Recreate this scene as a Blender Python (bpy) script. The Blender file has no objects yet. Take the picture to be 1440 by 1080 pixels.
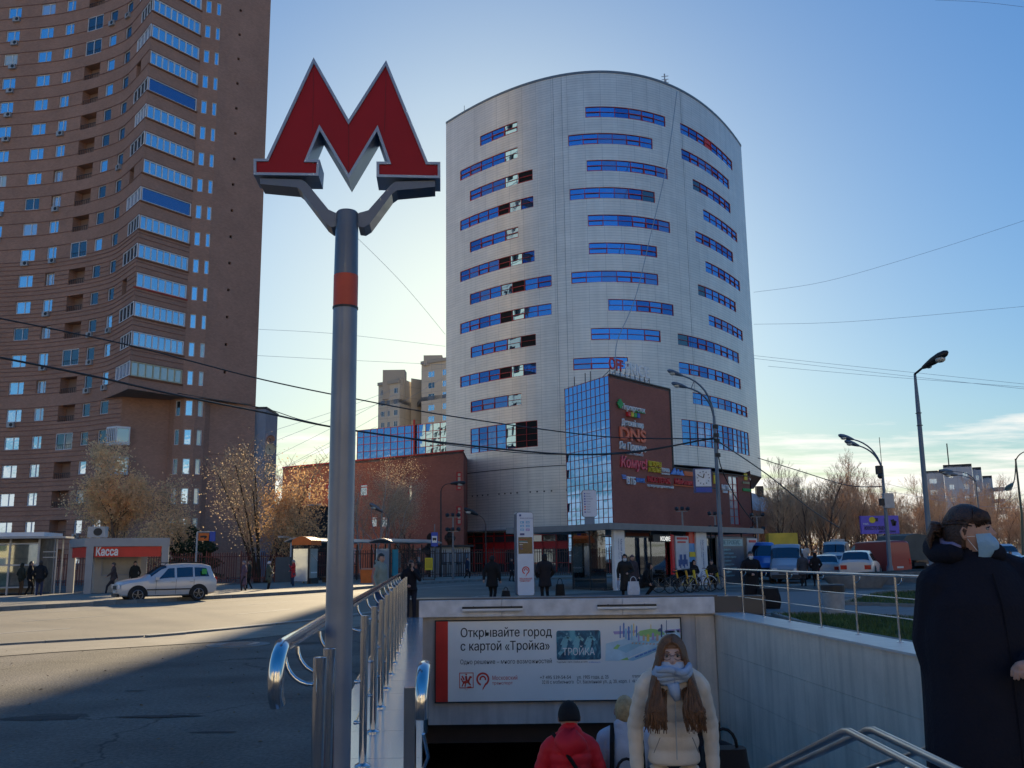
import bpy, math, random
import numpy as np
from mathutils import Vector, Matrix
random.seed(7)
rad=math.radians
S=bpy.context.scene
C=S.collection
# ---------------------------------------------------------------- camera
FPX=1310.0; PITCH=rad(10.55); ROLL=rad(.765); EYE=1.65
_f=np.array([0,math.cos(PITCH),math.sin(PITCH)]); _u=np.array([0,-math.sin(PITCH),math.cos(PITCH)]); _r=np.array([1.,0,0])
_R=math.cos(ROLL)*_r-math.sin(ROLL)*_u; _U=math.cos(ROLL)*_u+math.sin(ROLL)*_r
cam=bpy.data.cameras.new('camera'); co=bpy.data.objects.new('camera',cam); C.objects.link(co)
cam.sensor_width=36; cam.lens=FPX/1440*36; cam.clip_end=4000; cam.clip_start=.05
m=Matrix(((_R[0],_U[0],-_f[0],0),(_R[1],_U[1],-_f[1],0),(_R[2],_U[2],-_f[2],EYE),(0,0,0,1)))
co.matrix_world=m; S.camera=co
# ---------------------------------------------------------------- sky, sun, exposure
SUN_EL=rad(16.4); SUN_AZ=rad(-1.4)
w=bpy.data.worlds.new('World'); S.world=w; w.use_nodes=True
nt=w.node_tree; nt.nodes.clear(); N=nt.nodes.new; L=nt.links.new
out=N('ShaderNodeOutputWorld'); bg=N('ShaderNodeBackground'); sky=N('ShaderNodeTexSky')
sky.sky_type='NISHITA'; sky.sun_disc=False; sky.sun_elevation=SUN_EL; sky.sun_rotation=SUN_AZ
sky.air_density=1.0; sky.dust_density=.8; sky.ozone_density=1.6; sky.altitude=100
bg.inputs[1].default_value=.12
tc=N('ShaderNodeTexCoord'); sx=N('ShaderNodeSeparateXYZ'); L(tc.outputs['Generated'],sx.inputs[0])
def M_(op,a,b=None,c=None):
    n=N('ShaderNodeMath'); n.operation=op
    for i,v in enumerate((a,b,c)):
        if v is None: continue
        if isinstance(v,(int,float)): n.inputs[i].default_value=v
        else: L(v,n.inputs[i])
    return n.outputs[0]
zz=M_('ADD',M_('MAXIMUM',sx.outputs[2],0),.06)
px_=M_('DIVIDE',sx.outputs[0],zz); py_=M_('DIVIDE',sx.outputs[1],zz)
cmb=N('ShaderNodeCombineXYZ'); L(px_,cmb.inputs[0]); L(py_,cmb.inputs[1])
mp=N('ShaderNodeMapping'); L(cmb.outputs[0],mp.inputs[0]); mp.inputs['Scale'].default_value=(.55,1.0,1); mp.inputs['Location'].default_value=(3.3,1.2,0)
ns=N('ShaderNodeTexNoise'); L(mp.outputs[0],ns.inputs['Vector']); ns.inputs['Scale'].default_value=1.15; ns.inputs['Detail'].default_value=9; ns.inputs['Roughness'].default_value=.62
# density rises towards the horizon
el=M_('MULTIPLY',sx.outputs[2],1.0)
mr=N('ShaderNodeMapRange'); L(el,mr.inputs[0]); mr.inputs[1].default_value=.045; mr.inputs[2].default_value=.20; mr.inputs[3].default_value=.30; mr.inputs[4].default_value=.72
th=N('ShaderNodeMapRange'); L(M_('SUBTRACT',ns.outputs[0],mr.outputs[0]),th.inputs[0]); th.inputs[1].default_value=.0; th.inputs[2].default_value=.16; th.inputs[3].default_value=0; th.inputs[4].default_value=.92
mixc=N('ShaderNodeMix'); mixc.data_type='RGBA'; L(th.outputs[0],mixc.inputs[0])
# cloud brightness follows the sky behind it, lifted and whitened
lum=N('ShaderNodeRGBToBW'); 
# compress the sky's range evenly (as the phone's tone curve does) and keep its blue
l0=N('ShaderNodeRGBToBW'); L(sky.outputs[0],l0.inputs[0])
sc0=M_('MULTIPLY',M_('POWER',M_('MAXIMUM',l0.outputs[0],.01),-.40),.885)
vs=N('ShaderNodeVectorMath'); vs.operation='SCALE'; L(sky.outputs[0],vs.inputs[0]); L(sc0,vs.inputs['Scale'])
hs=N('ShaderNodeHueSaturation'); hs.inputs['Saturation'].default_value=1.40; L(vs.outputs[0],hs.inputs['Color'])
tint=N('ShaderNodeMix'); tint.data_type='RGBA'; tint.blend_type='MULTIPLY'; tint.inputs[0].default_value=1; L(hs.outputs[0],tint.inputs[6]); tint.inputs[7].default_value=(.71,.94,1.13,1)
L(tint.outputs[2],lum.inputs[0])
cl=N('ShaderNodeCombineColor'); lv=M_('ADD',M_('MULTIPLY',lum.outputs[0],.5),3.3)
L(M_('MULTIPLY',lv,1.02),cl.inputs[0]); L(M_('MULTIPLY',lv,.99),cl.inputs[1]); L(M_('MULTIPLY',lv,.93),cl.inputs[2])
L(tint.outputs[2],mixc.inputs[6]); L(cl.outputs[0],mixc.inputs[7])
L(mixc.outputs[2],bg.inputs[0]); L(bg.outputs[0],out.inputs[0])
sl=bpy.data.lights.new('sun','SUN'); so=bpy.data.objects.new('sun',sl); C.objects.link(so)
sl.energy=4.6; sl.angle=rad(.53); sl.color=(1,.80,.50)
sd=Vector((math.sin(SUN_AZ)*math.cos(SUN_EL),math.cos(SUN_AZ)*math.cos(SUN_EL),math.sin(SUN_EL)))
so.rotation_euler=sd.to_track_quat('Z','Y').to_euler()
S.view_settings.view_transform='Standard'; S.view_settings.look='None'; S.view_settings.gamma=1; S.view_settings.use_curve_mapping=False
S.view_settings.exposure=.88
S.render.engine='CYCLES'
# ---------------------------------------------------------------- survey helpers (photo survey -> metres)
def ray(x,y): return _f+_R*(x-720)/FPX-_U*(y-540)/FPX
def te(x,y):
    d=ray(x,y); return d[2]/math.hypot(d[0],d[1])
def G(x,y,z=0.):
    d=ray(x,y); t=(z-EYE)/d[2]; return Vector((d[0]*t,d[1]*t,z))
def PY(x,y,Y):
    d=ray(x,y); t=Y/d[1]; return Vector((d[0]*t,Y,EYE+d[2]*t))
def plan(x,y,H):
    d=ray(x,y); t=H/d[2]; return (d[0]*t,d[1]*t)
def onp(x,y,A,B):
    d=ray(x,y); ux,uy=B[0]-A[0],B[1]-A[1]; l=math.hypot(ux,uy); ux/=l; uy/=l
    det=-d[0]*uy+ux*d[1]
    t=(-A[0]*uy+ux*A[1])/det
    s=(d[0]*A[1]-d[1]*A[0])/det
    return s,EYE+t*d[2]
# ---------------------------------------------------------------- materials
MT={}
def mat(name,col,rough=.6,metal=0.,noise=.12,scale=2.,bump=0.,bscale=None,detail=4,spec=.5,alpha=None,emit=0,coat=0,fine=0,drip=0,crack=0):
    if name in MT: return MT[name]
    m=bpy.data.materials.new(name); m.use_nodes=True; t=m.node_tree; b=t.nodes['Principled BSDF']
    b.inputs['Roughness'].default_value=rough; b.inputs['Metallic'].default_value=metal
    b.inputs['Specular IOR Level'].default_value=spec
    if coat: b.inputs['Coat Weight'].default_value=coat; b.inputs['Coat Roughness'].default_value=.05
    tc=t.nodes.new('ShaderNodeTexCoord')
    n=t.nodes.new('ShaderNodeTexNoise'); n.inputs['Scale'].default_value=scale; n.inputs['Detail'].default_value=detail
    t.links.new(tc.outputs['Object'],n.inputs['Vector'])
    r=t.nodes.new('ShaderNodeMapRange'); t.links.new(n.outputs[0],r.inputs[0])
    r.inputs[1].default_value=.25; r.inputs[2].default_value=.75; r.inputs[3].default_value=1-noise; r.inputs[4].default_value=1+noise
    x=t.nodes.new('ShaderNodeVectorMath'); x.operation='SCALE'; x.inputs[0].default_value=col[:3]; t.links.new(r.outputs[0],x.inputs['Scale'])
    if fine:
        nf=t.nodes.new('ShaderNodeTexNoise'); nf.inputs['Scale'].default_value=22; nf.inputs['Detail'].default_value=8; nf.inputs['Roughness'].default_value=.75; t.links.new(tc.outputs['Object'],nf.inputs['Vector'])
        rf=t.nodes.new('ShaderNodeMapRange'); t.links.new(nf.outputs[0],rf.inputs[0]); rf.inputs[1].default_value=.32; rf.inputs[2].default_value=.68; rf.inputs[3].default_value=1-fine; rf.inputs[4].default_value=1+fine
        xf=t.nodes.new('ShaderNodeVectorMath'); xf.operation='SCALE'; t.links.new(x.outputs[0],xf.inputs[0]); t.links.new(rf.outputs[0],xf.inputs['Scale']); x=xf
    if drip:
        mp=t.nodes.new('ShaderNodeMapping'); mp.inputs['Scale'].default_value=(2.6,2.6,.22); t.links.new(tc.outputs['Object'],mp.inputs[0]); nd=t.nodes.new('ShaderNodeTexNoise'); nd.inputs['Scale'].default_value=1.6; nd.inputs['Detail'].default_value=8; t.links.new(mp.outputs[0],nd.inputs['Vector'])
        rd=t.nodes.new('ShaderNodeMapRange'); t.links.new(nd.outputs[0],rd.inputs[0]); rd.inputs[1].default_value=.45; rd.inputs[2].default_value=.75; rd.inputs[3].default_value=1; rd.inputs[4].default_value=1-drip
        xd=t.nodes.new('ShaderNodeVectorMath'); xd.operation='SCALE'; t.links.new(x.outputs[0],xd.inputs[0]); t.links.new(rd.outputs[0],xd.inputs['Scale']); x=xd
    if crack:
        nw=t.nodes.new('ShaderNodeTexNoise'); nw.inputs['Scale'].default_value=.9; nw.inputs['Detail'].default_value=6; t.links.new(tc.outputs['Object'],nw.inputs['Vector'])
        va=t.nodes.new('ShaderNodeVectorMath'); va.operation='MULTIPLY_ADD'; t.links.new(nw.outputs['Color'],va.inputs[0]); va.inputs[1].default_value=(1.6,1.6,0); t.links.new(tc.outputs['Object'],va.inputs[2])
        vo=t.nodes.new('ShaderNodeTexVoronoi'); vo.feature='DISTANCE_TO_EDGE'; vo.inputs['Scale'].default_value=.22; t.links.new(va.outputs[0],vo.inputs['Vector'])
        rc=t.nodes.new('ShaderNodeMapRange'); t.links.new(vo.outputs[0],rc.inputs[0]); rc.inputs[1].default_value=.001; rc.inputs[2].default_value=.006; rc.inputs[3].default_value=1-crack; rc.inputs[4].default_value=1
        xc=t.nodes.new('ShaderNodeVectorMath'); xc.operation='SCALE'; t.links.new(x.outputs[0],xc.inputs[0]); t.links.new(rc.outputs[0],xc.inputs['Scale']); x=xc
    t.links.new(x.outputs[0],b.inputs['Base Color'])
    if emit: 
        t.links.new(x.outputs[0],b.inputs['Emission Color']); b.inputs['Emission Strength'].default_value=emit
    if bump:
        n2=t.nodes.new('ShaderNodeTexNoise'); n2.inputs['Scale'].default_value=bscale or scale*6; n2.inputs['Detail'].default_value=6
        t.links.new(tc.outputs['Object'],n2.inputs['Vector'])
        bp=t.nodes.new('ShaderNodeBump'); bp.inputs['Strength'].default_value=bump; bp.inputs['Distance'].default_value=.02
        t.links.new(n2.outputs[0],bp.inputs['Height']); t.links.new(bp.outputs[0],b.inputs['Normal'])
    MT[name]=m; return m
def uvmat(name,col,col2,mort,bw,rh,ms=.012,rough=.8,metal=0.,off=.5,big=.25,bump=.3,streak=0):
    m=bpy.data.materials.new(name); m.use_nodes=True; t=m.node_tree; b=t.nodes['Principled BSDF']
    b.inputs['Roughness'].default_value=rough; b.inputs['Metallic'].default_value=metal
    uv=t.nodes.new('ShaderNodeUVMap'); k=t.nodes.new('ShaderNodeTexBrick'); t.links.new(uv.outputs[0],k.inputs['Vector'])
    k.inputs['Scale'].default_value=1; k.inputs['Brick Width'].default_value=bw; k.inputs['Row Height'].default_value=rh
    k.inputs['Mortar Size'].default_value=ms; k.offset=off; k.inputs['Color1'].default_value=(*col,1); k.inputs['Color2'].default_value=(*col2,1); k.inputs['Mortar'].default_value=(*mort,1)
    k.inputs['Mortar Smooth'].default_value=.3
    n=t.nodes.new('ShaderNodeTexNoise'); n.inputs['Scale'].default_value=.25; n.inputs['Detail'].default_value=8; n.inputs['Roughness'].default_value=.65; t.links.new(uv.outputs[0],n.inputs['Vector'])
    r=t.nodes.new('ShaderNodeMapRange'); t.links.new(n.outputs[0],r.inputs[0]); r.inputs[1].default_value=.3; r.inputs[2].default_value=.7; r.inputs[3].default_value=1-big; r.inputs[4].default_value=1+big
    x=t.nodes.new('ShaderNodeVectorMath'); x.operation='SCALE'; t.links.new(k.outputs[0],x.inputs[0]); t.links.new(r.outputs[0],x.inputs['Scale'])
    if streak:
        mp=t.nodes.new('ShaderNodeMapping'); mp.inputs['Scale'].default_value=(1.3,.06,1); t.links.new(uv.outputs[0],mp.inputs[0])
        n3=t.nodes.new('ShaderNodeTexNoise'); n3.inputs['Scale'].default_value=1; n3.inputs['Detail'].default_value=6; t.links.new(mp.outputs[0],n3.inputs['Vector'])
        r3=t.nodes.new('ShaderNodeMapRange'); t.links.new(n3.outputs[0],r3.inputs[0]); r3.inputs[1].default_value=.35; r3.inputs[2].default_value=.7; r3.inputs[3].default_value=1; r3.inputs[4].default_value=1-streak
        x3=t.nodes.new('ShaderNodeVectorMath'); x3.operation='SCALE'; t.links.new(x.outputs[0],x3.inputs[0]); t.links.new(r3.outputs[0],x3.inputs['Scale']); x=x3
    t.links.new(x.outputs[0],b.inputs['Base Color'])
    if bump:
        bp=t.nodes.new('ShaderNodeBump'); bp.inputs['Strength'].default_value=bump; bp.inputs['Distance'].default_value=.02; bp.invert=True
        t.links.new(k.outputs['Fac'],bp.inputs['Height']); t.links.new(bp.outputs[0],b.inputs['Normal'])
    MT[name]=m; return m
def leafmat(name,col,tr=.5):
    m=bpy.data.materials.new(name); m.use_nodes=True; t=m.node_tree; t.nodes.remove(t.nodes['Principled BSDF']); o=t.nodes['Material Output']
    tc=t.nodes.new('ShaderNodeTexCoord'); n=t.nodes.new('ShaderNodeTexNoise'); n.inputs['Scale'].default_value=1.7; n.inputs['Detail'].default_value=3; t.links.new(tc.outputs['Object'],n.inputs['Vector'])
    r=t.nodes.new('ShaderNodeMapRange'); t.links.new(n.outputs[0],r.inputs[0]); r.inputs[1].default_value=.3; r.inputs[2].default_value=.7; r.inputs[3].default_value=.6; r.inputs[4].default_value=1.4
    x=t.nodes.new('ShaderNodeVectorMath'); x.operation='SCALE'; x.inputs[0].default_value=col; t.links.new(r.outputs[0],x.inputs['Scale'])
    a=t.nodes.new('ShaderNodeBsdfDiffuse'); b=t.nodes.new('ShaderNodeBsdfTranslucent'); mx=t.nodes.new('ShaderNodeMixShader'); mx.inputs[0].default_value=tr
    t.links.new(x.outputs[0],a.inputs[0]); t.links.new(x.outputs[0],b.inputs[0]); t.links.new(a.outputs[0],mx.inputs[1]); t.links.new(b.outputs[0],mx.inputs[2]); t.links.new(mx.outputs[0],o.inputs[0]); MT[name]=m; return m
def mirror(name,col,rough=.03,wob=.0,wscale=.8,base=(0.02,.03,.04)):
    m=bpy.data.materials.new(name); m.use_nodes=True; t=m.node_tree; t.nodes.remove(t.nodes['Principled BSDF'])
    o=t.nodes['Material Output']; g=t.nodes.new('ShaderNodeBsdfGlossy'); g.inputs[0].default_value=(*col,1); g.inputs['Roughness'].default_value=rough
    d=t.nodes.new('ShaderNodeBsdfDiffuse'); d.inputs[0].default_value=(*base,1)
    ad=t.nodes.new('ShaderNodeAddShader'); t.links.new(g.outputs[0],ad.inputs[0]); t.links.new(d.outputs[0],ad.inputs[1]); t.links.new(ad.outputs[0],o.inputs[0])
    if wob:
        tc=t.nodes.new('ShaderNodeTexCoord'); n=t.nodes.new('ShaderNodeTexNoise'); n.inputs['Scale'].default_value=wscale; t.links.new(tc.outputs['Object'],n.inputs['Vector'])
        bp=t.nodes.new('ShaderNodeBump'); bp.inputs['Strength'].default_value=wob; bp.inputs['Distance'].default_value=.05; t.links.new(n.outputs[0],bp.inputs['Height']); t.links.new(bp.outputs[0],g.inputs['Normal'])
    MT[name]=m; return m
def clearglass(name,tint=(.75,.85,.9),gl=.12):
    m=bpy.data.materials.new(name); m.use_nodes=True; t=m.node_tree; t.nodes.remove(t.nodes['Principled BSDF'])
    o=t.nodes['Material Output']; g=t.nodes.new('ShaderNodeBsdfGlossy'); g.inputs[0].default_value=(.9,.95,1,1); g.inputs['Roughness'].default_value=.02
    tr=t.nodes.new('ShaderNodeBsdfTransparent'); tr.inputs[0].default_value=(*tint,1)
    fr=t.nodes.new('ShaderNodeFresnel'); fr.inputs[0].default_value=1.45
    mth=t.nodes.new('ShaderNodeMath'); mth.operation='ADD'; t.links.new(fr.outputs[0],mth.inputs[0]); mth.inputs[1].default_value=gl
    mx=t.nodes.new('ShaderNodeMixShader'); t.links.new(mth.outputs[0],mx.inputs[0]); t.links.new(tr.outputs[0],mx.inputs[1]); t.links.new(g.outputs[0],mx.inputs[2]); t.links.new(mx.outputs[0],o.inputs[0])
    MT[name]=m; return m
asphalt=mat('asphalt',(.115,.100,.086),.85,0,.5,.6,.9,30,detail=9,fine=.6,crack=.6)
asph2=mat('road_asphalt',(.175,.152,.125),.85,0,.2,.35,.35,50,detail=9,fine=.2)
paver=mat('paving',(.24,.21,.17),.8,0,.25,1.2,.3,30,detail=8,fine=.2)
kerbm=mat('kerb_stone',(.2,.2,.19),.8,0,.25,3,.2,40)
linem=mat('road_paint',(.42,.4,.36),.7,0,.35,2,detail=8)
granite=mat('polished_granite',(.33,.36,.40),.16,0,.28,90,0,detail=3,spec=.6)
granited=mat('dark_granite',(.06,.06,.065),.35,0,.6,120,0,detail=2)
clad=mat('wall_cladding',(.70,.60,.50),.42,0,.12,1.3,.08,80,detail=8,fine=.06,drip=.28)
coping=mat('worn_coping',(.60,.60,.62),.55,0,.22,3.5,.25,50,detail=9)
whitewall=mat('painted_wall',(.56,.52,.50),.7,0,.12,2,.1,drip=.3)
steel=mat('stainless_steel',(.60,.61,.63),.13,1,.08,6)
steel2=mat('brushed_steel',(.45,.46,.48),.3,1,.12,6)
darkm=mat('dark_metal',(.03,.032,.036),.5,.3,.2,4)
greym=mat('grey_metal',(.18,.19,.21),.45,.4,.15,3)
ltgrey=mat('light_grey_metal',(.42,.43,.44),.5,.2,.1,3)
white=mat('white_paint',(.75,.76,.78),.45,0,.06,3)
black=mat('black_rubber',(.012,.012,.013),.75,0,.3,6)
voidm=mat('dark_interior',(.008,.008,.009),.9)  # black tunnel depth; on window panes a painted dark reflection
redm=mat('red_frame',(.42,.02,.025),.45,0,.12,3)
brightred=mat('red_panel',(.62,.03,.03),.5,0,.08,2)
postblue=mat('post_enamel',(.12,.135,.165),.33,.25,.10,5,coat=.3)
postlow=mat('post_enamel_lower',(.19,.22,.27),.38,.2,.14,5,coat=.2)
orangem=mat('orange_red_paint',(.55,.07,.03),.5,0,.15,5)
orange=mat('orange_plastic',(.75,.16,.02),.5,0,.12,3)
mred=mat('sign_red_face',(.36,.004,.010),.5,0,.10,2.5,spec=.3,bump=.05,bscale=3)
bluem=mat('sign_blue',(.03,.08,.42),.45,0,.05,2)
yellow=mat('sign_yellow',(.75,.55,.02),.5,0,.05,2)
green=mat('sign_green',(.03,.35,.08),.5)
teal=mat('teal_panel',(.03,.30,.36),.4,0,.15,2)
brick=uvmat('brown_brick',(.47,.26,.185),(.39,.215,.15),(.30,.195,.155),.26,.12,.010,.85,0,.5,.13,.3)
brickr=uvmat('red_brick',(.34,.115,.08),(.29,.095,.068),(.24,.12,.10),.30,.15,.010,.8,0,.5,.16,.25)
panel=uvmat('facade_panel',(.80,.76,.70),(.75,.715,.66),(.42,.42,.41),2.06,.33,.018,.40,.35,0,.08,.2,streak=.10)
glassb=mirror('blue_window_glass',(.17,.33,.60),.02,.35,.5)
glassb2=mirror('blue_window_glass_dim',(.10,.20,.42),.02,.35,.7,(.012,.02,.04))
glassb3=mirror('blue_window_glass_blinds',(.13,.23,.42),.03,.3,.9,(.06,.08,.12))
glassw=mirror('curtain_wall_glass',(.20,.36,.62),.02,.3,.5)
glassd=mirror('dark_window_glass',(.16,.18,.2),.03,.2,.6)
glassr=mirror('home_window_glass',(.62,.72,.82),.03,.25,.9)
glassc=mirror('curtained_glass',(.25,.28,.3),.06,.1,.9,(.42,.40,.28))
glassn=mirror('net_curtain_glass',(.35,.4,.45),.06,.1,.9,(.25,.28,.32))
glassm=mirror('dusk_blue_glass',(.17,.22,.36),.05,.2,.6)
glassk=clearglass('shop_glass')
# ---------------------------------------------------------------- mesh builder
class MB:
    def __init__(s): s.v=[]; s.f=[]; s.m=[]; s.uv={}; s.M=Matrix.Identity(4); s.c=0
    def a(s,pts):
        i=len(s.v); M=s.M
        s.v.extend([tuple(M@Vector(p)) for p in pts]); return i
    def face(s,idx,uv=None):
        if uv: s.uv[len(s.f)]=uv
        s.f.append(tuple(idx)); s.m.append(s.c)
    def quad(s,a,b,c,d,uv=None):
        i=s.a((a,b,c,d)); s.face((i,i+1,i+2,i+3),uv)
    def box(s,c,d,rz=0):
        x,y,z=d[0]/2,d[1]/2,d[2]/2; cs,sn=math.cos(rz),math.sin(rz)
        p=[]
        for (i,j,k) in ((-1,-1,-1),(1,-1,-1),(1,1,-1),(-1,1,-1),(-1,-1,1),(1,-1,1),(1,1,1),(-1,1,1)):
            p.append((c[0]+i*x*cs-j*y*sn,c[1]+i*x*sn+j*y*cs,c[2]+k*z))
        i=s.a(p)
        for f in ((0,3,2,1),(4,5,6,7),(0,1,5,4),(1,2,6,5),(2,3,7,6),(3,0,4,7)): s.face([i+q for q in f])
    def bar(s,p0,p1,w,h=None,up=(0,0,1)):
        p0=Vector(p0);p1=Vector(p1);d=(p1-p0); 
        if d.length<1e-6: return
        d.normalize(); up=Vector(up)
        if abs(d.dot(up))>.98: up=Vector((0,1,0))
        sd=d.cross(up).normalized(); u=sd.cross(d); h=h or w; a=sd*w/2; b=u*h/2
        i=s.a([p0-a-b,p0+a-b,p0+a+b,p0-a+b,p1-a-b,p1+a-b,p1+a+b,p1-a+b])
        for f in ((0,1,2,3),(4,7,6,5),(0,4,5,1),(1,5,6,2),(2,6,7,3),(3,7,4,0)): s.face([i+q for q in f])
    def tube(s,pts,r,n=8,cap=True,prof=None):
        pts=[Vector(p) for p in pts]; k=len(pts); rs=r if isinstance(r,(list,tuple)) else [r]*k
        prev=None; rings=[]
        for i,p in enumerate(pts):
            t=(pts[min(i+1,k-1)]-pts[max(i-1,0)]).normalized()
            if prev is None:
                prev=t.cross(Vector((0,0,1)) if abs(t.z)<.9 else Vector((1,0,0))).normalized()
            prev=(prev-t*prev.dot(t)).normalized(); b=t.cross(prev)
            rings.append(s.a([p+(prev*math.cos(2*math.pi*j/n)+b*math.sin(2*math.pi*j/n))*rs[i] for j in range(n)]))
        for a,b in zip(rings,rings[1:]):
            for j in range(n): q=(j+1)%n; s.face((a+j,a+q,b+q,b+j))
        if cap: s.face([rings[0]+j for j in reversed(range(n))]); s.face([rings[-1]+j for j in range(n)])
    def cyl(s,c,r,h,n=16,r2=None):
        s.tube([c,(c[0],c[1],c[2]+h)],[r,r2 if r2 is not None else r],n)
    def prism(s,poly,y0,y1):   # polygon in xz plane, extruded along y
        n=len(poly); a=s.a([(p[0],y0,p[1]) for p in poly]); b=s.a([(p[0],y1,p[1]) for p in poly])
        s.face([a+i for i in range(n)]); s.face([b+i for i in reversed(range(n))])
        for i in range(n): j=(i+1)%n; s.face((a+j,a+i,b+i,b+j))
    def slab(s,poly,z0,z1):    # polygon in xy plane
        n=len(poly); a=s.a([(p[0],p[1],z0) for p in poly]); b=s.a([(p[0],p[1],z1) for p in poly])
        s.face([b+i for i in range(n)]); s.face([a+i for i in reversed(range(n))])
        for i in range(n): j=(i+1)%n; s.face((a+i,a+j,b+j,b+i))
    def ell(s,c,r,n=12,k=8):
        rows=[]
        for i in range(k+1):
            ph=math.pi*i/k
            rows.append(s.a([(c[0]+r[0]*math.sin(ph)*math.cos(2*math.pi*j/n),c[1]+r[1]*math.sin(ph)*math.sin(2*math.pi*j/n),c[2]-r[2]*math.cos(ph)) for j in range(n)]))
        for a,b in zip(rows,rows[1:]):
            for j in range(n): q=(j+1)%n; s.face((a+j,a+q,b+q,b+j))
    def loft(s,rings,cap=True,closed=True):
        ids=[s.a(r) for r in rings]; n=len(rings[0])
        for a,b in zip(ids,ids[1:]):
            for j in range(n if closed else n-1): q=(j+1)%n; s.face((a+j,a+q,b+q,b+j))
        if cap: s.face([ids[0]+j for j in reversed(range(n))]); s.face([ids[-1]+j for j in range(n)])
    def mesh(s,name,mats,smooth=False):
        me=bpy.data.meshes.new(name); me.from_pydata(s.v,[],s.f)
        if not isinstance(mats,(list,tuple)): mats=[mats]
        for q in mats: me.materials.append(q)
        if len(mats)>1: me.polygons.foreach_set('material_index',s.m)
        if s.uv:
            ul=me.uv_layers.new(name='UVMap')
            for fi,u in s.uv.items():
                for li,q in zip(me.polygons[fi].loop_indices,u): ul.data[li].uv=q
        if smooth:
            me.polygons.foreach_set('use_smooth',[True]*len(s.f))
            if smooth!='all':
                try: me.set_sharp_from_angle(angle=rad(smooth if smooth is not True else 35))
                except Exception: pass
        me.update(); return me
    def build(s,name,mats,parent=None,smooth=False,loc=None,**k):
        return link(name,s.mesh(name,mats,smooth),parent,loc,**k)
def link(name,me,parent=None,loc=None,mw=None,label=None,cat=None,group=None,kind=None):
    o=bpy.data.objects.new(name,me); C.objects.link(o)
    if parent: o.parent=parent
    if mw is not None: o.matrix_local=mw
    elif loc is not None: o.location=loc
    if label: o['label']=label
    if cat: o['category']=cat
    if group: o['group']=group
    if kind: o['kind']=kind
    return o
def thing(name,loc,label,cat,group=None,rz=0,sc=1):
    o=link(name,None,None,loc,label=label,cat=cat,group=group); o.rotation_euler=(0,0,rz); o.scale=(sc,)*3; return o
def clone(o,loc=None,rz=None,label=None,group=None,sc=None):
    r=o.copy(); C.objects.link(r)
    if loc is not None: r.location=loc
    if rz is not None: r.rotation_euler=(0,0,rz)
    if sc is not None: r.scale=(sc,)*3
    if label: r['label']=label
    if group: r['group']=group
    for ch in list(o.children):
        c=ch.copy(); C.objects.link(c); c.parent=r
        for g in list(ch.children):
            d=g.copy(); C.objects.link(d); d.parent=c
    return r
def text(body,size,mt,parent=None,mw=None,ext=.01,bold=0,align='LEFT',w=None,name='lettering',shear=0,kind=None,spacing=1):
    cu=bpy.data.curves.new('t','FONT'); cu.body=body; cu.size=1; cu.extrude=ext/size; cu.offset=bold/size; cu.align_x=align; cu.shear=shear; cu.resolution_u=4; cu.space_character=spacing
    o=bpy.data.objects.new('t',cu); C.objects.link(o); bpy.context.view_layer.update()
    me=bpy.data.meshes.new_from_object(o.evaluated_get(bpy.context.evaluated_depsgraph_get()))
    bpy.data.objects.remove(o); me.materials.clear(); me.materials.append(mt)
    for v in me.vertices: v.co*=size
    if w:
        xs=[v.co.x for v in me.vertices]; k=w/(max(xs)-min(xs)) if xs else 1
        for v in me.vertices: v.co.x*=k
    return link(name,me,parent,mw=mw)
def txm(p,ang=0,lift=0):  # text standing upright facing -y rotated by ang about z
    return Matrix.Translation(p)@Matrix.Rotation(ang,4,'Z')@Matrix.Rotation(rad(90),4,'X')
# ---------------------------------------------------------------- facades with real openings
class Path:
    def __init__(s,pts):
        s.p=[Vector((a[0],a[1])) for a in pts]; s.s=[0]
        for a,b in zip(s.p,s.p[1:]): s.s.append(s.s[-1]+(b-a).length)
    def at(s,t,inn=0.):
        n=len(s.p); i=0
        while i<n-2 and s.s[i+1]<t: i+=1
        a,b=s.p[i],s.p[i+1]; d=(b-a).normalized(); q=a+d*(t-s.s[i]); nrm=Vector((d.y,-d.x))
        return Vector((q.x-nrm.x*inn,q.y-nrm.y*inn))
    def hit(s,px):      # s where the picture column (vertical plane) px=(x,y) meets the path
        d=ray(*px); 
        for i,(a,b) in enumerate(zip(s.p,s.p[1:])):
            ca=a.x*d[1]-a.y*d[0]; cb=b.x*d[1]-b.y*d[0]
            if ca<=0<cb or (i==len(s.p)-2 and ca<=0): 
                k=ca/(ca-cb); return s.s[i]+k*(s.s[i+1]-s.s[i])
        return s.s[-1]
    def zat(s,px):
        t=s.hit(px); q=s.at(t); return EYE+te(*px)*q.length
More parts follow.
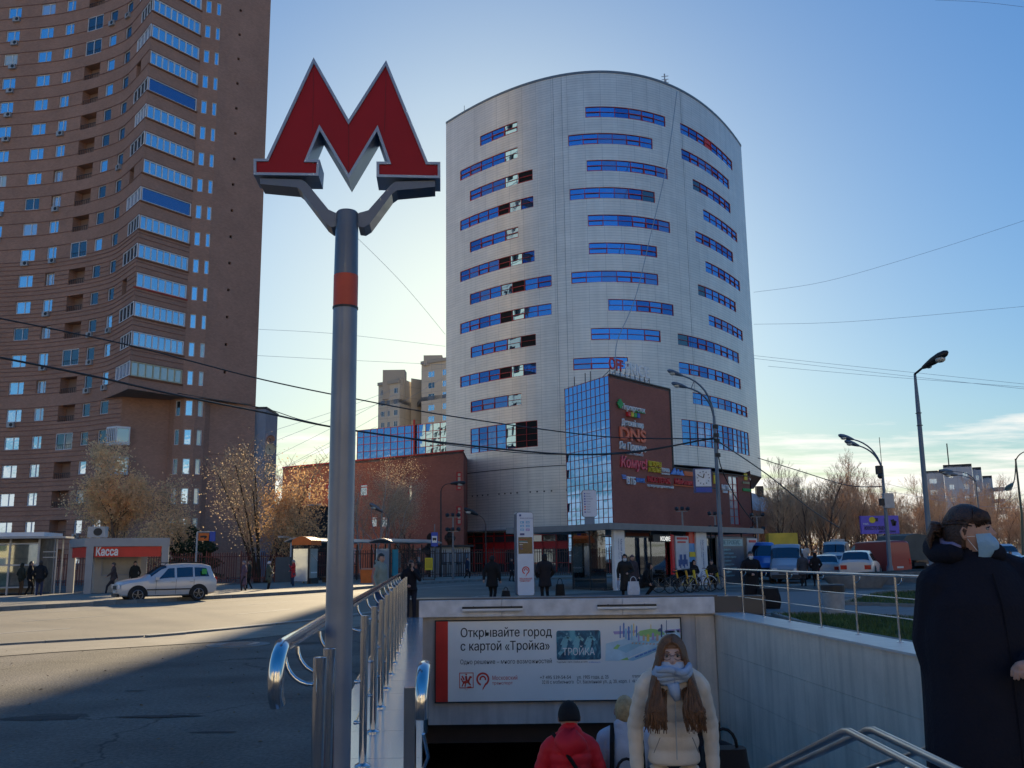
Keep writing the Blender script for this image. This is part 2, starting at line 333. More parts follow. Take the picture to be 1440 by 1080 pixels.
def facade(mb,P,z0,z1,ops,depth=.2):
    cuts=sorted(set([round(x,4) for x in P.s]+[round(o[0],4) for o in ops]+[round(o[1],4) for o in ops]))
    cuts=[c for c in cuts if P.s[0]-1e-3<=c<=P.s[-1]+1e-3]
    for a,b in zip(cuts,cuts[1:]):
        if b-a<1e-3: continue
        mid=(a+b)/2; cov=sorted([o for o in ops if o[0]<mid<o[1]],key=lambda o:o[2])
        A=P.at(a+1e-5);B=P.at(b-1e-5); z=z0
        spans=[]
        for o in cov:
            if o[2]>z: spans.append((z,o[2]))
            z=max(z,o[3])
        if z<z1: spans.append((z,z1))
        for (p,q) in spans:
            mb.quad((A.x,A.y,p),(B.x,B.y,p),(B.x,B.y,q),(A.x,A.y,q),[(a,p),(b,p),(b,q),(a,q)])
        for o in cov:
            dp=o[4] if len(o)>4 else depth
            d=(B-A).normalized(); nx,ny=d.y*dp,-d.x*dp
            A2=(A.x-nx,A.y-ny);B2=(B.x-nx,B.y-ny); p,q=o[2],o[3]
            mb.quad((A.x,A.y,p),(A2[0],A2[1],p),(B2[0],B2[1],p),(B.x,B.y,p),[(a,p)]*4)
            mb.quad((A.x,A.y,q),(B.x,B.y,q),(B2[0],B2[1],q),(A2[0],A2[1],q),[(a,q)]*4)
            if abs(a-o[0])<1e-3: mb.quad((A.x,A.y,p),(A.x,A.y,q),(A2[0],A2[1],q),(A2[0],A2[1],p),[(a,p),(a,q),(a+.2,q),(a+.2,p)])
            if abs(b-o[1])<1e-3: mb.quad((B.x,B.y,p),(B2[0],B2[1],p),(B2[0],B2[1],q),(B.x,B.y,q),[(b,p),(b+.2,p),(b+.2,q),(b,q)])
def unitbox(name,mt):
    m=MB(); m.box((0,0,0),(1,1,1)); return m.mesh(name,mt)
_pm={}
def pane(parent,P,a,b,z0,z1,inn,mt,tilt=0,th=.02,name='pane'):
    key=(name,mt.name)
    if key not in _pm: _pm[key]=unitbox(name,mt)
    A=P.at(a+1e-4,inn);B=P.at(b-1e-4,inn); c=(A+B)/2; ang=math.atan2(B.y-A.y,B.x-A.x)
    M=Matrix.Translation((c.x,c.y,(z0+z1)/2))@Matrix.Rotation(ang+tilt,4,'Z')@Matrix.Rotation(random.uniform(-1,1)*abs(tilt)*.7,4,'X')@Matrix.Diagonal(((B-A).length,th,z1-z0,1))
    return link(name,_pm[key],parent,mw=M)
def bars(mb,P,a,b,z,w,h,inn):   # horizontal rail following the path
    ss=[a]+[x for x in P.s if a+.01<x<b-.01]+[b]
    for p,q in zip(ss,ss[1:]):
        A=P.at(p+1e-4,inn);B=P.at(q-1e-4,inn); mb.bar((A.x,A.y,z),(B.x,B.y,z),w,h)
def vbar(mb,P,s_,z0,z1,w,inn,dp=.06):
    A=P.at(s_,inn); B=P.at(s_+.05,inn); ang=math.atan2(B.y-A.y,B.x-A.x); mb.box((A.x,A.y,(z0+z1)/2),(w,dp,z1-z0),ang)
def oneopen(mesh_parent,P,a,b,z0,z1,n,fm,gm,inn=.12,fw=.07,split=None,tilt=.004,gl=None,nm='window',sashes=()):
    mb=MB()
    bars(mb,P,a,b,z0+fw/2,.07,fw,inn-.02); bars(mb,P,a,b,z1-fw/2,.07,fw,inn-.02)
    for i in range(n+1):
        vbar(mb,P,a+(b-a)*i/n+(fw/2 if i==0 else -fw/2 if i==n else 0),z0,z1,fw,inn-.02,.072)
    if split:
        for f in split: bars(mb,P,a,b,z0+(z1-z0)*f,.066,fw*.7,inn-.02)
    for i in sashes:
        zs=z0+(z1-z0)*(split[0] if split else 1); ca=a+(b-a)*i/n; cb=a+(b-a)*(i+1)/n
        bars(mb,P,ca,cb,zs,.09,fw*1.5,inn-.05); bars(mb,P,ca,cb,z0+fw,.09,fw*2,inn-.05)
        vbar(mb,P,ca+fw*.7,z0,zs,fw*1.6,inn-.05,.09); vbar(mb,P,cb-fw*.7,z0,zs,fw*1.6,inn-.05,.09)
    f=mb.build(nm,fm,mesh_parent)
    for i in range(n):
        g=gm if gl is None or i>=len(gl) or gl[i] is None else gl[i]
        if g is MT['blue_window_glass']:
            r_=random.random(); g=MT['blue_window_glass_dim'] if r_<.25 else MT['blue_window_glass_blinds'] if r_<.42 else g
        pane(f,P,a+(b-a)*i/n,a+(b-a)*(i+1)/n,z0,z1,inn+.03,g,random.uniform(-1,1)*tilt)
    return f
# ================================================================ THE SETTING
def xin(y): return -.035-.0962*y      # inner edge of the granite ledge
def xout(y): return -.84-.0975*y
def xri(y): return 7.38-.0759*y       # inner edge of the far stairwell wall
def xro(y): return 8.30-.0794*y
YW=26.0; Y0=3.3
mb=MB(); B=2500
h=[(xin(Y0),Y0),(xri(Y0),Y0),(xri(YW),YW),(xin(YW),YW)]; o=[(-B,-B),(B,-B),(B,B),(-B,B)]
for i in range(4):
    j=(i+1)%4; mb.quad((*o[i],0),(*o[j],0),(*h[j],0),(*h[i],0))
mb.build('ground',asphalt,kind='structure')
def sheet(name,pts,z,mt,**k):
    m=MB(); i=m.a([(p[0],p[1],z) for p in pts]); m.face(range(i,i+len(pts))); return m.build(name,mt,kind='structure',**k)
# carriageway
near=[(-40,-6),(-16.5,14),(-10.7,20),(-8.2,21.4),(-6.9,23.9),(-5.3,26.6),(-3.9,31),(-2.6,37),(-1,42.5),(4,48.5),(12,52),(22,54.5),(45,57),(110,60)]
far=[(-70,-6),(-36,14),(-24,26),(-18.6,33.8),(-15.6,39),(-12.2,44.4),(-9.6,49.5),(-7,60),(-3,68),(6,73),(20,74),(45,74),(110,76)]
mb=MB(); ids=[]
def resamp(P,n):
    q=Path(P); return [tuple(q.at(q.s[-1]*i/(n-1)*.9999)) for i in range(n)]
nn=resamp(near,60); ff=resamp(far,60)
a=mb.a([(p[0],p[1],.006) for p in nn]); b=mb.a([(p[0],p[1],.006) for p in ff])
for i in range(59): mb.face((b+i,a+i,a+i+1,b+i+1))
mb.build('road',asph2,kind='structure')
def offl(P,d):
    r=[]
    for i,p in enumerate(P):
        q=P[min(i+1,len(P)-1)]; s_=P[max(i-1,0)]; v=Vector((q[0]-s_[0],q[1]-s_[1])).normalized(); r.append((p[0]+v.y*d,p[1]-v.x*d))
    return r
def strip(name,P,d0,d1,z0,z1,mt,**k):
    A=offl(P,d0); Bp=offl(P,d1); m=MB()
    a=m.a([(*p,z1) for p in A]); b=m.a([(*p,z1) for p in Bp]); n=len(P)
    for i in range(n-1): m.face((a+i,b+i,b+i+1,a+i+1))
    if z1-z0>.01:
        c=m.a([(*p,z0) for p in A]); e=m.a([(*p,z0) for p in Bp])
        for i in range(n-1): m.face((c+i,a+i,a+i+1,c+i+1)); m.face((b+i,e+i,e+i+1,b+i+1))
    return m.build(name,mt,kind='structure',**k)
strip('pavement',nn,.0,2.6,0,.010,paver)
strip('pavement',ff,-12,-.18,0,.13,paver)
# kerb stones, one by one along the near and far edges where they can be seen
def kerbs(P,d0,d1,z1,step,rng):
    q=Path(offl(P,(d0+d1)/2)); t=0
    par=link('kerb',None,kind='structure'); me=None
    m=MB(); m.box((0,0,z1/2),(step-.015,abs(d1-d0),z1)); me=m.mesh('kerb_stone',kerbm)
    while t<q.s[-1]-step:
        p=q.at(t+step/2); r=q.at(t+step/2+.1)
        if rng(p):
            link('kerb_stone',me,par,mw=Matrix.Translation((p.x,p.y,random.uniform(-.004,.004)))@Matrix.Rotation(math.atan2(r.y-p.y,r.x-p.x)+random.uniform(-.006,.006),4,'Z'))
        t+=step
kerbs(nn,-.02,.14,.05,1.0,lambda p:-16<p.x<0 and p.y<40)
kerbs(ff,-.2,-.02,.16,1.0,lambda p:p.x>-30 and p.y<70 and p.y>20)
# lane markings
mk=link('road_marking',None,kind='structure')
def mix(t): return [(a[0]*(1-t)+b[0]*t,a[1]*(1-t)+b[1]*t) for a,b in zip(nn,ff)]
def mark(P,w_,dash=None):
    q=Path(P); m=MB(); t=0; L_=dash[0] if dash else 1.5; gap=dash[1] if dash else 0
    while t<q.s[-1]-L_:
        a=q.at(t);b=q.at(t+L_); d=(b-a).normalized()*w_/2
        m.quad((a.x+d.y,a.y-d.x,.011),(b.x+d.y,b.y-d.x,.011),(b.x-d.y,b.y+d.x,.011),(a.x-d.y,a.y+d.x,.011)); t+=L_+gap
    m.build('painted_line',linem,mk)
mark(mix(.80),.15); mark(mix(.53),.12,(3,6)); mark(mix(.27),.12,(3,6)); mark(mix(.03),.12)
# manhole
t=thing('manhole_cover',G(335,907,.0),'round cast iron manhole cover in the shaded asphalt by the sunlit pavement','manhole')
m=MB(); m.cyl((0,0,0),.62,.016,28); m.build('rim',kerbm,t)
m=MB(); m.cyl((0,0,.016),.42,.012,28)
for i in range(-3,4): m.box((0,i*.1,.032),(.5,.03,.008))
m.build('lid',greym,t)
# patches worn in the asphalt
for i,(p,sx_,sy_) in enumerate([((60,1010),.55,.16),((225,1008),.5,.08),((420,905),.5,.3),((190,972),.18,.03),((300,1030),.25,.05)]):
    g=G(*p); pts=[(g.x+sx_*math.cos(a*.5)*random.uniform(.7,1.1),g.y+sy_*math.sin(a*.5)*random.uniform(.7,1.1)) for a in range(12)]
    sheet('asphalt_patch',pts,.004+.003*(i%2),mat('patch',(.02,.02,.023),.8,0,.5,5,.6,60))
R_=random.Random(21); m=MB()
for k in range(260):
    x=R_.uniform(-11,-1.7); y=R_.uniform(5.5,19); s_=R_.uniform(.012,.035); a=R_.uniform(0,6.28); c_,q_=math.cos(a)*s_,math.sin(a)*s_; z=.008+R_.uniform(0,.012)
    if x>xout(y)-.1: continue
    i=m.a([(x-c_,y-q_,.006),(x+q_*.6,y-c_*.6,z),(x+c_,y+q_,.007),(x-q_*.6,y+c_*.6,z+.004)]); m.face((i,i+1,i+2,i+3))
m.build('fallen_leaves',mat('leaf_litter',(.16,.11,.06),.8,0,.5,9),None,label='scattered fallen leaves and grit on the shaded asphalt',cat='leaf litter',kind='stuff')
# lawns
lawnm=mat('lawn_soil',(.035,.055,.018),.95,0,.4,1.2,.3,20)
def lawn(pts):
    sheet('lawn',pts,.02,lawnm)
    q=Path(pts+[pts[0]]); m=MB(); t=0
    k=link('lawn_kerb',None,kind='structure')
    while t<q.s[-1]-.5:
        a=q.at(t);b=q.at(min(t+.99,q.s[-1]-.01)); m=MB(); m.bar((a.x,a.y,.04),(b.x,b.y,.04),.12,.12); m.build('kerb_stone',kerbm,k); t+=1
L1=[(10.6,31.2),(13,28.2),(17,25.4),(24,24),(30,30),(27,40),(20,42.5),(14.5,38.5)]
L2=[(6.9,24.4),(8.2,24.9),(11.5,22.2),(15,19),(13,14),(7.75,16.2),(7.1,20)]
L2=[(xro(14)+.1,14),(14,14),(15,18),(11.5,22.0),(8.6,25.6),(xro(26)+.75,26.2),(xro(22)+.12,22),(xro(18)+.1,18)]
lawn(L1); lawn(L2)
def inpoly(x,y,P):
    c=False; j=len(P)-1
    for i in range(len(P)):
        if (P[i][1]>y)!=(P[j][1]>y) and x<(P[j][0]-P[i][0])*(y-P[i][1])/(P[j][1]-P[i][1])+P[i][0]: c=not c
        j=i
    return c
gm=mat('grass_blade',(.055,.10,.022),.7,0,.5,1.1)
for P_ in (L1,L2):
    m=MB(); xs=[p[0] for p in P_]; ys=[p[1] for p in P_]; k=0
    while k<16000:
        x=random.uniform(min(xs),max(xs)); y=random.uniform(min(ys),max(ys))
        if not inpoly(x,y,P_): continue
        hgt=random.uniform(.05,.13); a=random.uniform(0,6.3); dx,dy=.02*math.cos(a),.02*math.sin(a); lx,ly=random.uniform(-.05,.05),random.uniform(-.05,.05)
        i=m.a([(x-dx,y-dy,.02),(x+dx,y+dy,.02),(x+lx,y+ly,.02+hgt)]); m.face((i,i+1,i+2)); k+=1
    m.build('grass',gm,label='short green grass on the lawn patch behind the steel railing',cat='grass',kind='stuff')
# paved plaza joints: slabs right of the stairwell
pslab=mat('plaza_slab',(.15,.155,.165),.75,0,.25,1.5,.25,30,detail=8)
m=MB(); m.box((0,0,.008),(.985,.485,.016)); sm=m.mesh('paving_slab',pslab)
par=link('plaza_paving',None,kind='structure'); cnt=0
for j in range(0,34):
    for i in range(0,12):
        x=7.3+i+(j%2)*.5; y=25.2+j*.5
        if x<xro(y)+.7 or inpoly(x,y,L1) or inpoly(x+.4,y,L2) or inpoly(x-.4,y,L1) or inpoly(x+.5,y,L1) or x>16: continue
        if cnt<290: link('paving_slab',sm,par,mw=Matrix.Translation((x,y,0))); cnt+=1
# ---------------------------------------------------------------- stairwell
gs=MB(); t=Y0
led=thing('granite_parapet',(0,0,0),'pale polished granite parapet ledge carrying the tall steel posts','parapet')
y=3.0
while y<YW-.2:
    y2=min(y+1.2,YW)-.008
    m=MB(); m.slab([(xout(y),y),(xin(y)+.03,y),(xin(y2)+.03,y2),(xout(y2),y2)],.06,.10); m.build('granite_slab',granite,led)
    y+=1.2
m=MB(); m.slab([(xout(3)+.03,3),(xin(3)-.001,3),(xin(YW)-.001,YW),(xout(YW)+.03,YW)],-5.2,.0599); m.build('wall',clad,led)
rw=thing('stairwell_wall',(0,0,0),'long pale clad retaining wall of the underpass stairs below the steel railing','wall')
m=MB(); m.slab([(xri(3)+.02,3),(xro(3)-.02,3),(xro(YW)-.02,YW),(xri(YW)+.02,YW)],-5.2,.0599); m.build('wall_core',greym,rw)
y=3.0
lg=mat('ledge_slab',(.50,.50,.50),.35,0,.12,4,.05)
while y<YW+1.2:
    y2=y+1.2-.008
    m=MB(); m.slab([(xri(y)-.06,y),(xro(y),y),(xro(y2),y2),(xri(y2)-.06,y2)],.06,.10); m.build('ledge_slab',lg,rw); y+=1.2
y=3.0; r_=0
while y<YW:
    y2=min(y+1.2,YW)-.006
    for k in range(5):
        zt=.058-k*.95; zb=zt-.944; e=random.uniform(0,.003)
        m=MB(); m.slab([(xri(y)-e,y),(xri(y)+.02,y),(xri(y2)+.02,y2),(xri(y2)-e,y2)],zb,zt); m.build('cladding_panel',clad,rw)
    y+=1.2
# steps
st=link('steps',None,kind='structure'); stepm=mat('step_stone',(.22,.22,.225),.6,0,.2,3,.2,40)
for i in range(37):
    ya=3.3+i*.4; zt=-.13*i; m=MB(); m.slab([(xin(ya),ya),(xri(ya),ya),(xri(ya+.42),ya+.42),(xin(ya+.42),ya+.42)],zt-.35,zt-.0015 if i else -.004); m.build('step',stepm,st)
sheet('underpass_floor',[(-5,17.5),(7,17.5),(7,60),(-7,60)],-4.82,mat('floor_tile',(.10,.10,.10),.3,0,.2,2))
# head wall with the billboard
hw=thing('underpass_portal',(0,0,0),'pale portal wall with a worn coping over the dark underpass entrance','wall')
x0=PY(592,840,YW).x; x1=xri(YW)
m=MB(); m.box(((x0+x1)/2,YW+.35,-1.30),(x1-x0,.7,2.80)); m.build('wall',whitewall,hw)
xx=x0-.02; k=0
cuts_=[x0-.03,-.35,2.9,x1-.02]
for a,b in zip(cuts_,cuts_[1:]):
    m=MB(); m.box(((a+b)/2-.004,YW+.22,.315),(b-a-.012,.9,.43)); m.build('coping_block',coping,hw)
m=MB(); m.box(((x0+x1)/2,YW+.45,.55),(x1-x0+.2,.9,.04)); m.build('top_slab',granited,hw)
m=MB(); m.box(((x0+x1)/2,YW+1.2,-3.02),(x1-x0+1,.4,.66)); m.build('inner_beam',mat('beam_brown',(.07,.05,.045),.7),hw)
m=MB(); m.box((x1-.28,YW-.03,-1.35),(.5,.06,2.75)); m.build('corner_panel',clad,hw)
# tunnel shell
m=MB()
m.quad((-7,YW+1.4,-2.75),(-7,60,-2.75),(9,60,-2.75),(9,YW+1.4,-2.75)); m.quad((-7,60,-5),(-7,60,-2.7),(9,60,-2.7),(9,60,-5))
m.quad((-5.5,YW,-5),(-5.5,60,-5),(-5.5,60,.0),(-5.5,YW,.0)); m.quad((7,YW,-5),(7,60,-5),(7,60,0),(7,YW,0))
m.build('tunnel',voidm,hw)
m=MB(); m.box((x0-.42,YW+.35,.30),(.8,.75,.52)); m.build('speckled_block',granited,hw)
m=MB(); m.box((x0-.3,YW+.3,-2.5),(.62,.6,5.06)); m.build('pier',whitewall,hw)
m=MB(); m.box((x1+.75,YW+.5,.28),(1.4,.7,.5)); m.build('speckled_block',granited,hw)
for i in range(2):
    for q in (0,1):
        xa=-1.9+i*1.9+q*.0; m=MB(); 
        m.box((xa,36,-3.9),(.06,.06,2)); m.box((xa+.5,36,-3.9),(.05,.05,2)); m.box((xa+.25,36,-3.0),(.5,.05,.05)); m.box((xa+.25,36,-3.9),(.5,.04,.04))
        if q==0: m.build('door_frame',steel2,hw)
# ================================================================ BROWN BRICK APARTMENT TOWER
def pt(x,y,rho):
    d=ray(x,y); k=rho/math.hypot(d[0],d[1]); return (d[0]*k,d[1]*k)
BT=[(-61.5,99.9),(-57.9,99.4),(-53.5,98.8),(-50.5,98.1),(-46.95,96.8),(-44.36,95.6),(-41.95,94.1),(-39.95,92.0),(-37.17,88.7),(-33.7,93.7),(-32.9,94.05),(-31.93,94.6),(-31.2,95.5),(-27.73,99.3)]
def smooth(P,i0,i1,n=4):   # Catmull-Rom between i0..i1
    r=list(P[:i0])
    for i in range(i0,i1):
        a,b,c,d=[Vector(P[max(0,min(len(P)-1,k))]) for k in (i-1,i,i+1,i+2)]
        if i==i0: a=b*2-c
        if i+1==i1: d=c*2-b
        for k in range(n):
            t=k/n; r.append(tuple(.5*((2*b)+(c-a)*t+(2*a-5*b+4*c-d)*t*t+(3*b-a-3*c+d)*t**3)))
    return r+list(P[i1:])
BP=Path(smooth(BT,0,8,3))
low=BT[:7]+[pt(170.5,583,101.0)]
low+=[pt(205,583,101.4),pt(238,583,101.8),pt(244,600,100.9),pt(257,600,100.2),pt(273,605,100.2),pt(287,608,100.8),pt(294,610,101.8),(-27.73,99.3)]
LP=Path(smooth(low,0,7,3))
ap=thing('brick_apartment_tower',(0,0,0),'tall brown brick apartment tower with a curved facade and white balcony glazing','apartment tower')
ops=[];lops=[];wins=[]
def span(P,xa,xb,y): return P.hit((xa,y)),P.hit((xb,y))
colsU=dict(c0=span(BP,-6,13,208),c1=span(BP,41.7,61.5,208),c2=span(BP,78.3,91.2,204),lo=span(BP,111,133,197),c4=span(BP,144.2,153.2,189),c5=span(BP,168,175,182))
gl_=span(BP,186.5,204.9,160); gr_=span(BP,206.6,275.5,160); r1_=span(BP,281.5,289.5,178); r2_=span(BP,297,303.5,180)
ZF=48.0; ac=[]
rs=random.Random(3)
wm={}
def stdwin(kind,w_,h_,n,glz,fm=white):
    key=(kind,glz.name,round(w_,2))
    if key not in wm:
        m=MB(); f=.07
        m.box((0,0,f/2),(w_,.08,f)); m.box((0,0,h_-f/2),(w_,.08,f))
        for i in range(n+1):
            xx=-w_/2+f/2+(w_-f)*i/n if n>1 or i in(0,1) else 0; 
            if n==2 and i==1: xx=w_*.08
            m.box((xx,0,h_/2),(f,.082,h_-.001))
        g=MB(); g.quad((-w_/2,.02,0),(w_/2,.02,0),(w_/2,.02,h_),(-w_/2,.02,h_))
        wm[key]=(m.mesh('window',fm),g.mesh('pane',glz))
    return wm[key]
def putwin(parent,P,a,b,z0,h_,n,glz,inn=.14):
    A=P.at(a+.001,inn);Bq=P.at(b-.001,inn); c=(A+Bq)/2; w_=(Bq-A).length
    fme,gme=stdwin('w%d'%n,w_,h_,n,glz)
    o=link('window',fme,parent,mw=Matrix.Translation((c.x,c.y,z0))@Matrix.Rotation(math.atan2(Bq.y-A.y,Bq.x-A.x)+rs.uniform(-.01,.01),4,'Z'))
    link('pane',gme,o,mw=Matrix.Identity(4)); return o
acm=MB(); acm.box((0,-.16,.28),(.82,.30,.56)); acme=None
acb=acm.mesh('air_conditioner',ltgrey); am=MB(); am.tube([(.12,-.312,.28),(.12,-.335,.28)],.2,16); acf=am.mesh('fan_grille',darkm)
def putac(parent,P,s_,z):
    A=P.at(s_,.0);Bq=P.at(s_+.1,.0)
    o=link('air_conditioner',acb,parent,mw=Matrix.Translation((A.x,A.y,z))@Matrix.Rotation(math.atan2(Bq.y-A.y,Bq.x-A.x),4,'Z')); link('fan_grille',acf,o,mw=Matrix.Identity(4))
def rglass():
    r=rs.random(); return glassr if r<.72 else glassn if r<.86 else glassd if r<.93 else glassc
rail=[]
for k in range(-9,16):
    zt=ZF-3.0*k; upper=k<=9
    P=BP if upper else LP; O=ops if upper else lops
    for nm,(a,b) in colsU.items():
        if not upper and nm=='c5': pass
        h_={'lo':1.75}.get(nm,1.38); top=zt+(.08 if nm=='lo' else 0); dp=1.1 if nm=='lo' else .22
        wa,wb=a,b
        if nm in('c4','c5'): wa,wb=a-.1,b+.1
        O.append((wa,wb,top-h_,top,dp))
        if nm=='lo':
            m=MB(); 
            for q in range(9):
                vbar(m,P,a+(b-a)*(q+.5)/9,top-h_,top-h_+.55,.03,.1,.03)
            bars(m,P,a,b,top-h_+.55,.04,.05,.1); m.build('balcony_rail',darkm,ap)
            if k in(11,8,-5,-4,4): oneopen(ap,P,a,b,top-h_,top,2,white,glassd,.08,.07)
            A=P.at(a,1.08);Bq=P.at(b,1.08); m=MB(); m.quad((A.x,A.y,top-h_),(Bq.x,Bq.y,top-h_),(Bq.x,Bq.y,top),(A.x,A.y,top)); m.build('balcony_back',brick,ap)
        else:
            dk=nm=='c2' and k in(1,5,7,9,2)
            putwin(ap,P,wa,wb,top-h_,h_,1 if nm in('c4','c5') else 2,(glassn if dk else glassd if nm in('c4','c5') and rs.random()<.55 else rglass()),.30 if dk else .14)
            if nm=='c0' and k<9 and rs.random()<.8: putac(ap,P,(a+b)/2+.4,top-h_-.62)
            elif nm!='c0' and rs.random()<.17: putac(ap,P,(a+b)/2+rs.uniform(-.2,.3),top-h_-.6)
    if upper:
        ops.append((gr_[0],gr_[1],zt-1.45,zt,.12)); 
        dark=k in(-1,3); old=k==9
        if dark: oneopen(ap,P,*gr_,zt-1.45,zt,1,white,glassm,.05,.08)
        else:
            n=8 if k%3 else 7
            f=oneopen(ap,P,*gr_,zt-1.45,zt,n,(mat('old_wood_frame',(.55,.5,.33),.6) if old else white),glassc if old else glassr,.05,.10,tilt=.012)
        m=MB(); bars(m,P,gr_[0]-.15,gr_[1]+.1,zt-1.56,.16,.16,-.04); m.build('balcony_sill',mat('rust_sill',(.22,.09,.04),.7) if k!=6 else mat('red_sill',(.45,.05,.03),.6),ap)
        if k%4!=2:
            la=gl_[0] if k%2 else gl_[0]+.9
            ops.append((la,gl_[1],zt-1.45,zt,.12)); oneopen(ap,P,la,gl_[1],zt-1.45,zt,4,white,glassd if k%3 else glassn,.05,.09)
            if not k%2: pass
        else:
            ops.append((gl_[0]+.3,gl_[0]+1.7,zt-1.6,zt,.9))
        for (a,b) in (r1_,r2_):
            ops.append((a,b,zt-1.5,zt,.16)); putwin(ap,P,a,b,zt-1.5,1.5,1,glassc if (k in(8,9) and a>r1_[0]) else glassr,.1)
        v=BP.hit((330,172)); ops.append((v,v+.3,zt+.15,zt+.45,.25))
    else:
        for j,(xa,xb) in enumerate(((245,251.6),(258.8,269),(276.8,284))):
            a,b=LP.hit((xa,610)),LP.hit((xb,610)); lops.append((a,b,zt-1.6,zt,.16))
            putwin(ap,P,a,b,zt-1.6,1.6,1,(glassd,glassr,glassc)[j],.1)
        if k in(11,12):   # glazed corner balconies low down
            a0,a1=LP.hit((157,600)),LP.hit((169.5,600))
            c=LP.at(a1); t_=thing if 0 else None
            p0=LP.at(a0,-.6); p1=Vector((c.x-.1,c.y-.75)); p2=Vector((c.x+1.0,c.y+.05)); q=Path([tuple(p0),tuple(p1),tuple(p2)])
            oneopen(ap,q,0.02,q.s[1]-.02,zt-1.55,zt,5,white,glassd,.0,.09); oneopen(ap,q,q.s[1]+.02,q.s[2]-.02,zt-1.55,zt,1,white,glassc,.0,.1)
            m=MB(); m.slab([tuple(LP.at(a0)),tuple(p0),tuple(p1),tuple(p2),tuple(c)],zt-1.75,zt-1.55); m.slab([tuple(LP.at(a0)),tuple(p0),tuple(p1),tuple(p2),tuple(c)],zt,zt+.1); m.build('balcony_slab',white,ap)
m=MB(); ZO=18.2; facade(m,BP,ZO,84,[o for o in ops],.2); m.build('upper_wall',brick,ap)
m=MB(); facade(m,LP,-.2,ZO,lops,.2); m.build('lower_wall',brick,ap)
# soffit under the overhanging upper part
m=MB(); up=[tuple(p) for p in BP.p]; m.slab([q for q in up if q[0]>-42.5]+[(-28.5,99.4),(-41,101)],ZO-.004,ZO+.05); m.build('soffit',mat('soffit_grey',(.2,.18,.17),.8),ap)
# brick courses standing proud of the wall
m=MB()
def course(P,z,s0,s1,holes,pr=.05,hh=.07):
    cuts=[s0]
    for h0,h1,za,zb,*_ in sorted(holes):
        if za-.03<z<zb+.03 and h1>s0 and h0<s1: cuts+= [max(h0,s0),h1]
    cuts.append(s1)
    for a,b in zip(cuts[::2],cuts[1::2]):
        if b-a>.2: bars(m,P,a,b,z,pr*2,hh,0)
flat=BP.hit((276,160)); flatL=LP.s[7+14-0] if 0 else LP.hit((170,583))
for k in range(-10,10):
    zt=ZF-3.0*k
    course(BP,zt+.06,0,flat,ops); course(BP,zt-1.5,0,flat-0,[o for o in ops if o[1]-o[0]<3 or 1])
    if zt<34:
        for q in (.62,1.10,-.45,-.95,): course(BP,zt+q,0,flat,ops)
for k in range(9,16):
    zt=ZF-3*k
    for q in (.06,.62,1.10,-.45,-.95,-1.5):
        if zt+q<ZO-.1: course(LP,zt+q,0,flatL,lops)
m.build('brick_course',mat('course_brick',(.26,.14,.11),.85,0,.2,2),ap)
m=MB(); course(LP,ZO-5.5,LP.hit((294,610)),LP.s[-1],[]); m.build('ledge',brick,ap)
# sides, back, roof
cream=uvmat('cream_panel',(.70,.62,.48),(.66,.58,.45),(.2,.19,.18),3.0,2.8,.12,.85,0,0,.1,.2)
m=MB(); rp_=Path([(-27.73,99.3),(-33,101.3),(-45,102.8),(-57.5,101.0),(-61.4,100.8),(-61.5,99.9)]); facade(m,rp_,-.2,84,[(1.5+j*3.1,3.1+j*3.1,3+k*3,4.5+k*3,.3) for j in range(9) for k in range(26)],.2); m.build('rear_wall',cream,ap)
m=MB(); m.quad((-29,99.6,0),(-45,101.8,0),(-45,101.8,83),(-29,99.6,83)); m.quad((-45,101.8,0),(-61,100.3,0),(-61,100.3,83),(-45,101.8,83)); m.build('rear_glazing',glassd,ap)
m=MB(); m.slab([tuple(p) for p in BP.p]+[(-33,101),(-45,102.5),(-61.3,100.5)],83.9,84.2); m.build('roof',greym,ap)
# grey-blue annexe behind, with dishes
e0=pt(358,640,103.5); e1=pt(373,640,103.5)
an=thing('grey_annexe',(e0[0],e0[1],0),'narrow blue grey stair block against the brick tower edge','annexe')
za=EYE+te(366,575)*103.5
m=MB(); wdt=e1[0]-e0[0]; m.box((wdt/2-.6,2.5,za/2),(wdt+1.2,5,za)); m.build('wall',mat('blue_grey_render',(.28,.31,.37),.8,0,.08,1),an)
m=MB(); m.box((wdt/2-.6,2.5,za+.1),(wdt+1.4,5.2,.2)); m.build('parapet',darkm,an)
for i,(yy,r_) in enumerate(((618,.45),(632,.62),(660,.62),(673,.4))):
    zc=EYE+te(374,yy)*103.5
    d=thing('satellite_dish',(e1[0]+.55,e1[1]-.1,zc),['small brown dish, topmost on the blue grey annexe','large cream dish, second from the top on the annexe','large cream dish, third from the top on the annexe','lowest small grey dish on the blue grey annexe'][i],'satellite dish','dishes on the annexe')
    m=MB(); rings=[]
    for k in range(5):
        rr=r_*math.sin(k/4*1.3)/math.sin(1.3)+.002; rings.append([(rr*math.cos(a*math.pi/9),-.0+ -.22*r_*(k/4)**2+.1,rr*math.sin(a*math.pi/9)) for a in range(18)])
    m.loft(rings,cap=False); rings2=[[(p[0],p[1]+.02,p[2]) for p in r] for r in rings]; m.loft(rings2,cap=False)
    m.build('dish',mat('dish_%d'%i,[(.35,.18,.12),(.55,.47,.33),(.5,.43,.33),(.3,.28,.26)][i],.5),d,smooth=True)
    m=MB(); m.bar((0,.1,0),(-.6,.3,-.1),.06); m.bar((0,.1,-r_*.8),(0,-.35,0),.03); m.box((0,-.36,0),(.1,.1,.1)); m.build('mount',darkm,d)
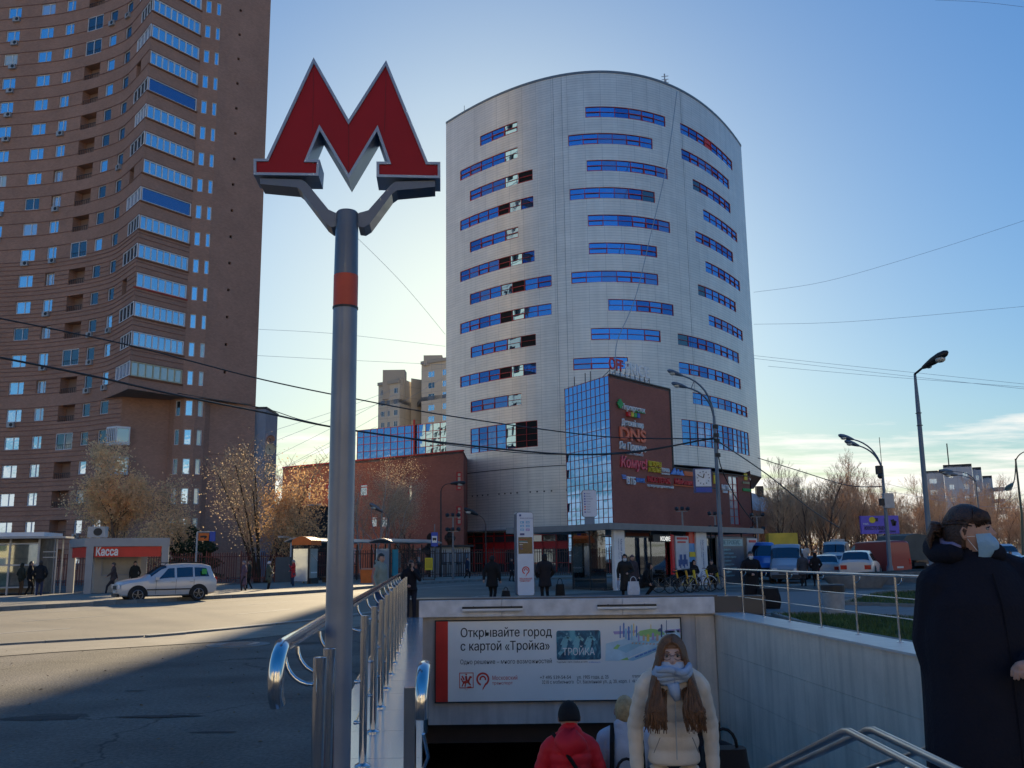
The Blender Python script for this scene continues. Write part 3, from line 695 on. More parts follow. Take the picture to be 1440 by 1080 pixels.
# ================================================================ OFFICE TOWER
TP0=[(-14.6,202.8),(-8.3,195.6),(-2.3,189.8),(3.9,185),(9.9,181.8),(16.9,180.6),(23.3,181),(29.6,183),(36.9,187.4),(46.5,198.9),(52.7,208.1),(57.8,217.2)]
TP0=[(a*.588,b*.588) for a,b in TP0]
cf=np.polyfit([p[0] for p in TP0],[p[1] for p in TP0],4)
xs=np.linspace(TP0[0][0],TP0[-1][0],46); TP=Path([(x,float(np.polyval(cf,x))) for x in xs])
ZT=60.45
ot=thing('office_tower',(0,0,0),'round fronted silver panelled office tower with red framed blue windows','office tower')
def hz(P,px,z):
    lo,hi=60.,780.
    for _ in range(40):
        y=(lo+hi)/2
        if P.zat((px,y))>z: lo=y
        else: hi=y
    return P.hit((px,y))
rows=[55.85-3.49*i for i in range(11)]
Lg=[(675,727.7),(647,728),(660.7,749),(647,750),(660.7,729),(647,751.7),(660.7,775.7),(647,775.7),(661.7,753.5),(647,754),(661.7,733.3)]
Cg=[(823,935.7),(799,917.7),(825,939),(801,921),(826.7,942.3),(828,924),(803.3,925.7),(855.3,947.3),(831,929),(806,883.3)]
Rg=[(956.7,1030),(958.3,1025.3),(974.3,1027.3),(989,1036.7),(978,1031),(992.3,1040.7),(981.7,1035),(996.7,1044.7),(953.3,1039.3),(955,1041.7),(974.3,1051)]
tops=[]; 
blk={2:[4],3:[4],5:[4],6:[4],7:[4],8:[4],9:[4]}
for g,grp in enumerate((Lg,Cg,Rg)):
    for i,(a,b) in enumerate(grp):
        z1=rows[i]; z0=z1-1.42; sa,sb=hz(TP,a,z1-.7),hz(TP,b,z1-.7); n=max(2,round((sb-sa)/1.95)); tops.append((sa,sb,z0,z1,.2))
        rr=random.Random(g*50+i)
        sash=[[0,3,4],[1,4],[0,3,4],[1,4],[0,3,4],[0,3],[0,3,4],[2,3],[0,3],[0,1]][i%10] if g==1 else rr.sample(range(n),2) if n>2 else []
        gl=[None]*n
        if g==0 and i in blk and n>4: gl[4]=voidm  # flat black pane, painted for the brick tower's dark reflection
        if (g,i) in((1,3),): gl[-1]=glassd
        if g==2 and i in(2,6,8): gl[0]=glassd
        if g==2 and i==0 and n>3: gl[3]=brightred
        oneopen(ot,TP,sa,sb,z0,z1,n,redm,glassb,.11,.055,split=[.5],tilt=.006,gl=gl,sashes=[q for q in sash if q<n])
# double-height windows
for (a,b,bk) in ((661.7,756,1),(959,1053.3,0)):
    sa,sb=hz(TP,a,16),hz(TP,b,16); tops.append((sa,sb,14.4,17.5,.16)); n=round((sb-sa)/1.5)
    gl=[None]*n
    if bk: gl[-1]=voidm; gl[-2]=voidm  # end panes painted black as a dark reflection too
    oneopen(ot,TP,sa,sb,14.4,17.5,n,redm,glassb,.06,.06,split=[.25,.5,.75],tilt=.01,gl=gl)
sc_=hz(TP,944,12)
m=MB(); facade(m,TP,12.05,ZT,tops,.16); m.build('panel_wall',panel,ot)
PL=Path([tuple(TP.at(sc_*i/24)) for i in range(25)])
m=MB(); facade(m,PL,4.95,12.0495,[],.16); m.build('lower_panel_wall',panel,ot)
# small row of vents
m=MB()
for i in range(26):
    s_=.8+i*.93
    if i%5!=4: vbar(m,TP,s_,9.05,9.2,.16,-.02,.1)
m.build('vent_row',darkm,ot)
seam=MB()
for s_ in (TP.hit((778,150)),TP.hit((790,150)),TP.hit((962,250))): vbar(seam,TP,s_,12.1,ZT,.03,-.005,.03)
seam.build('panel_seam',greym,ot)
bk=[(TP.p[0].x,TP.p[0].y),(-9.7,148),(38.5,150),(TP.p[-1].x,TP.p[-1].y)][::-1]
m=MB(); facade(m,Path(bk),4.95 if 0 else 12.05,ZT,[]); m.build('rear_wall',panel,ot)
m=MB(); facade(m,Path([(30,118),(30,146),(-9.6,146),(-8.6,119.3)]),-.1,12.05,[]); m.build('rear_base',brickr,ot)
m=MB(); m.slab([tuple(p) for p in TP.p]+bk[1:3],ZT-.1,ZT+.12); m.build('roof',greym,ot)
m=MB(); m.slab([tuple(p) for p in TP.p]+bk[1:3],11.95,12.045); m.build('soffit',darkm,ot)
m=MB(); 
for (a,b) in zip(TP.p,TP.p[1:]): m.bar((a.x,a.y-.02,ZT+.0),(b.x,b.y-.02,ZT+.0),.1,.3)
m.build('coping',mat('coping_metal',(.16,.2,.24),.5,.3),ot)
ph=TP.at(TP.hit((941,118))); m=MB(); m.tube([(ph.x,ph.y+3,ZT),(ph.x,ph.y+3,ZT+3.2)],.09); 
for q in range(5): m.bar((ph.x-.4,ph.y+3,ZT+1+q*.45),(ph.x+.5,ph.y+3,ZT+1.1+q*.45),.07)
m.box((ph.x+.05,ph.y+2.9,ZT+1.8),(.3,.2,.9)); m.build('antenna_mast',ltgrey,ot)
m=MB(); m.tube([(TP.at(4).x,TP.at(4).y+2,ZT),(TP.at(4).x,TP.at(4).y+2,ZT+2)],.03); m.build('aerial',darkm,ot)
# shop front at the foot
sp=Path([(p[0]*1.0,p[1]+.6) for p in [tuple(TP.at(x)) for x in np.linspace(.3,sc_,19)]])
m=MB(); 
for i in range(19):
    vbar(m,sp,sp.s[i] if i<18 else sp.s[-1]-.1,0,4.95,.12,0,.12)
for z in (1.0,2.6,3.4,4.2,4.9): bars(m,sp,0,sp.s[-1],z,.1,.1,0)
m.build('shop_frame',redm,ot)
rr=random.Random(5)
for i in range(18):
    for (z0,z1) in ((0,1),(1,2.6),(2.6,3.4),(3.4,4.9)):
        pane(ot,sp,sp.s[i],sp.s[i+1],z0,z1,.12,brightred if (z0==2.6 and i in(1,4,5,6,8,9,10,12)) or (z0==1 and i in(4,5)) else glassd,rr.uniform(-.02,.02))
m=MB(); facade(m,PL,4.6,4.95,[]); 
for a,b in zip(PL.p,PL.p[1:]): m.bar((a.x,a.y-.5,4.85),(b.x,b.y-.5,4.85),1.2,.14)
m.build('canopy',ltgrey,ot)
# ---------------------------------------------------------------- brick and glass sign block
A=(9.8,92.3); Bx=(17.4,101.3); ul=math.hypot(Bx[0]-A[0],Bx[1]-A[1]); ux,uy=(Bx[0]-A[0])/ul,(Bx[1]-A[1])/ul
def bp(s_): return (A[0]+ux*s_,A[1]+uy*s_)
sb_=thing('mall_corner_block',(0,0,0),'brick and mirror glass shopping block with shop signs in front of the office tower','shopping block')
FP=Path([A,bp(11.68)]); F2=Path([bp(11.685),bp(30)])
m=MB(); facade(m,FP,0,19.65,[]); m.build('brick_wall',brickr,sb_)
fo=[(12.75,15.1,5.1,10.9,.2)]
m=MB(); facade(m,F2,0,11.05,fo); m.build('low_brick_wall',brickr,sb_)
oneopen(sb_,F2,12.75,15.1,5.1,10.9,2,redm,glassn,.1,.08,split=[.17,.33,.5,.67,.83])
m=MB(); e=bp(30); facade(m,Path([e,(e[0]+1,e[1]+8)]),0,11.05,[]); facade(m,Path([bp(11.68),(15.5,111)]),11,19.65,[]); m.build('return_wall',brickr,sb_)
m=MB(); m.slab([A,bp(11.68),(15.5,111),(6.8,112)],19.4,19.6); m.slab([bp(11.7),bp(30),(30,118),(15.5,111)],10.8,11.0); m.build('roof',greym,sb_)
m=MB(); m.bar((*A,19.68),(*bp(11.68),19.68),.3,.14); m.bar((*bp(11.69),11.08),(*bp(30),11.08),.3,.12); m.bar((*bp(11.75),11),(*bp(11.75),19.7),.22,.22); m.build('coping',darkm,sb_)
GP=Path([(5.7,100),(A[0]-.03,A[1])])
nc,nr=10,21; gz0=1.0; gz1=19.6
m=MB()
for i in range(nc+1): vbar(m,GP,min(max(GP.s[-1]*i/nc,.05),GP.s[-1]-.06),0,19.7,.05,-.01,.03)
for j in range(nr+1): bars(m,GP,0,GP.s[-1],gz0+(gz1-gz0)*j/nr,.03,.05,-.01)
m.build('red_grid',redm,sb_)
for i in range(nc):
    for j in range(nr): pane(sb_,GP,GP.s[-1]*i/nc,GP.s[-1]*(i+1)/nc,gz0+(gz1-gz0)*j/nr,gz0+(gz1-gz0)*(j+1)/nr,.02,glassw,rr.uniform(-.012,.012),name='glass_pane')
m=MB(); facade(m,Path([(6.7,111),(5.7,100)]),0,19.65,[]); m.build('glass_return',glassd,sb_)
m=MB(); m.quad((5.8,100.3,0),(9.9,92.8,0),(9.9,92.8,19.5),(5.8,100.3,19.5)); m.build('glass_backing',voidm,sb_)
# ---------------------------------------------------------------- low brick wing with glass attic
wi=thing('brick_wing',(0,0,0),'long red brown brick wing with a blue glass attic beside the silver tower','building')
WA,WB=(-30.7,124.1),(-5.7,106.9); WP=Path([WA,WB]); wo=[]
def wwin(xa,xb,ya,yb,n=1,gl=None,sp_=None):
    a,z1=onp(xa,ya,WA,WB); b,z0=onp(xb,yb,WA,WB); z1=max(z1,z0+.5); wo.append((a,b,z0,z1,.2)); oneopen(wi,WP,a,b,z0,z1,n,redm,gl or glassn,.08,.16,split=sp_)
for w_ in ((407.5,419,683,705),(432,438,681,703),(459,466,681,703),(573.5,580,681,706),(505,517,681,698),(521,531,726,742),(535,545,726,742),(460,466,728,744)): wwin(*w_,sp_=[.75])
wwin(641.5,649,664,689,1,glassc,[.2,.75]); wwin(641.5,649,712,738,1,glassc,[.3,.75])
m=MB(); facade(m,WP,0,13.8,wo); facade(m,Path([WB,(-5.7,119)]),0,13.8,[]); facade(m,Path([(-31,140),WA]),0,13.8,[]); m.build('wall',brickr,wi)
m=MB(); m.bar((*WA,13.85),(*WB,13.85),.3,.16); m.build('red_coping',redm,wi)
m=MB(); m.slab([WA,WB,(-5.7,122),(-31,142)],13.5,13.75); m.build('roof',greym,wi)
AA,AB=(-22,130.8),(-8.7,123.4); AP=Path([AA,AB]); m=MB(); nc2,nr2=13,6
for i in range(nc2+1): vbar(m,AP,min(max(AP.s[-1]*i/nc2,.05),AP.s[-1]-.05),13.2,19.6,.08,-.01,.04)
for j in range(nr2+1): bars(m,AP,0,AP.s[-1],13.4+6.2*j/nr2,.04,.07,-.01)
vbar(m,AP,AP.s[-1]*.655,12,20.3,.22,-.2,.2)
m.build('red_grid',redm,wi)
for i in range(nc2):
    for j in range(nr2): pane(wi,AP,AP.s[-1]*i/nc2,AP.s[-1]*(i+1)/nc2,13.4+6.2*j/nr2,13.4+6.2*(j+1)/nr2,.03,glassw,rr.uniform(-.01,.01),name='glass_pane')
m=MB(); facade(m,Path([(-23,142),AA]),13,19.6,[]); m.slab([(-22,131.2),(-8.7,123.8),(-9,140),(-22.5,142)],13,19.55); m.build('attic_core',darkm,wi)
# ================================================================ FAR BUILDINGS
def block(name,label,cat,pts,zb,fl,cols,wall,fr,gls,stairs=None,wz=1.4):
    t=thing(name,(0,0,0),label,cat); P=Path(pts); O=[]
    n=int((zb-2)/fl)
    for (a,b) in cols:
        for k in range(n):
            z1=zb-1.3-k*fl; O.append((a*P.s[-1],b*P.s[-1],z1-wz,z1,.25)); putwin2(t,P,a*P.s[-1],b*P.s[-1],z1-wz,wz,gls)
    m=MB(); facade(m,P,0,zb,O); m.build('wall',wall,t)
    return t,P
def putwin2(t,P,a,b,z0,h_,g):
    putwin(t,P,a,b,z0,h_,2,g if rs.random()<.7 else glassd,.12)
beige=uvmat('beige_panel',(.62,.55,.44),(.57,.50,.40),(.40,.36,.30),3.2,2.8,.05,.85,0,0,.08,.2)
D=232
def fp(x,y,rho): return pt(x,y,rho)
seg=[(532,568,530),(545,568,552),(553,568,545)]
bt,P1=block('panel_block','pale beige panel tower block with stepped roof behind the blue glass attic','tower block',[fp(532,560,236),fp(562,560,231)],EYE+te(545,538)*232,2.8,[(.12,.3),(.42,.55),(.72,.9)],beige,white,glassd)
P2=Path([fp(562,560,231),fp(585,560,240)]); m=MB(); facade(m,P2,0,EYE+te(560,532)*232,[]); 
P3=Path([fp(578,560,236),fp(593,555,238)]); facade(m,P3,0,EYE+te(585,532)*236,[])
P5=Path([fp(592.5,560,238),fp(592.6,560,229)]); facade(m,P5,0,EYE+te(598,512)*229,[]); m.build('wall',beige,bt)
O=[]; zt4=EYE+te(598,512)*229; P4=Path([fp(592.6,560,229),fp(628,560,224),fp(650,560,236)])
for k in range(17):
    for (a,b) in ((.1,.2),(.32,.38),(.5,.6)):
        z1=zt4-2.2-2.8*k; O.append((a*P4.s[-1],b*P4.s[-1],z1-1.5,z1,.2)); putwin2(bt,P4,a*P4.s[-1],b*P4.s[-1],z1-1.5,1.5,glassr)
m=MB(); facade(m,P4,0,zt4,O); m.build('wall',beige,bt)
c4=P4.at(P4.s[-1]*.3,-.0); m=MB(); 
for P,zt_ in ((P1,EYE+te(545,538)*232),(P4,zt4)):
    for a,b in zip(P.p,P.p[1:]): m.bar((a.x,a.y,zt_+.2),(b.x,b.y,zt_+.2),.8,.8)
mid=P1.at(P1.s[-1]*.72,-.2); m.box((mid.x,mid.y+3,EYE+te(553,531)*232-1.5),(5.6,4,7.5)); m.box((P4.at(P4.s[1]*.45).x,P4.at(P4.s[1]*.45).y+2.5,zt4+.6),(4.6,4,2.6)); m.build('roof_housing',beige,bt)
m=MB(); m.slab([tuple(p) for p in P1.p]+[P2.at(P2.s[-1]-.1)]+[tuple(p) for p in P4.p]+[(-10,262),(-34,262)],40,41); m.build('roof',greym,bt)
# grey block on the right horizon
D=260
gw=uvmat('grey_blue_panel',(.55,.56,.58),(.52,.53,.55),(.42,.43,.44),3,2.8,.05,.8,0,0,.06,.2)
zr=EYE+te(1350,655)*D
def gb(xa,xb,yt,d,label=None):
    P=Path([fp(xa,700,d),fp(xb,700,d)]); z=EYE+te((xa+xb)/2,yt)*d; O=[]
    n=max(1,round(P.s[-1]/4.2))
    for k in range(int((z-3)/2.9)):
        for i in range(n):
            a=P.s[-1]*(i+.3)/n; b=P.s[-1]*(i+.66)/n; z1=z-1.6-k*2.9; O.append((a,b,z1-1.3,z1,.2)); putwin(rt,P,a,b,z1-1.3,1.3,2,glassn,.12)
    m=MB(); facade(m,P,0,z,O); r1=P.p[-1]*1.06; r0=P.p[0]*1.06; facade(m,Path([tuple(P.p[-1]),tuple(r1)]),0,z,[]); facade(m,Path([tuple(r0),tuple(P.p[0])]),0,z,[]); m.build('wall',gw,rt)
    m=MB(); m.slab([tuple(P.p[0]),tuple(P.p[-1]),tuple(r1),tuple(r0)],z-.3,z+.4); m.build('roof',darkm,rt)
rt=thing('grey_tower_block',(0,0,0),'distant blue grey stepped tower block above the bare trees','tower block')
gb(1300,1330,664,262); gb(1330.3,1371,655,256); gb(1371.3,1384,659,262); gb(1384.3,1398,671,266)
m=MB()
for k in range(12):
    q=fp(1399,690,264); m.box((q[0]+.6,q[1],zr-6-k*2.9),(1.6,4,.9))
m.build('balcony',gw,rt)
q=fp(1335,660,262); m=MB(); m.tube([(q[0],q[1],zr),(q[0],q[1],zr+6)],.15,5); m.build('aerial',darkm,rt)
# low red house with blue roof beyond the pavilion
hs=thing('brick_house',(0,0,0),'low orange brick house with a blue grey roof beyond the glass pavilion','house')
HP=Path([fp(1054,730,150),fp(1090,730,168)]); O=[]
ob=uvmat('orange_brick',(.30,.14,.09),(.26,.12,.08),(.2,.12,.1),.6,.2,.02,.85)
zh=EYE+te(1070,718)*155
for k in range(3):
    for i in range(4):
        a=HP.s[-1]*(i+.3)/4; z1=zh-.8-k*3; O.append((a,a+1.6,z1-1.7,z1,.2)); putwin2(hs,HP,a,a+1.6,z1-1.7,1.7,glassn)
m=MB(); facade(m,HP,0,zh,O); facade(m,Path([tuple(HP.p[1]),(HP.p[1].x+2,HP.p[1].y+15)]),0,zh,[]); m.build('wall',ob,hs)
m=MB(); a,b=HP.p; m.loft([[(a.x,a.y-.3,zh),(a.x+1,a.y+6,zh+3.2),(a.x+2,a.y+12,zh)],[(b.x,b.y-.3,zh),(b.x+1,b.y+6,zh+3.2),(b.x+2,b.y+12,zh)]]); m.build('roof',mat('blue_roof',(.2,.25,.33),.6),hs)
m=MB(); c=(a+b)/2; m.box((c.x+1,c.y+5,zh+3.6),(1.2,1,1.8)); m.build('chimney',darkm,hs)
# blocks left of the wing, seen over the pavilion
dl=thing('low_roofed_house',(0,0,0),'low house with a blue grey roof far behind the dark slatted pavilion','house')
HP=Path([fp(372,700,170),fp(402,700,170)]); m=MB(); facade(m,HP,0,8,[]); m.build('wall',beige,dl)
m=MB(); a,b=HP.p; m.loft([[(a.x,a.y-.3,8),(a.x,a.y+6,11.5),(a.x,a.y+12,8)],[(b.x,b.y-.3,8),(b.x,b.y+6,11.5),(b.x,b.y+12,8)]]); m.build('roof',MT['blue_roof'],dl)
# pale blocks added behind the camera to bounce warm sunlight; mirrored in the glass too
for i,(xa,xb,yy,zz_) in enumerate(((-190,-120,-95,42),(-112,-62,-112,48),(-54,-22,-104,30),(-14,34,-118,46),(44,96,-100,38),(104,170,-90,46))):
    t=thing('residential_block',(0,0,0),['long cream block with dark windows, westmost across the square','tall cream block second in the row across the square','low cream block between two tall ones across the square','tall cream block facing the office tower across the square','mid height cream block right of the square','long cream block at the east end of the row'][i],'apartment block','blocks across the square')
    P=Path([(xb,yy),(xa,yy)]); O=[]; nn_=int((xb-xa)/5)
    for k in range(int(zz_/3)-1):
        for j in range(nn_): O.append((j*5+1.5,j*5+3.6,1.4+k*3,2.9+k*3,.25))
    m=MB(); facade(m,P,0,zz_,O); facade(m,Path([(xa,yy),(xa,yy-14)]),0,zz_,[]); facade(m,Path([(xb,yy-14),(xb,yy)]),0,zz_,[]); m.build('wall',cream,t)
    m=MB(); m.slab([(xa,yy),(xa,yy-14),(xb,yy-14),(xb,yy)],zz_-.2,zz_+.3); m.build('roof',greym,t)
    m=MB(); m.quad((xb,yy-.24,0),(xa,yy-.24,0),(xa,yy-.24,zz_),(xb,yy-.24,zz_)); m.build('glazing',glassd,t)
# ================================================================ SHOP SIGNS on the brick block
ANG=math.atan2(uy,ux)
def signm(s_,z,lift=.12): 
    p=bp(s_); return Matrix.Translation((p[0]+uy*lift,p[1]-ux*lift,z))@Matrix.Rotation(ANG,4,'Z')@Matrix.Rotation(rad(90),4,'X')
def sg(x,y): return onp(x,y,A,Bx)
def sign(body,x0_,y0_,x1_,y1_,mt,name='shop_sign',bold=0.0080,size=None,shear=0,par=sb_):
    s0,z0=sg(x0_,y1_); s1,z1=sg(x1_,y1_); _,zt=sg(x0_,y0_); h_=(zt-z0)
    o=text(body,(size or h_*1.35),mt,par,signm(s0,z0),.07,bold,w=s1-s0,name=name,shear=shear); return o
wl=mat('sign_white',(.8,.8,.8),.5); dnsm=mat('sign_coral',(.85,.16,.07),.45); pinkr=mat('sign_pink_red',(.75,.08,.12),.45); dkred=mat('sign_dark_red',(.6,.02,.03),.45)
def sbox(x0_,y0_,x1_,y1_,mt,name='sign_panel',d=.1):
    s0,z0=sg(x0_,y1_); s1,_=sg(x1_,y1_); _,z1=sg(x0_,y0_); p=bp((s0+s1)/2); m=MB(); m.box((p[0]+uy*(.03+d/2),p[1]-ux*(.03+d/2),(z0+z1)/2),(s1-s0,d,z1-z0),ANG); return m.build(name,mt,sb_)
sign('Перекресток',873,567,905,575,wl,bold=0.0120); sign('♣',867,562,873,572,green) if 0 else None
s0,z0=sg(870,568); p=bp(s0); m=MB()
for q in range(4): 
    a=q*math.pi/2; m.tube([(p[0]+uy*.1+ux*.25*math.cos(a),p[1]-ux*.1+uy*.25*math.cos(a),z0+.25*math.sin(a)),(p[0]+uy*.25+ux*.25*math.cos(a),p[1]-ux*.25+uy*.25*math.cos(a),z0+.25*math.sin(a))],.24,10)
m.build('sign_emblem',green,sb_); sign('гипермаркет',890,576,905,579,green,bold=0.0040)
for i,mt_ in enumerate((brightred,yellow,green,bluem)): sbox(880+i*4.3,579.5+i*.7,883.6+i*4.3,585.5+i*.7,mt_,'sign_cube',.3)
sign('Детский мир',873,588.5,903,597.5,wl,bold=0.0120)
sign('DNS',869.5,599,906,616.5,dnsm,bold=0.0520)
sign('Ян Примус',869.5,620,907,631,wl,bold=0.0060,shear=.1); sign('РЕСТОРАН',880,636,902,639,wl,bold=0.0000)
sign('Комус!',871,641,908,656,pinkr,bold=0.0400,shear=.15)
sign('ШТОРЫ',910.5,648,928,655,yellow,bold=0.0160); sign('АТЕЛЬЕ',910.5,656.5,928,663,yellow,bold=0.0160)
sign('ТОЧКА',928.5,658,940,663,wl,bold=0.0160); sign('ателье',929,664,940,667,wl)
s0,z0=sg(941,667); m=MB(); p=bp(s0)
for q in range(3):
    b=bp(s0+q*.75); m.loft([[(b[0]+uy*.1,b[1]-ux*.1,z0),(b[0]+ux*1.3+uy*.1,b[1]+uy*1.3-ux*.1,z0),(b[0]+ux*.9+uy*.1,b[1]+uy*.9-ux*.1,z0+.75-.1*q)],[(b[0]+uy*.25,b[1]-ux*.25,z0),(b[0]+ux*1.3+uy*.25,b[1]+uy*1.3-ux*.25,z0),(b[0]+ux*.9+uy*.25,b[1]+uy*.9-ux*.25,z0+.75-.1*q)]])
m.build('sign_emblem',mat('sign_sky_blue',(.1,.3,.75),.45),sb_)
sign('ЭВЕРЕСТ',961,663.5,985,669,mat('sign_orange',(.8,.2,.03),.5),bold=0.0240) if 0 else sbox(961,662.5,986,668.5,mat('sign_orange',(.75,.14,.03),.5))
sign('ВТБ',880,670,892,680.5,wl,bold=0.0200); sign('БАНК',893.5,672,905,678,MT['sign_sky_blue'],bold=0.0080)
for q in range(3): sbox(873.5+q*.6,667.5+q*2.2,879+q*.4,668.8+q*2.2,MT['sign_sky_blue'],'sign_stripe')
sign('МОСТЕРОК',909.5,669.5,941,677.5,dkred,bold=0.0200); sign('центр предложений',909,680,945,684,wl,bold=0.0040)
sign('Майолика',947,672.5,975,680,dkred,bold=0.0200,shear=.25); sbox(947,681.5,985,682.8,mat('sign_orange',(.75,.14,.03),.5))
sign('МТС',1014,681.5,1025.5,689,wl,bold=0.0240)
sbox(1003,665,1009,680,yellow); sbox(1046,666,1050,675,yellow); sbox(1043.5,677,1053,680,mat('sign_olive',(.3,.28,.15),.5)); sbox(1044,686.5,1055,690.5,green); sbox(1016,690,1022,693,wl)
# small window and house plate low down
sbox(862.5,752,866.5,757,bluem,'house_plate')
# roof sign
def roofm(s_,z): return signm(s_,z,-.8)
s0=sg(866,530)[0]; s1=sg(887,530)[0]; s2=sg(888,530)[0]; s3=sg(921,540)[0]
text('OFF',1.75,dkred,sb_,roofm(s0,20.6),.05,.03,w=(s1-s0)*.93,name='roof_sign_letters'); text('PRICE',1.75,wl,sb_,roofm(s2+.1,20.6),.05,.03,w=s3-s2,name='roof_sign_letters')
text('ПЕРВЫЙ МАГАЗИН СКИДОК',.6,wl,sb_,roofm(s0+.4,19.95),.05,.0,w=s3-s0-.6,name='roof_sign_letters')
m=MB()
for q in range(9):
    b=bp(s0+(s3-s0)*q/8); m.bar((b[0]-uy*.7,b[1]+ux*.7,19.6),(b[0]-uy*.7,b[1]+ux*.7,20.6),.07); m.bar((b[0]-uy*.7,b[1]+ux*.7,20.4),(b[0]-uy*2,b[1]+ux*2,19.6),.05)
m.build('sign_rack',darkm,sb_)
# small aerials on the glass corner
m=MB()
for q in (.25,.5,.62): b=GP.at(GP.s[-1]*q); m.tube([(b.x,b.y+.4,19.6),(b.x,b.y+.4,20.7)],.05,5)
m.build('aerial',darkm,sb_)
# ================================================================ GLASS METRO PAVILION
pav=thing('glass_pavilion',(0,0,0),'single storey glass pavilion with a thin grey roof, white pillars and posters','pavilion')
C0=(2.6,48.5);C1=(4.6,45.2);C2=(15.7,59.3)
d1=Vector((C2[0]-C1[0],C2[1]-C1[1])).normalized(); back=Vector((-d1.y,d1.x))*7
R0=(C1[0],C1[1]);R1=(C2[0],C2[1]);R2=(C2[0]+back.x,C2[1]+back.y);R3=(C0[0]+back.x*.55,C0[1]+back.y*.55)
m=MB(); m.slab([R0,R1,R2,R3,C0],2.92,3.2); m.build('roof',mat('roof_edge',(.15,.17,.20),.45,.4),pav)
m=MB(); m.slab([(x*1.0,y+.25) for x,y in (R0,R1,R2,R3,C0)],3.2,3.24); m.build('roof_sheet',greym,pav)
u1=d1; n1=Vector((d1.y,-d1.x))
def fpnt(s_,inn=.5): return (C1[0]+u1.x*s_-n1.x*inn,C1[1]+u1.y*s_-n1.y*inn)
PF=Path([fpnt(.25),fpnt(17.4)]); ANP=math.atan2(u1.y,u1.x)
PS=Path([(C0[0]+.35,C0[1]+.55),fpnt(.25)])
def ps(px,y=790): return PF.hit((px,y))
def pmat(s_,z,inn=0.): 
    p=PF.at(s_,inn); return Matrix.Translation((p.x,p.y,z))@Matrix.Rotation(ANP,4,'Z')
m=MB()
for px in (917,945,976,1003,1046,1066): vbar(m,PF,ps(px),0,2.92,.08,.06)
for z in (.08,2.6): bars(m,PF,0,PF.s[-1],z,.06,.07,.06)
vbar(m,PS,.05,0,2.92,.08,.05); vbar(m,PS,PS.s[-1]*.55,0,2.92,.05,.05); bars(m,PS,0,PS.s[-1],.08,.05,.07,.05)
m.build('frame',darkm,pav)
edges=[ps(878),ps(917),ps(945),ps(976)]+[ps(993),ps(1003),ps(1046),ps(1066)]
for a,b in zip(edges,edges[1:]): pane(pav,PF,a,b,.1,2.6,.06,glassk,0,name='glass_wall')
pane(pav,PS,0,PS.s[-1]*.55,.1,2.9,.05,glassk,name='glass_wall'); pane(pav,PS,PS.s[-1]*.55,PS.s[-1],.1,2.9,.05,glassk,name='glass_wall')
blu=mat('print_blue',(.04,.09,.28),.5)
for xa,xb in ((862,877),(978,993)):
    a,b=ps(xa),ps(xb); m=MB(); M0=pmat((a+b)/2,0); m.M=M0; m.box((0,-.02,1.46),(b-a,.16,2.92)); pl=m.build('pillar',white,pav)
    txt='Выход в город' if xa<900 else 'Вход в метро'
    for i,(tt,sz,off) in enumerate((('Магия движения',.2,.08),('следующая станция',.1,-.12))):
        text(tt,sz,blu,pav,M0@Matrix.Translation((off,-.112,2.5))@Matrix.Rotation(rad(90),4,'X')@Matrix.Rotation(rad(-90),4,'Z'),.002,0,name='lettering')
    m=MB(); m.M=M0
    for k in range(3):
        r=.18+.1*k; m.tube([(-.05+r*math.cos(t)*.8,-.105,.35+r*math.sin(t)) for t in [x*math.pi/8 for x in range(4,17)]],.015,4)
    m.build('arc_print',blu,pav)
# interior: back wall with shop, brick core (seen through the glass)
def bs(px,inn): return onp(px,790,fpnt(0,inn),fpnt(10,inn))[0]
m=MB(); q=Path([fpnt(bs(917,4.2),4.2),fpnt(bs(1064,4.2),4.2)]); facade(m,q,0,2.9,[]); m.build('back_wall',mat('pav_inner',(.10,.085,.08),.7,0,.3,1.5),pav)
m=MB(); q=Path([fpnt(bs(881,2.2),2.2),fpnt(bs(916,2.2),2.2)]); facade(m,q,0,2.9,[]); m.build('brick_core',brickr,pav)
def panelp(xa,xb,ya,yb,mt_,name,inn=-.12,d=.1,par=pav):
    a,b=ps(xa,(ya+yb)/2),ps(xb,(ya+yb)/2); p=PF.at(a,inn); zt_=EYE+te((xa+xb)/2,ya)*PF.at((a+b)/2).length; zb_=EYE+te((xa+xb)/2,yb)*PF.at((a+b)/2).length
    m=MB(); m.M=pmat((a+b)/2,(zt_+zb_)/2,inn); m.box((0,0,0),(b-a,d,zt_-zb_)); return m.build(name,mt_,par),pmat(a,zb_,inn),b-a,zt_-zb_
# coffee counter
o,Mx,w_,h_=panelp(916,944,752,762,darkm,'coffee_sign',-.05); text('КОФЕ',.3,mat('lit_white',(.8,.8,.75),.5,emit=.35),pav,Mx@Matrix.Translation((w_*.35,-.06,h_*.15))@Matrix.Rotation(rad(90),4,'X'),.01,.01,w=w_*.5)
panelp(914,944,762,768,mat('menu_dark',(.05,.02,.02),.5),'menu_board',.2)
for q in range(9): panelp(915+q*3.2,917.3+q*3.2,763,770,[brightred,green,yellow,wl,orange][q%5],'menu_card',.12,.03)
o=panelp(903,940,772,803,mat('counter_blue',(.16,.30,.42),.3,0,.2,2),'counter',.9,.4)
panelp(919,940,787,802,mat('counter_front_blue',(.03,.12,.45),.3),'counter_front',.6,.3); panelp(929,938,773,776,yellow,'counter_card',.5,.1)
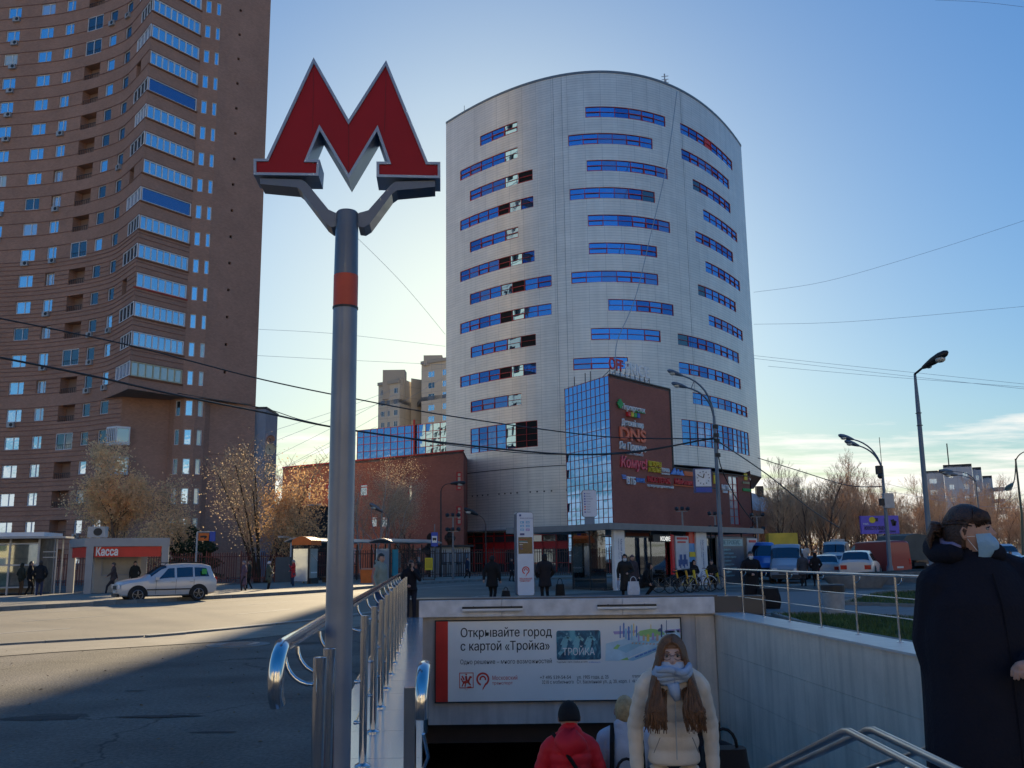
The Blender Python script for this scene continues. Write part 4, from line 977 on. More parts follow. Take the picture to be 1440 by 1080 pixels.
# posters
o,Mx,w_,h_=panelp(946.5,965,754,801,mat('poster_pale',(.5,.53,.6),.35,0,.1,3),'poster',-.14,.08)
m=MB(); m.M=Mx; m.box((w_*.5,-.05,h_*.93),(w_*.8,.02,h_*.07)); m.box((w_*.45,-.05,h_*.82),(w_*.6,.02,h_*.05)); m.build('poster_band',dkred,pav)
m=MB(); m.M=Mx
for q in range(7): m.box((w_*(.2+.1*q),-.045,h_*(.2+.05*(q%3))),(w_*.08,.015,h_*(.2+.1*((q*2)%3))))
m.build('poster_figure',blu,pav)
panelp(941.5,945,752,808,dkred,'red_post',-.1,.12)
m=MB(); 
panelp(969,977,748,764,mat('drink_red',(.7,.06,.03),.4),'vending_panel',.1,.2); panelp(969,977,764,790,mat('drink_blue',(.1,.3,.6),.4),'vending_panel',.1,.2); panelp(969,977,776,783,yellow,'vending_band',.05,.2)
o,Mx,w_,h_=panelp(1005,1041,757,818,teal,'city_map_board',-.16,.1)
m=MB(); m.M=Mx; m.box((w_/2,-.02,h_/2),(w_+.12,.1,h_+.12)); m.build('board_frame',greym,pav)
m=MB(); m.M=Mx; m.box((w_/2,-.08,h_*.9),(w_*.95,.02,h_*.16)); m.build('board_header',mat('teal_pale',(.25,.45,.5),.4),pav)
text('МЕТРОБУС',.34,mat('teal_pale2',(.1,.25,.3),.4),pav,Mx@Matrix.Translation((w_*.12,-.1,h_*.86))@Matrix.Rotation(rad(90),4,'X'),.004,.01,w=w_*.75)
for q in range(8): text(['Маршруты','Пересадки','Расписание','Остановки'][q%4],.16,mat('teal_lines',(.35,.65,.7),.5),pav,Mx@Matrix.Translation((w_*.12,-.1,h_*(.72-.085*q)))@Matrix.Rotation(rad(90),4,'X'),.004,0,w=w_*(.35+.1*(q%3)))
o,Mx,w_,h_=panelp(1048,1062,757,800,mat('poster_pale',(.5,.53,.6),.35),'poster',-.14,.08)
m=MB(); m.M=Mx; m.box((w_*.5,-.05,h_*.9),(w_*.7,.02,h_*.08)); m.build('poster_band',dkred,pav); m=MB(); m.M=Mx; m.box((w_*.5,-.05,h_*.35),(w_*.5,.02,h_*.3)); m.build('poster_picture',mat('poster_photo',(.35,.2,.2),.5,0,.5,6),pav)
panelp(1042.5,1047,755,815,mat('wood_frame',(.16,.1,.06),.6),'post',-.1,.12)
m=MB(); p=PF.at(ps(986),-.9); 
for q in range(3): 
    m.M=pmat(ps(955),.45+q*.0,-.5-q*.1)
m=MB(); m.M=pmat(ps(925),.45,1.6); m.box((0,0,0),(2.4,.4,.06)); m.box((-1,0,-.22),(.06,.35,.4)); m.box((1,0,-.22),(.06,.35,.4)); m.build('bench',darkm,pav)
# roof stele with route list
p=G(817,735,3.2); p=Vector((3.9,48.2,3.22))
st_=thing('roof_sign_stele',p,'white rounded line information sign standing on the pavilion roof','sign')
def rrect(w_,h_,r,n=6):
    P=[]
    for cx,cy,a0 in ((w_/2-r,r,-90),(w_/2-r,h_-r,0),(-w_/2+r,h_-r,90),(-w_/2+r,r,180)):
        for k in range(n+1): a=rad(a0+90*k/n); P.append((cx+r*math.cos(a),cy+r*math.sin(a)))
    return P
stel=mat('stele_white',(.62,.68,.78),.35,0,.05,2); stsd=mat('stele_side',(.10,.14,.20),.4,.2)
zb_=EYE+te(817,727)*p.length; zt_=EYE+te(817,690)*p.length; H_=zt_-zb_
m=MB(); m.prism([(a,b+zb_-3.22) for a,b in rrect(.72,H_,.12)],-.05,-.012); m.build('face',stel,st_)
m=MB(); m.prism([(a,b+zb_-3.22) for a,b in rrect(.76,H_+.03,.13)],-.01,.22); m.build('casing',stsd,st_)
m=MB(); m.box((0,.1,(zb_-3.22)/2),(.5,.15,zb_-3.22)); m.build('foot',mat('foot_blue',(.12,.2,.3),.4),st_)
rows_=['Станция','1','2','3','4','5','6','7']
for k in range(8):
    z=zb_-3.22+H_*(.86-.1*k); m=MB(); m.box((-.25,-.055,z+.02),(.07,.01,.07)); m.build('line_mark',bluem if k<5 else brightred if k<7 else bluem,st_)
    text(['Проспект Вернадского','Выход','Автобусы','Троллейбусы','Трамваи','Такси','Парк','Театр'][k] if 0 else ['Метро','Выход','Автобусы','Музей','Театр','Такси','Парк','Рынок'][k],.07,blu,st_,Matrix.Translation((-.17,-.056,z))@Matrix.Rotation(rad(90),4,'X'),.002,0)
st_.rotation_euler=(0,0,rad(6))
# free standing info stele
g=G(738,836,0); g=Vector((.45,42.2,0))
s2=thing('info_stele',g,'tall white and dark information stele with a small screen and a red pin mark','information stele',rz=rad(14))
Hh=EYE+te(738,721)*42.2; m=MB(); m.prism(rrect(.74,Hh,.1),-.20,-.16); m.build('face',stel,s2)
m=MB(); m.prism(rrect(.80,Hh+.02,.12),-.158,.24); m.build('casing',stsd,s2)
m=MB(); m.box((0,-.205,Hh*.60),(.64,.012,Hh*.20)); m.build('screen',mat('screen_black',(.01,.012,.015),.12),s2)
for k,(x_,z_,w_,c_) in enumerate(((-.1,.67,.34,brightred),(-.1,.65,.36,teal),(-.08,.635,.38,wl),(-.2,.61,.14,wl),(-.2,.59,.1,bluem),(-.18,.56,.12,bluem))):
    m=MB(); m.box((x_,-.214,Hh*z_),(w_,.006,.022)); m.build('screen_line',c_,s2)
cy=mat('route_cyan',(.12,.4,.65),.4)
for k in range(6): 
    m=MB(); m.box((-.14+.26*(k%2),-.205,Hh*(.88-.045*(k//2))),(.17,.01,.10)); m.build('route_tile',cy if k!=5 else mat('route_violet',(.3,.2,.5),.4),s2)
    text(['82','120','136','144','224','227'][k],.075,wl,s2,Matrix.Translation((-.2+.26*(k%2),-.212,Hh*(.88-.045*(k//2))-.028))@Matrix.Rotation(rad(90),4,'X'),.002,.002)
m=MB(); m.box((-.14,-.205,Hh*.735),(.2,.01,.09)); m.build('route_tile',mat('route_dark',(.03,.05,.2),.4),s2)
text('Метро и автобусы',.07,blu,s2,Matrix.Translation((-.24,-.212,Hh*.925))@Matrix.Rotation(rad(90),4,'X'),.002,0)
m=MB(); m.box((-.22,-.205,Hh*.965),(.09,.01,.09)); m.build('icon',blu,s2)
pinr=mat('pin_red',(.65,.05,.03),.5)
def pin(par,x_,z_,y_,r,mt_=None,M0=None):
    for k,(ra,rb) in enumerate(((.72,1.0),(.28,.52))):
        m=MB(); n=30; pts=[]
        if M0 is not None: m.M=M0
        a0,a1=(rad(-62),rad(250)) if k==0 else (rad(-20),rad(200))
        A1=[(x_+r*ra*math.cos(a0+(a1-a0)*i/n),y_,z_+r*ra*math.sin(a0+(a1-a0)*i/n)) for i in range(n+1)]
        B1=[(x_+r*rb*math.cos(a0+(a1-a0)*i/n),y_,z_+r*rb*math.sin(a0+(a1-a0)*i/n)) for i in range(n+1)]
        if k==0: A1=[(x_-.05*r,y_,z_-r*1.35)]+A1; B1=[(x_-.05*r,y_,z_-r*1.65)]+B1
        ia=m.a(A1); ib=m.a(B1)
        for i in range(len(A1)-1): m.face((ia+i,ib+i,ib+i+1,ia+i+1))
        m.build('pin_mark',mt_ or pinr,par)
pin(s2,-.0,Hh*.30,-.207,.17)
text('Московский',.12,pinr,s2,Matrix.Translation((-.29,-.207,Hh*.19))@Matrix.Rotation(rad(90),4,'X'),.002,0,w=.56); text('транспорт',.12,pinr,s2,Matrix.Translation((-.29,-.207,Hh*.165))@Matrix.Rotation(rad(90),4,'X'),.002,0,w=.5)
# ================================================================ BILLBOARD of the underpass
def wl_(x,y,o=0): p=PY(x,y,YW); return p
q0=PY(613,873,YW-.1); q1=PY(958,986,YW-.1); 
bb=thing('underpass_billboard',(0,YW-.02,0),'wide white advertising board with a red left edge and black Russian lettering','billboard')
xa,xb=PY(613,930,YW-.1).x,PY(958.5,930,YW-.1).x; zt_,zb_=PY(613,874,YW-.1).z,PY(613,987,YW-.1).z
bw=mat('board_white',(.84,.83,.80),.4,0,.04,1)
m=MB(); m.box(((xa+xb)/2,-.06,(zt_+zb_)/2),(xb-xa,.08,zt_-zb_)); m.build('board',bw,bb)
m=MB(); 
for (c,d) in ((((xa+xb)/2,-.07,zt_+.015),(xb-xa+.06,.12,.03)),(((xa+xb)/2,-.07,zb_-.015),(xb-xa+.06,.12,.03)),((xa-.015,-.07,(zt_+zb_)/2),(.03,.12,zt_-zb_)),((xb+.015,-.07,(zt_+zb_)/2),(.03,.12,zt_-zb_))): m.box(c,d)
m.build('frame',darkm,bb)
def bx(px,py): p=PY(px,py,YW-.1); return p.x,p.z
r0=bx(613,874)[0]; r1=bx(630,900)[0]
m=MB(); m.box(((r0+r1)/2,-.103,(zt_+zb_)/2),(r1-r0,.006,zt_-zb_)); m.build('red_stripe',mat('stripe_red',(.62,.02,.015),.4),bb)
ink=mat('print_black',(.012,.012,.016),.5)
def bt_(body,x0_,ybase,x1_,cap,mt_=ink,bold=0.0016):
    a,z=bx(x0_,ybase); b,_=bx(x1_,ybase); h_=cap/FPX*YW
    return [text(body,h_/.73,mt_,bb,Matrix.Translation((a+e_,-.105-.0007*j_,z+e_*.4))@Matrix.Rotation(rad(90),4,'X'),.0005,0,w=b-a) for j_,e_ in enumerate((0,.006) if cap>10 else (0,))]
bt_('Открывайте город',647,896,775,12,bold=0.0048); bt_('с картой «Тройка»',647,915,772,12,bold=0.0048)
bt_('Одно решение – много возможностей',647,934,775.5,6.0,bold=0.0008)
bt_('Московский',692,956,727,5.5,pinr,.005); bt_('транспорт',692,962.5,721,4,pinr,.004)
bt_('+7 495 539-54-54',759,955,802.5,4.6,bold=0.0008); bt_('3210 с мобильного',762,961.5,806.5,4.6,bold=0.0008)
bt_('ул. 1905 года, д. 25',811,954.5,855.5,4.6,bold=0.0008); bt_('Ст. Басманная ул., д. 20, корп. 1',811,961,885,4.6,bold=0.0008)
bt_('transport.mos.ru',889,952.5,925,4.6,bold=0.0008); bt_('vk.com/transport_mos',889,959.5,932,4.6,bold=0.0008)
a,z=bx(656,958); 
m=MB(); w_,h_=.36,.43
for (c,d) in (((a,-.106,z+h_/2),(w_,.004,.02)),((a,-.106,z-h_/2+.05),(w_,.004,.02)),((a-w_/2,-.106,z+.025),(.02,.004,h_-.03)),((a+w_/2,-.106,z+.025),(.02,.004,h_-.03))): m.box(c,d)
m.bar((a-.05,-.106,z-h_/2+.04),(a,-.106,z-h_/2-.01),.02,.004); m.bar((a+.05,-.106,z-h_/2+.04),(a,-.106,z-h_/2-.01),.02,.004)
m.build('crest_shield',pinr,bb)
m=MB(); z1_=z+.02   # rider on a horse, as a coarse emblem
for (p,q,t_) in (((-.1,-.05),(.08,-.02),.07),((.06,0),(.11,.11),.05),((.11,.11),(.14,.07),.035),((-.08,-.07),(-.12,-.15),.03),((-.02,-.07),(-.04,-.16),.03),((.05,-.06),(.11,-.12),.03),((.0,0),(-.01,.12),.05),((-.01,.14),(.0,.17),.045),((-.03,.1),(.12,-.12),.015),((-.1,-.03),(-.14,.06),.03),((-.06,.02),(-.12,.12),.04),((.02,-.17),(.13,-.16),.03)):
    m.bar((a+p[0],-.108,z1_+p[1]),(a+q[0],-.108,z1_+q[1]),t_,.004,up=(0,-1,0)) if 0 else m.bar((a+p[0],-.108,z1_+p[1]),(a+q[0],-.108,z1_+q[1]),.004,t_,up=(-(q[1]-p[1]),0,(q[0]-p[0])))
m.build('crest_figure',pinr,bb)
a,z=bx(679,956); pin(bb,a,z+.02,-.106,.175)
# transit card picture: teal card with horses in waves
a0,z0=bx(783,928);a1,z1=bx(844,886)
cardm=bpy.data.materials.new('card_print'); cardm.use_nodes=True; t=cardm.node_tree; b=t.nodes['Principled BSDF']; b.inputs['Roughness'].default_value=.35
tc=t.nodes.new('ShaderNodeTexCoord'); mpn=t.nodes.new('ShaderNodeMapping'); mpn.inputs['Scale'].default_value=(3.2,1,2.0); nn_=t.nodes.new('ShaderNodeTexNoise'); nn_.inputs['Scale'].default_value=1.3; nn_.inputs['Detail'].default_value=7; nn_.inputs['Distortion'].default_value=1.2
cr=t.nodes.new('ShaderNodeValToRGB'); t.links.new(tc.outputs['Object'],mpn.inputs[0]); t.links.new(mpn.outputs[0],nn_.inputs['Vector']); t.links.new(nn_.outputs[0],cr.inputs[0]); t.links.new(cr.outputs[0],b.inputs['Base Color'])
cr.color_ramp.elements[0].position=.35; cr.color_ramp.elements[0].color=(.005,.05,.10,1); cr.color_ramp.elements[1].position=.68; cr.color_ramp.elements[1].color=(.12,.42,.50,1); e_=cr.color_ramp.elements.new(.52); e_.color=(.01,.13,.22,1)
m=MB(); w_=a1-a0; h_=z1-z0; m.prism([(p+(a0+a1)/2,q+z0) for p,q in rrect(w_,h_,.06)],-.112,-.104); cd=m.build('card_picture',cardm,bb)
hm_=mat('card_horse',(.22,.5,.55),.5)
for q in range(3):
    cx=a0+w_*(.22+.27*q); cz=z0+h_*.58; m=MB()
    for (p,r_,t_) in (((-.10,-.22),(-.02,.0),.13),((-.02,.0),(.03,.16),.10),((.03,.16),(.14,.06),.07),((.02,.2),(.03,.26),.03),((-.04,.14),(-.14,-.05),.05),((-.1,-.2),(-.2,-.3),.09)):
        m.bar((cx+p[0],-.116,cz+p[1]),(cx+r_[0],-.116,cz+r_[1]),.004,t_,up=(-(r_[1]-p[1]),0,(r_[0]-p[0])))
    m.build('card_horse',hm_,bb)
text('ТРОЙКА',.26,wl,bb,Matrix.Translation((a0+w_*.13,-.121,z0+h_*.16))@Matrix.Rotation(rad(90),4,'X'),.002,.0,w=w_*.72)
bt_('Подробнее о карте «Тройка» на сайте',783,932,826,2.2,bold=0); bt_('troika.mos.ru',828,932,844,2.2,mat('print_link',(.05,.2,.6),.5),0)
# watercolour city picture
pal=dict(river=(.35,.6,.72),bank=(.55,.72,.80),tower=(.10,.22,.55),hill=(.35,.6,.2),wall=(.7,.45,.3),gold=(.8,.6,.15),purple=(.45,.35,.6),dark=(.08,.12,.25))
pm={k:mat('print_'+k,v,.5,0,.15,4) for k,v in pal.items()}
def poly(pts,mt_,nm,y_=-.105): 
    m=MB(); i=m.a([(bx(*p)[0],y_,bx(*p)[1]) for p in pts]); m.face(range(i,i+len(pts))); m.build(nm,mt_,bb)
poly([(851,929),(852,905),(880,898),(905,890),(955,886),(958,905),(915,912),(885,924),(870,929)],pm['bank'],'river_print')
poly([(866,912),(890,903),(925,897),(925,902),(900,908),(880,918)],pm['river'],'river_print',-.107)
poly([(880,928),(905,917),(930,906),(945,905),(910,922),(890,929)],pm['river'],'river_print',-.107)
poly([(893,893),(900,887),(915,884),(930,886),(935,892),(915,896)],pm['hill'],'hill_print',-.107); poly([(862,912),(868,906),(872,907),(868,913)],pm['hill'],'hill_print',-.109); poly([(872,928),(882,924),(884,928)],pm['hill'],'hill_print',-.109)
for i,(x_,y0_,y1_,w_,c) in enumerate(((872,880,897,1.6,'tower'),(877,876,896,2,'tower'),(880,884,898,3,'river'),(884,881,900,2.6,'tower'),(888,879,900,2.6,'river'),(891,877,894,1.2,'gold'),(895,880,896,1.8,'tower'),(898,890,902,1.8,'purple'),(905,893,901,3,'wall'),(911,892,902,4,'gold'),(918,890,900,3.4,'purple'),(924,892,901,3.5,'wall'),(930,878,896,2.2,'dark'),(928,884,888,6,'dark'),(937,872,895,.8,'dark'),(915,878,884,1,'gold'),(940,893,900,5,'bank'),(950,886,894,3,'bank'))):
    poly([(x_-w_/2,y1_),(x_-w_/2,y0_+1),(x_,y0_-1),(x_+w_/2,y0_+1),(x_+w_/2,y1_)],pm[c],'city_print',-.109-.0006*i)
poly([(862,888),(895,886),(893,890),(864,892)],pm['purple'],'skyline_print'); poly([(935,886),(957,884),(957,889),(935,890)],pm['purple'],'skyline_print')
for i in range(9): poly([(888+i*5,903.5+.2*i),(890.5+i*5,903+.2*i),(890.5+i*5,905+.2*i),(888+i*5,905.5+.2*i)],pm['wall'],'wall_print',-.124)
for i in range(5): poly([(893+i*6,925-2.4*i),(898+i*6,923-2.4*i),(898+i*6,921-2.4*i),(893+i*6,923-2.4*i)],pm['tower'],'train_print',-.124)
for (xa_,xb_,y_) in ((650,735,858),(840,923,855)):
    p=PY(xa_,y_,YW-.35); q=PY(xb_,y_,YW-.35); t_=thing('strip_light',(p.x,YW-.02,p.z),'thin pale tube light over the %s half of the white billboard'%('left' if xa_<700 else 'right'),'light fitting','lights over the billboard')
    w_=q.x-p.x; m=MB(); m.tube([(0,-.33,0),(w_,-.33,0)],.045,10); m.build('tube',white,t_)
    m=MB(); m.box((w_/2,-.33,.06),(w_,.1,.05)); m.build('hood',darkm,t_)
    m=MB(); 
    for x_ in (.3,w_-.3): m.bar((x_,-.33,.07),(x_,0,.09),.03)
    m.build('bracket',darkm,t_)
# ================================================================ METRO SIGN
PZ=5.3; pb=PY(482,600,PZ); pxx=PZ*-.1837
ms=thing('metro_sign',(pxx,PZ,.1),'big red letter M on a blue grey pole with an orange red band','metro sign')
def zof(x,y): return PY(x,y,PZ).z-.1
zb1=zof(487,432); zb2=zof(487,388); ztp=zof(490,298)
ra,rb=.0775,.0705
m=MB(); m.tube([(0,0,0),(0,0,zb1)],[ra,rb],32); m.build('pole',postlow,ms,smooth=True)
m=MB(); m.tube([(0,0,zb1+.001),(0,0,zb2)],[rb+.001,rb+.001],32); m.build('red_band',orangem,ms,smooth=True)
m=MB(); m.tube([(0,0,zb2+.001),(0,0,ztp-.01),(0,0,ztp)],[rb,.066,.058],32); m.build('pole_head',postblue,ms,smooth=True)
m=MB(); m.tube([(0,0,zb1-.012),(0,0,zb1)],rb+.004,32); m.tube([(0,0,.0),(0,0,.02)],.13,24); m.build('collar',darkm,ms)
rings=[]
def mcoord(x,y):
    # letter plane passes through the pole, turned a few degrees
    s_,z_=onp(x,y,(pxx,PZ),(pxx+1,PZ+.075)); return (s_,z_-.1)
Lp=[(441.9,84.1),(490.9,170.8),(543.4,88),(601.8,230.4),(619.3,230.4),(619.3,253.3),(529.8,251.4),(529.8,230),(545.4,230),(530.6,187.6),(490.9,254.5),(450.5,186.4),(433.7,227.2),(450.5,227.2),(448.9,249.8),(357.9,248.6),(357.9,226),(375.8,226)]
MP=[mcoord(*p) for p in Lp]
def inset(P,d):
    n=len(P); r=[]; ar=sum(P[i][0]*P[(i+1)%n][1]-P[(i+1)%n][0]*P[i][1] for i in range(n)); sg_=1 if ar>0 else -1
    for i in range(n):
        a,b,c=Vector(P[i-1]),Vector(P[i]),Vector(P[(i+1)%n]); e1=(b-a).normalized();e2=(c-b).normalized(); n1_=Vector((-e1.y,e1.x))*sg_; n2_=Vector((-e2.y,e2.x))*sg_
        k=(n1_+n2_); k=k/max(.28,k.length_squared)*2/1 ; v=(n1_+n2_)/(1+n1_.dot(n2_)); 
        if v.length>2.6: v=v.normalized()*2.6
        r.append(tuple(b+v*d))
    return r
ry=math.atan2(.075,1); dp=.17
def tri_prism(m,P,y0,y1):   # triangulated front/back
    from mathutils.geometry import tessellate_polygon
    n=len(P); a=m.a([(p[0],y0,p[1]) for p in P]); b=m.a([(p[0],y1,p[1]) for p in P])
    for t3 in tessellate_polygon([[Vector((p[0],p[1],0)) for p in P]]):
        m.face([a+i for i in t3]); m.face([b+i for i in reversed(t3)])
    for i in range(n): j=(i+1)%n; m.face((a+j,a+i,b+i,b+j))
In=inset(MP,.016)
m=MB(); m.M=Matrix.Rotation(ry,4,'Z'); tri_prism(m,In,-.02,.0); m.build('letter_face',mred,ms)
m=MB(); m.M=Matrix.Rotation(ry,4,'Z'); n=len(MP)   # rim and side walls
a=m.a([(p[0],-.03,p[1]) for p in MP]); b=m.a([(p[0],-.03,p[1]) for p in In]); c=m.a([(p[0],dp,p[1]) for p in MP]); d=m.a([(p[0],-.005,p[1]) for p in In])
for i in range(n): j=(i+1)%n; m.face((a+i,a+j,b+j,b+i)); m.face((a+j,a+i,c+i,c+j)); m.face((b+i,b+j,d+j,d+i))
m.build('letter_casing',mat('casing_enamel',(.30,.36,.44),.35,.3,.08,4),ms)
m=MB(); m.M=Matrix.Rotation(ry,4,'Z'); tri_prism(m,MP,dp,dp+.01); m.build('letter_back',mat('casing_back',(.4,.38,.34),.5),ms)
m=MB(); m.M=Matrix.Rotation(ry,4,'Z')
for p_,q_ in (((490.9,172.5),(490.9,252)),((441.5,90),(440.5,186)),((543.5,94),(541,188))):
    a_,b_=mcoord(*p_),mcoord(*q_); m.bar((a_[0],-.0205,a_[1]),(b_[0],-.0205,b_[1]),.003,.0016)
m.build('face_seam',mat('seam_red',(.14,.003,.006),.6),ms)
m=MB(); m.M=Matrix.Rotation(ry,4,'Z')
for p_ in MP:
    c_=(p_[0]*.97+MP[10][0]*.03,p_[1]-.012)
for (x_,y_) in ((366,229),(366,245),(441,231),(441,246),(538,233),(538,248),(612,234),(612,249)):
    c_=mcoord(x_,y_); m.tube([(c_[0],-.0205,c_[1]),(c_[0],-.024,c_[1])],.004,8)
m.build('rivets',mat('rivet_grey',(.25,.25,.27),.4,.6),ms)
def arm(pts,side):
    P=[mcoord(*p) for p in pts]; m=MB(); m.M=Matrix.Rotation(ry,4,'Z'); tri_prism(m,P,-.005,.15); m.build('bracket_arm',postblue,ms)
arm([(366,251),(424,253),(431,257),(462,295),(473,300),(474,318),(466,320),(458,314),(423,268),(418,264),(366,259)],0)
arm([(612,254),(556,256),(549,261),(518,296),(504,300),(504,319),(512,320),(520,315),(551,273),(558,268),(612,263)],1)
# ================================================================ RAILINGS
def xpost(y): return -.475-.0935*y
lr=thing('stair_railing',(0,0,0),'row of tall round stainless steel posts with a thick handrail on the granite ledge','railing')
pys=[4.36,4.78,5.75,7.5]+[7.5+1.42*i for i in range(1,12)]
ZP=1.22
pmsh=None
m=MB(); m.tube([(0,0,0),(0,0,1.118),(0,0,1.12)],[.0305,.0305,.028],20); pme=m.mesh('post',steel,40)
m=MB(); m.tube([(0,0,0),(0,0,.012),(0,0,.03)],[.062,.062,.036],20); bme=m.mesh('base_ring',steel,40)
m=MB(); m.tube([(-.03-.13*math.sin(a),0,1.00+.13*(1-math.cos(a))) for a in [i*math.pi/2/7 for i in range(8)]],.011,8); brm=m.mesh('handrail_bracket',steel,60)
m=MB(); m.tube([(-.02,0,0),(-.055,0,0)],.012,8); m.ell((-.06,0,0),(.017,.017,.017),10,6); clm=m.mesh('rod_clip',steel,60)
for y in pys:
    x=xpost(y); o=link('post',pme,lr,(x,y,.1)); link('base_ring',bme,o,(0,0,0)); link('handrail_bracket',brm,o,(0,0,0))
    for z in (.32,.62): link('rod_clip',clm,o,(0,0,z))
hp=[]
HZ=1.275
y=4.2
hr=[(xpost(24.2)-.16,24.2,HZ)]+[(xpost(t)-.165,t,HZ) for t in (18,12,8,6,4.75,4.3)]
xe=xpost(4.2)-.165
cur=[(xe+.0,4.3-.13*math.sin(a),HZ-.13*(1-math.cos(a))) for a in [i*math.pi/2/6 for i in range(1,7)]]+[(xe+.002,4.17,HZ-.20),(xe+.008,4.185,HZ-.235)]
m=MB(); m.tube(hr+cur,.034,20); m.build('handrail',steel,lr,smooth=60)
for z in (.42,.72):
    m=MB(); m.tube([(xpost(t)-.06,t,z) for t in (24,12,7.5)],.009,8); m.build('rod',steel,lr,smooth=60)
m=MB(); m.tube([(xpost(4.9)-.06,5.0,.42),(xpost(4.2)-.075,4.12,.42)],.010,8); m.build('rod',steel,lr,smooth=60)
# second hand rail at the head of the stairs
r2=thing('stair_handrail',(0,0,0),'short steel post with a curled handrail end beside the stairs, right of the metro pole','handrail')
m=MB(); m.box((PY(577,960,5.0).x,5.0,.47),(.058,.058,1.06)); m.build('post',steel,r2)
xh=PY(597,935,5.0).x; 
m=MB(); m.tube([(xh-.24,7.5,.36),(xh-.12,6.2,.76),(xh-.015,5.15,1.075),(xh,5.02,1.10),(xh,4.93,1.09),(xh,4.86,1.03),(xh,4.84,.95),(xh,4.85,.87)],.034,18); m.build('handrail',steel,r2,smooth=60)
m=MB(); m.tube([(xh,4.95,.78),(xh+.02,5.0,.66),(xh-.02,5.02,.56),(xh-.07,5.03,.52)],.009,8); m.tube([(xh-.08,5.03,.98),(xh-.04,5.03,.96)],.010,8); m.build('handrail_bracket',steel,r2,smooth=60)
m=MB(); m.tube([(xh,4.9,.60),(xh,4.86,.30),(xh,4.84,-.2)],.034,12); m.build('lower_handrail',steel,r2,smooth=60)
# railing on the right hand wall
rr_=thing('wall_railing',(0,0,0),'low stainless steel railing with two thin rods on the ledge of the pale stairwell wall','railing')
bases=[(1017,858),(1045,862),(1077,868),(1114,875),(1156.7,883.7),(1206,893),(1266,904)]
rp=[G(*b,.1) for b in bases]
fit=np.polyfit([p.y for p in rp],[p.x for p in rp],1)
ys=[rp[0].y-1.62*i for i in range(13)]
ys=[27.2,25.6,23.95,22.15,20.3,18.5,16.8,15.1,13.4,11.7,10.0,8.3]
fx=lambda y: float(np.polyval(fit,y))
HR=1.12
m=MB(); m.tube([(0,0,0),(0,0,1.14)],.021,14); p2=m.mesh('post',steel,40); m=MB(); m.tube([(0,0,0),(0,0,.012),(0,0,.02)],[.06,.06,.03],16); b2=m.mesh('base_ring',steel,40)
m=MB(); m.tube([(.0+.10*math.sin(a)+.02,0,.98+.12*(1-math.cos(a))) for a in [i*math.pi/2/6 for i in range(7)]],.009,6); k2=m.mesh('handrail_bracket',steel,60)
for y in ys:
    o=link('post',p2,rr_,(fx(y),y,.1)); link('base_ring',b2,o,(0,0,0)); link('handrail_bracket',k2,o,(0,0,0))
m=MB(); m.tube([(fx(27.25),27.25,1.245),(fx(16),16,1.245),(fx(8),8,1.245)],.027,14); m.build('handrail',steel,rr_,smooth=60)
for z in (.52,.86): m=MB(); m.tube([(fx(27.2)+.03,27.2,z),(fx(8)+.03,8,z)],.010,8); m.build('rod',steel,rr_,smooth=60)
# double handrails down the middle of the stairs
def midrail(xr_,ytop,lab,two=True,yflat=2.5):
    t=thing('centre_handrail',(0,0,0),lab,'handrail','handrails down the stairs')
    sl_=.325
    for dz,nm in ((.03,'handrail'),(-.19,'lower_handrail')):
        z=.955+dz; pts=[(xr_,yflat,z),(xr_,ytop-.05,z),(xr_,ytop+.02,z-.012),(xr_,ytop+.1,z-.04),(xr_,ytop+6,z-.04-5.9*sl_)]
        m=MB(); m.tube(pts,.0145,14); m.build(nm,steel2,t,smooth=60)
    m=MB(); m.tube([(xr_,yflat,.955),(xr_,yflat-.06,.93),(xr_,yflat-.08,.84),(xr_,yflat-.06,.75),(xr_,yflat,.735)],.0165,12); m.build('end_loop',steel,t,smooth=60)
    for y in (2.75,3.45,4.6,5.8,7.0,8.2):
        zg=0 if y<3.5 else -(y-3.5)*sl_; zt_=.93-(max(0,y-ytop-.05))*sl_
        m=MB(); m.tube([(xr_+.07,y,zg),(xr_+.07,y,zt_-.08)],.016,10); m.tube([(xr_+.07,y,zt_-.08),(xr_+.03,y,zt_-.06),(xr_,y,zt_-.02)],.008,6); m.build('post',steel,t,smooth=60)
midrail(1.26,3.76,'left steel handrail of the pair running down the middle of the stairs')
midrail(1.36,3.78,'right steel handrail of the pair running down the middle of the stairs')
t=thing('centre_handrail',(0,0,0),'outer steel handrail starting behind the woman in the long dark coat','handrail','handrails down the stairs')
for dz,nm in ((0,'handrail'),(-.22,'lower_handrail')): m=MB(); m.tube([(2.10,4.62,.80+dz),(2.08,5.2,.60+dz),(2.0,10.5,-1.12+dz)],.0145,14); m.build(nm,steel2,t,smooth=60)
for y in (4.7,5.9,7.1,8.3):
    zt_=.76-(y-4.62)*.325; m=MB(); m.tube([(2.15,y,-(y-3.5)*.325-.1),(2.15,y,zt_-.08)],.016,10); m.tube([(2.15,y,zt_-.08),(2.09,y,zt_)],.008,6); m.build('post',steel2,t,smooth=60)
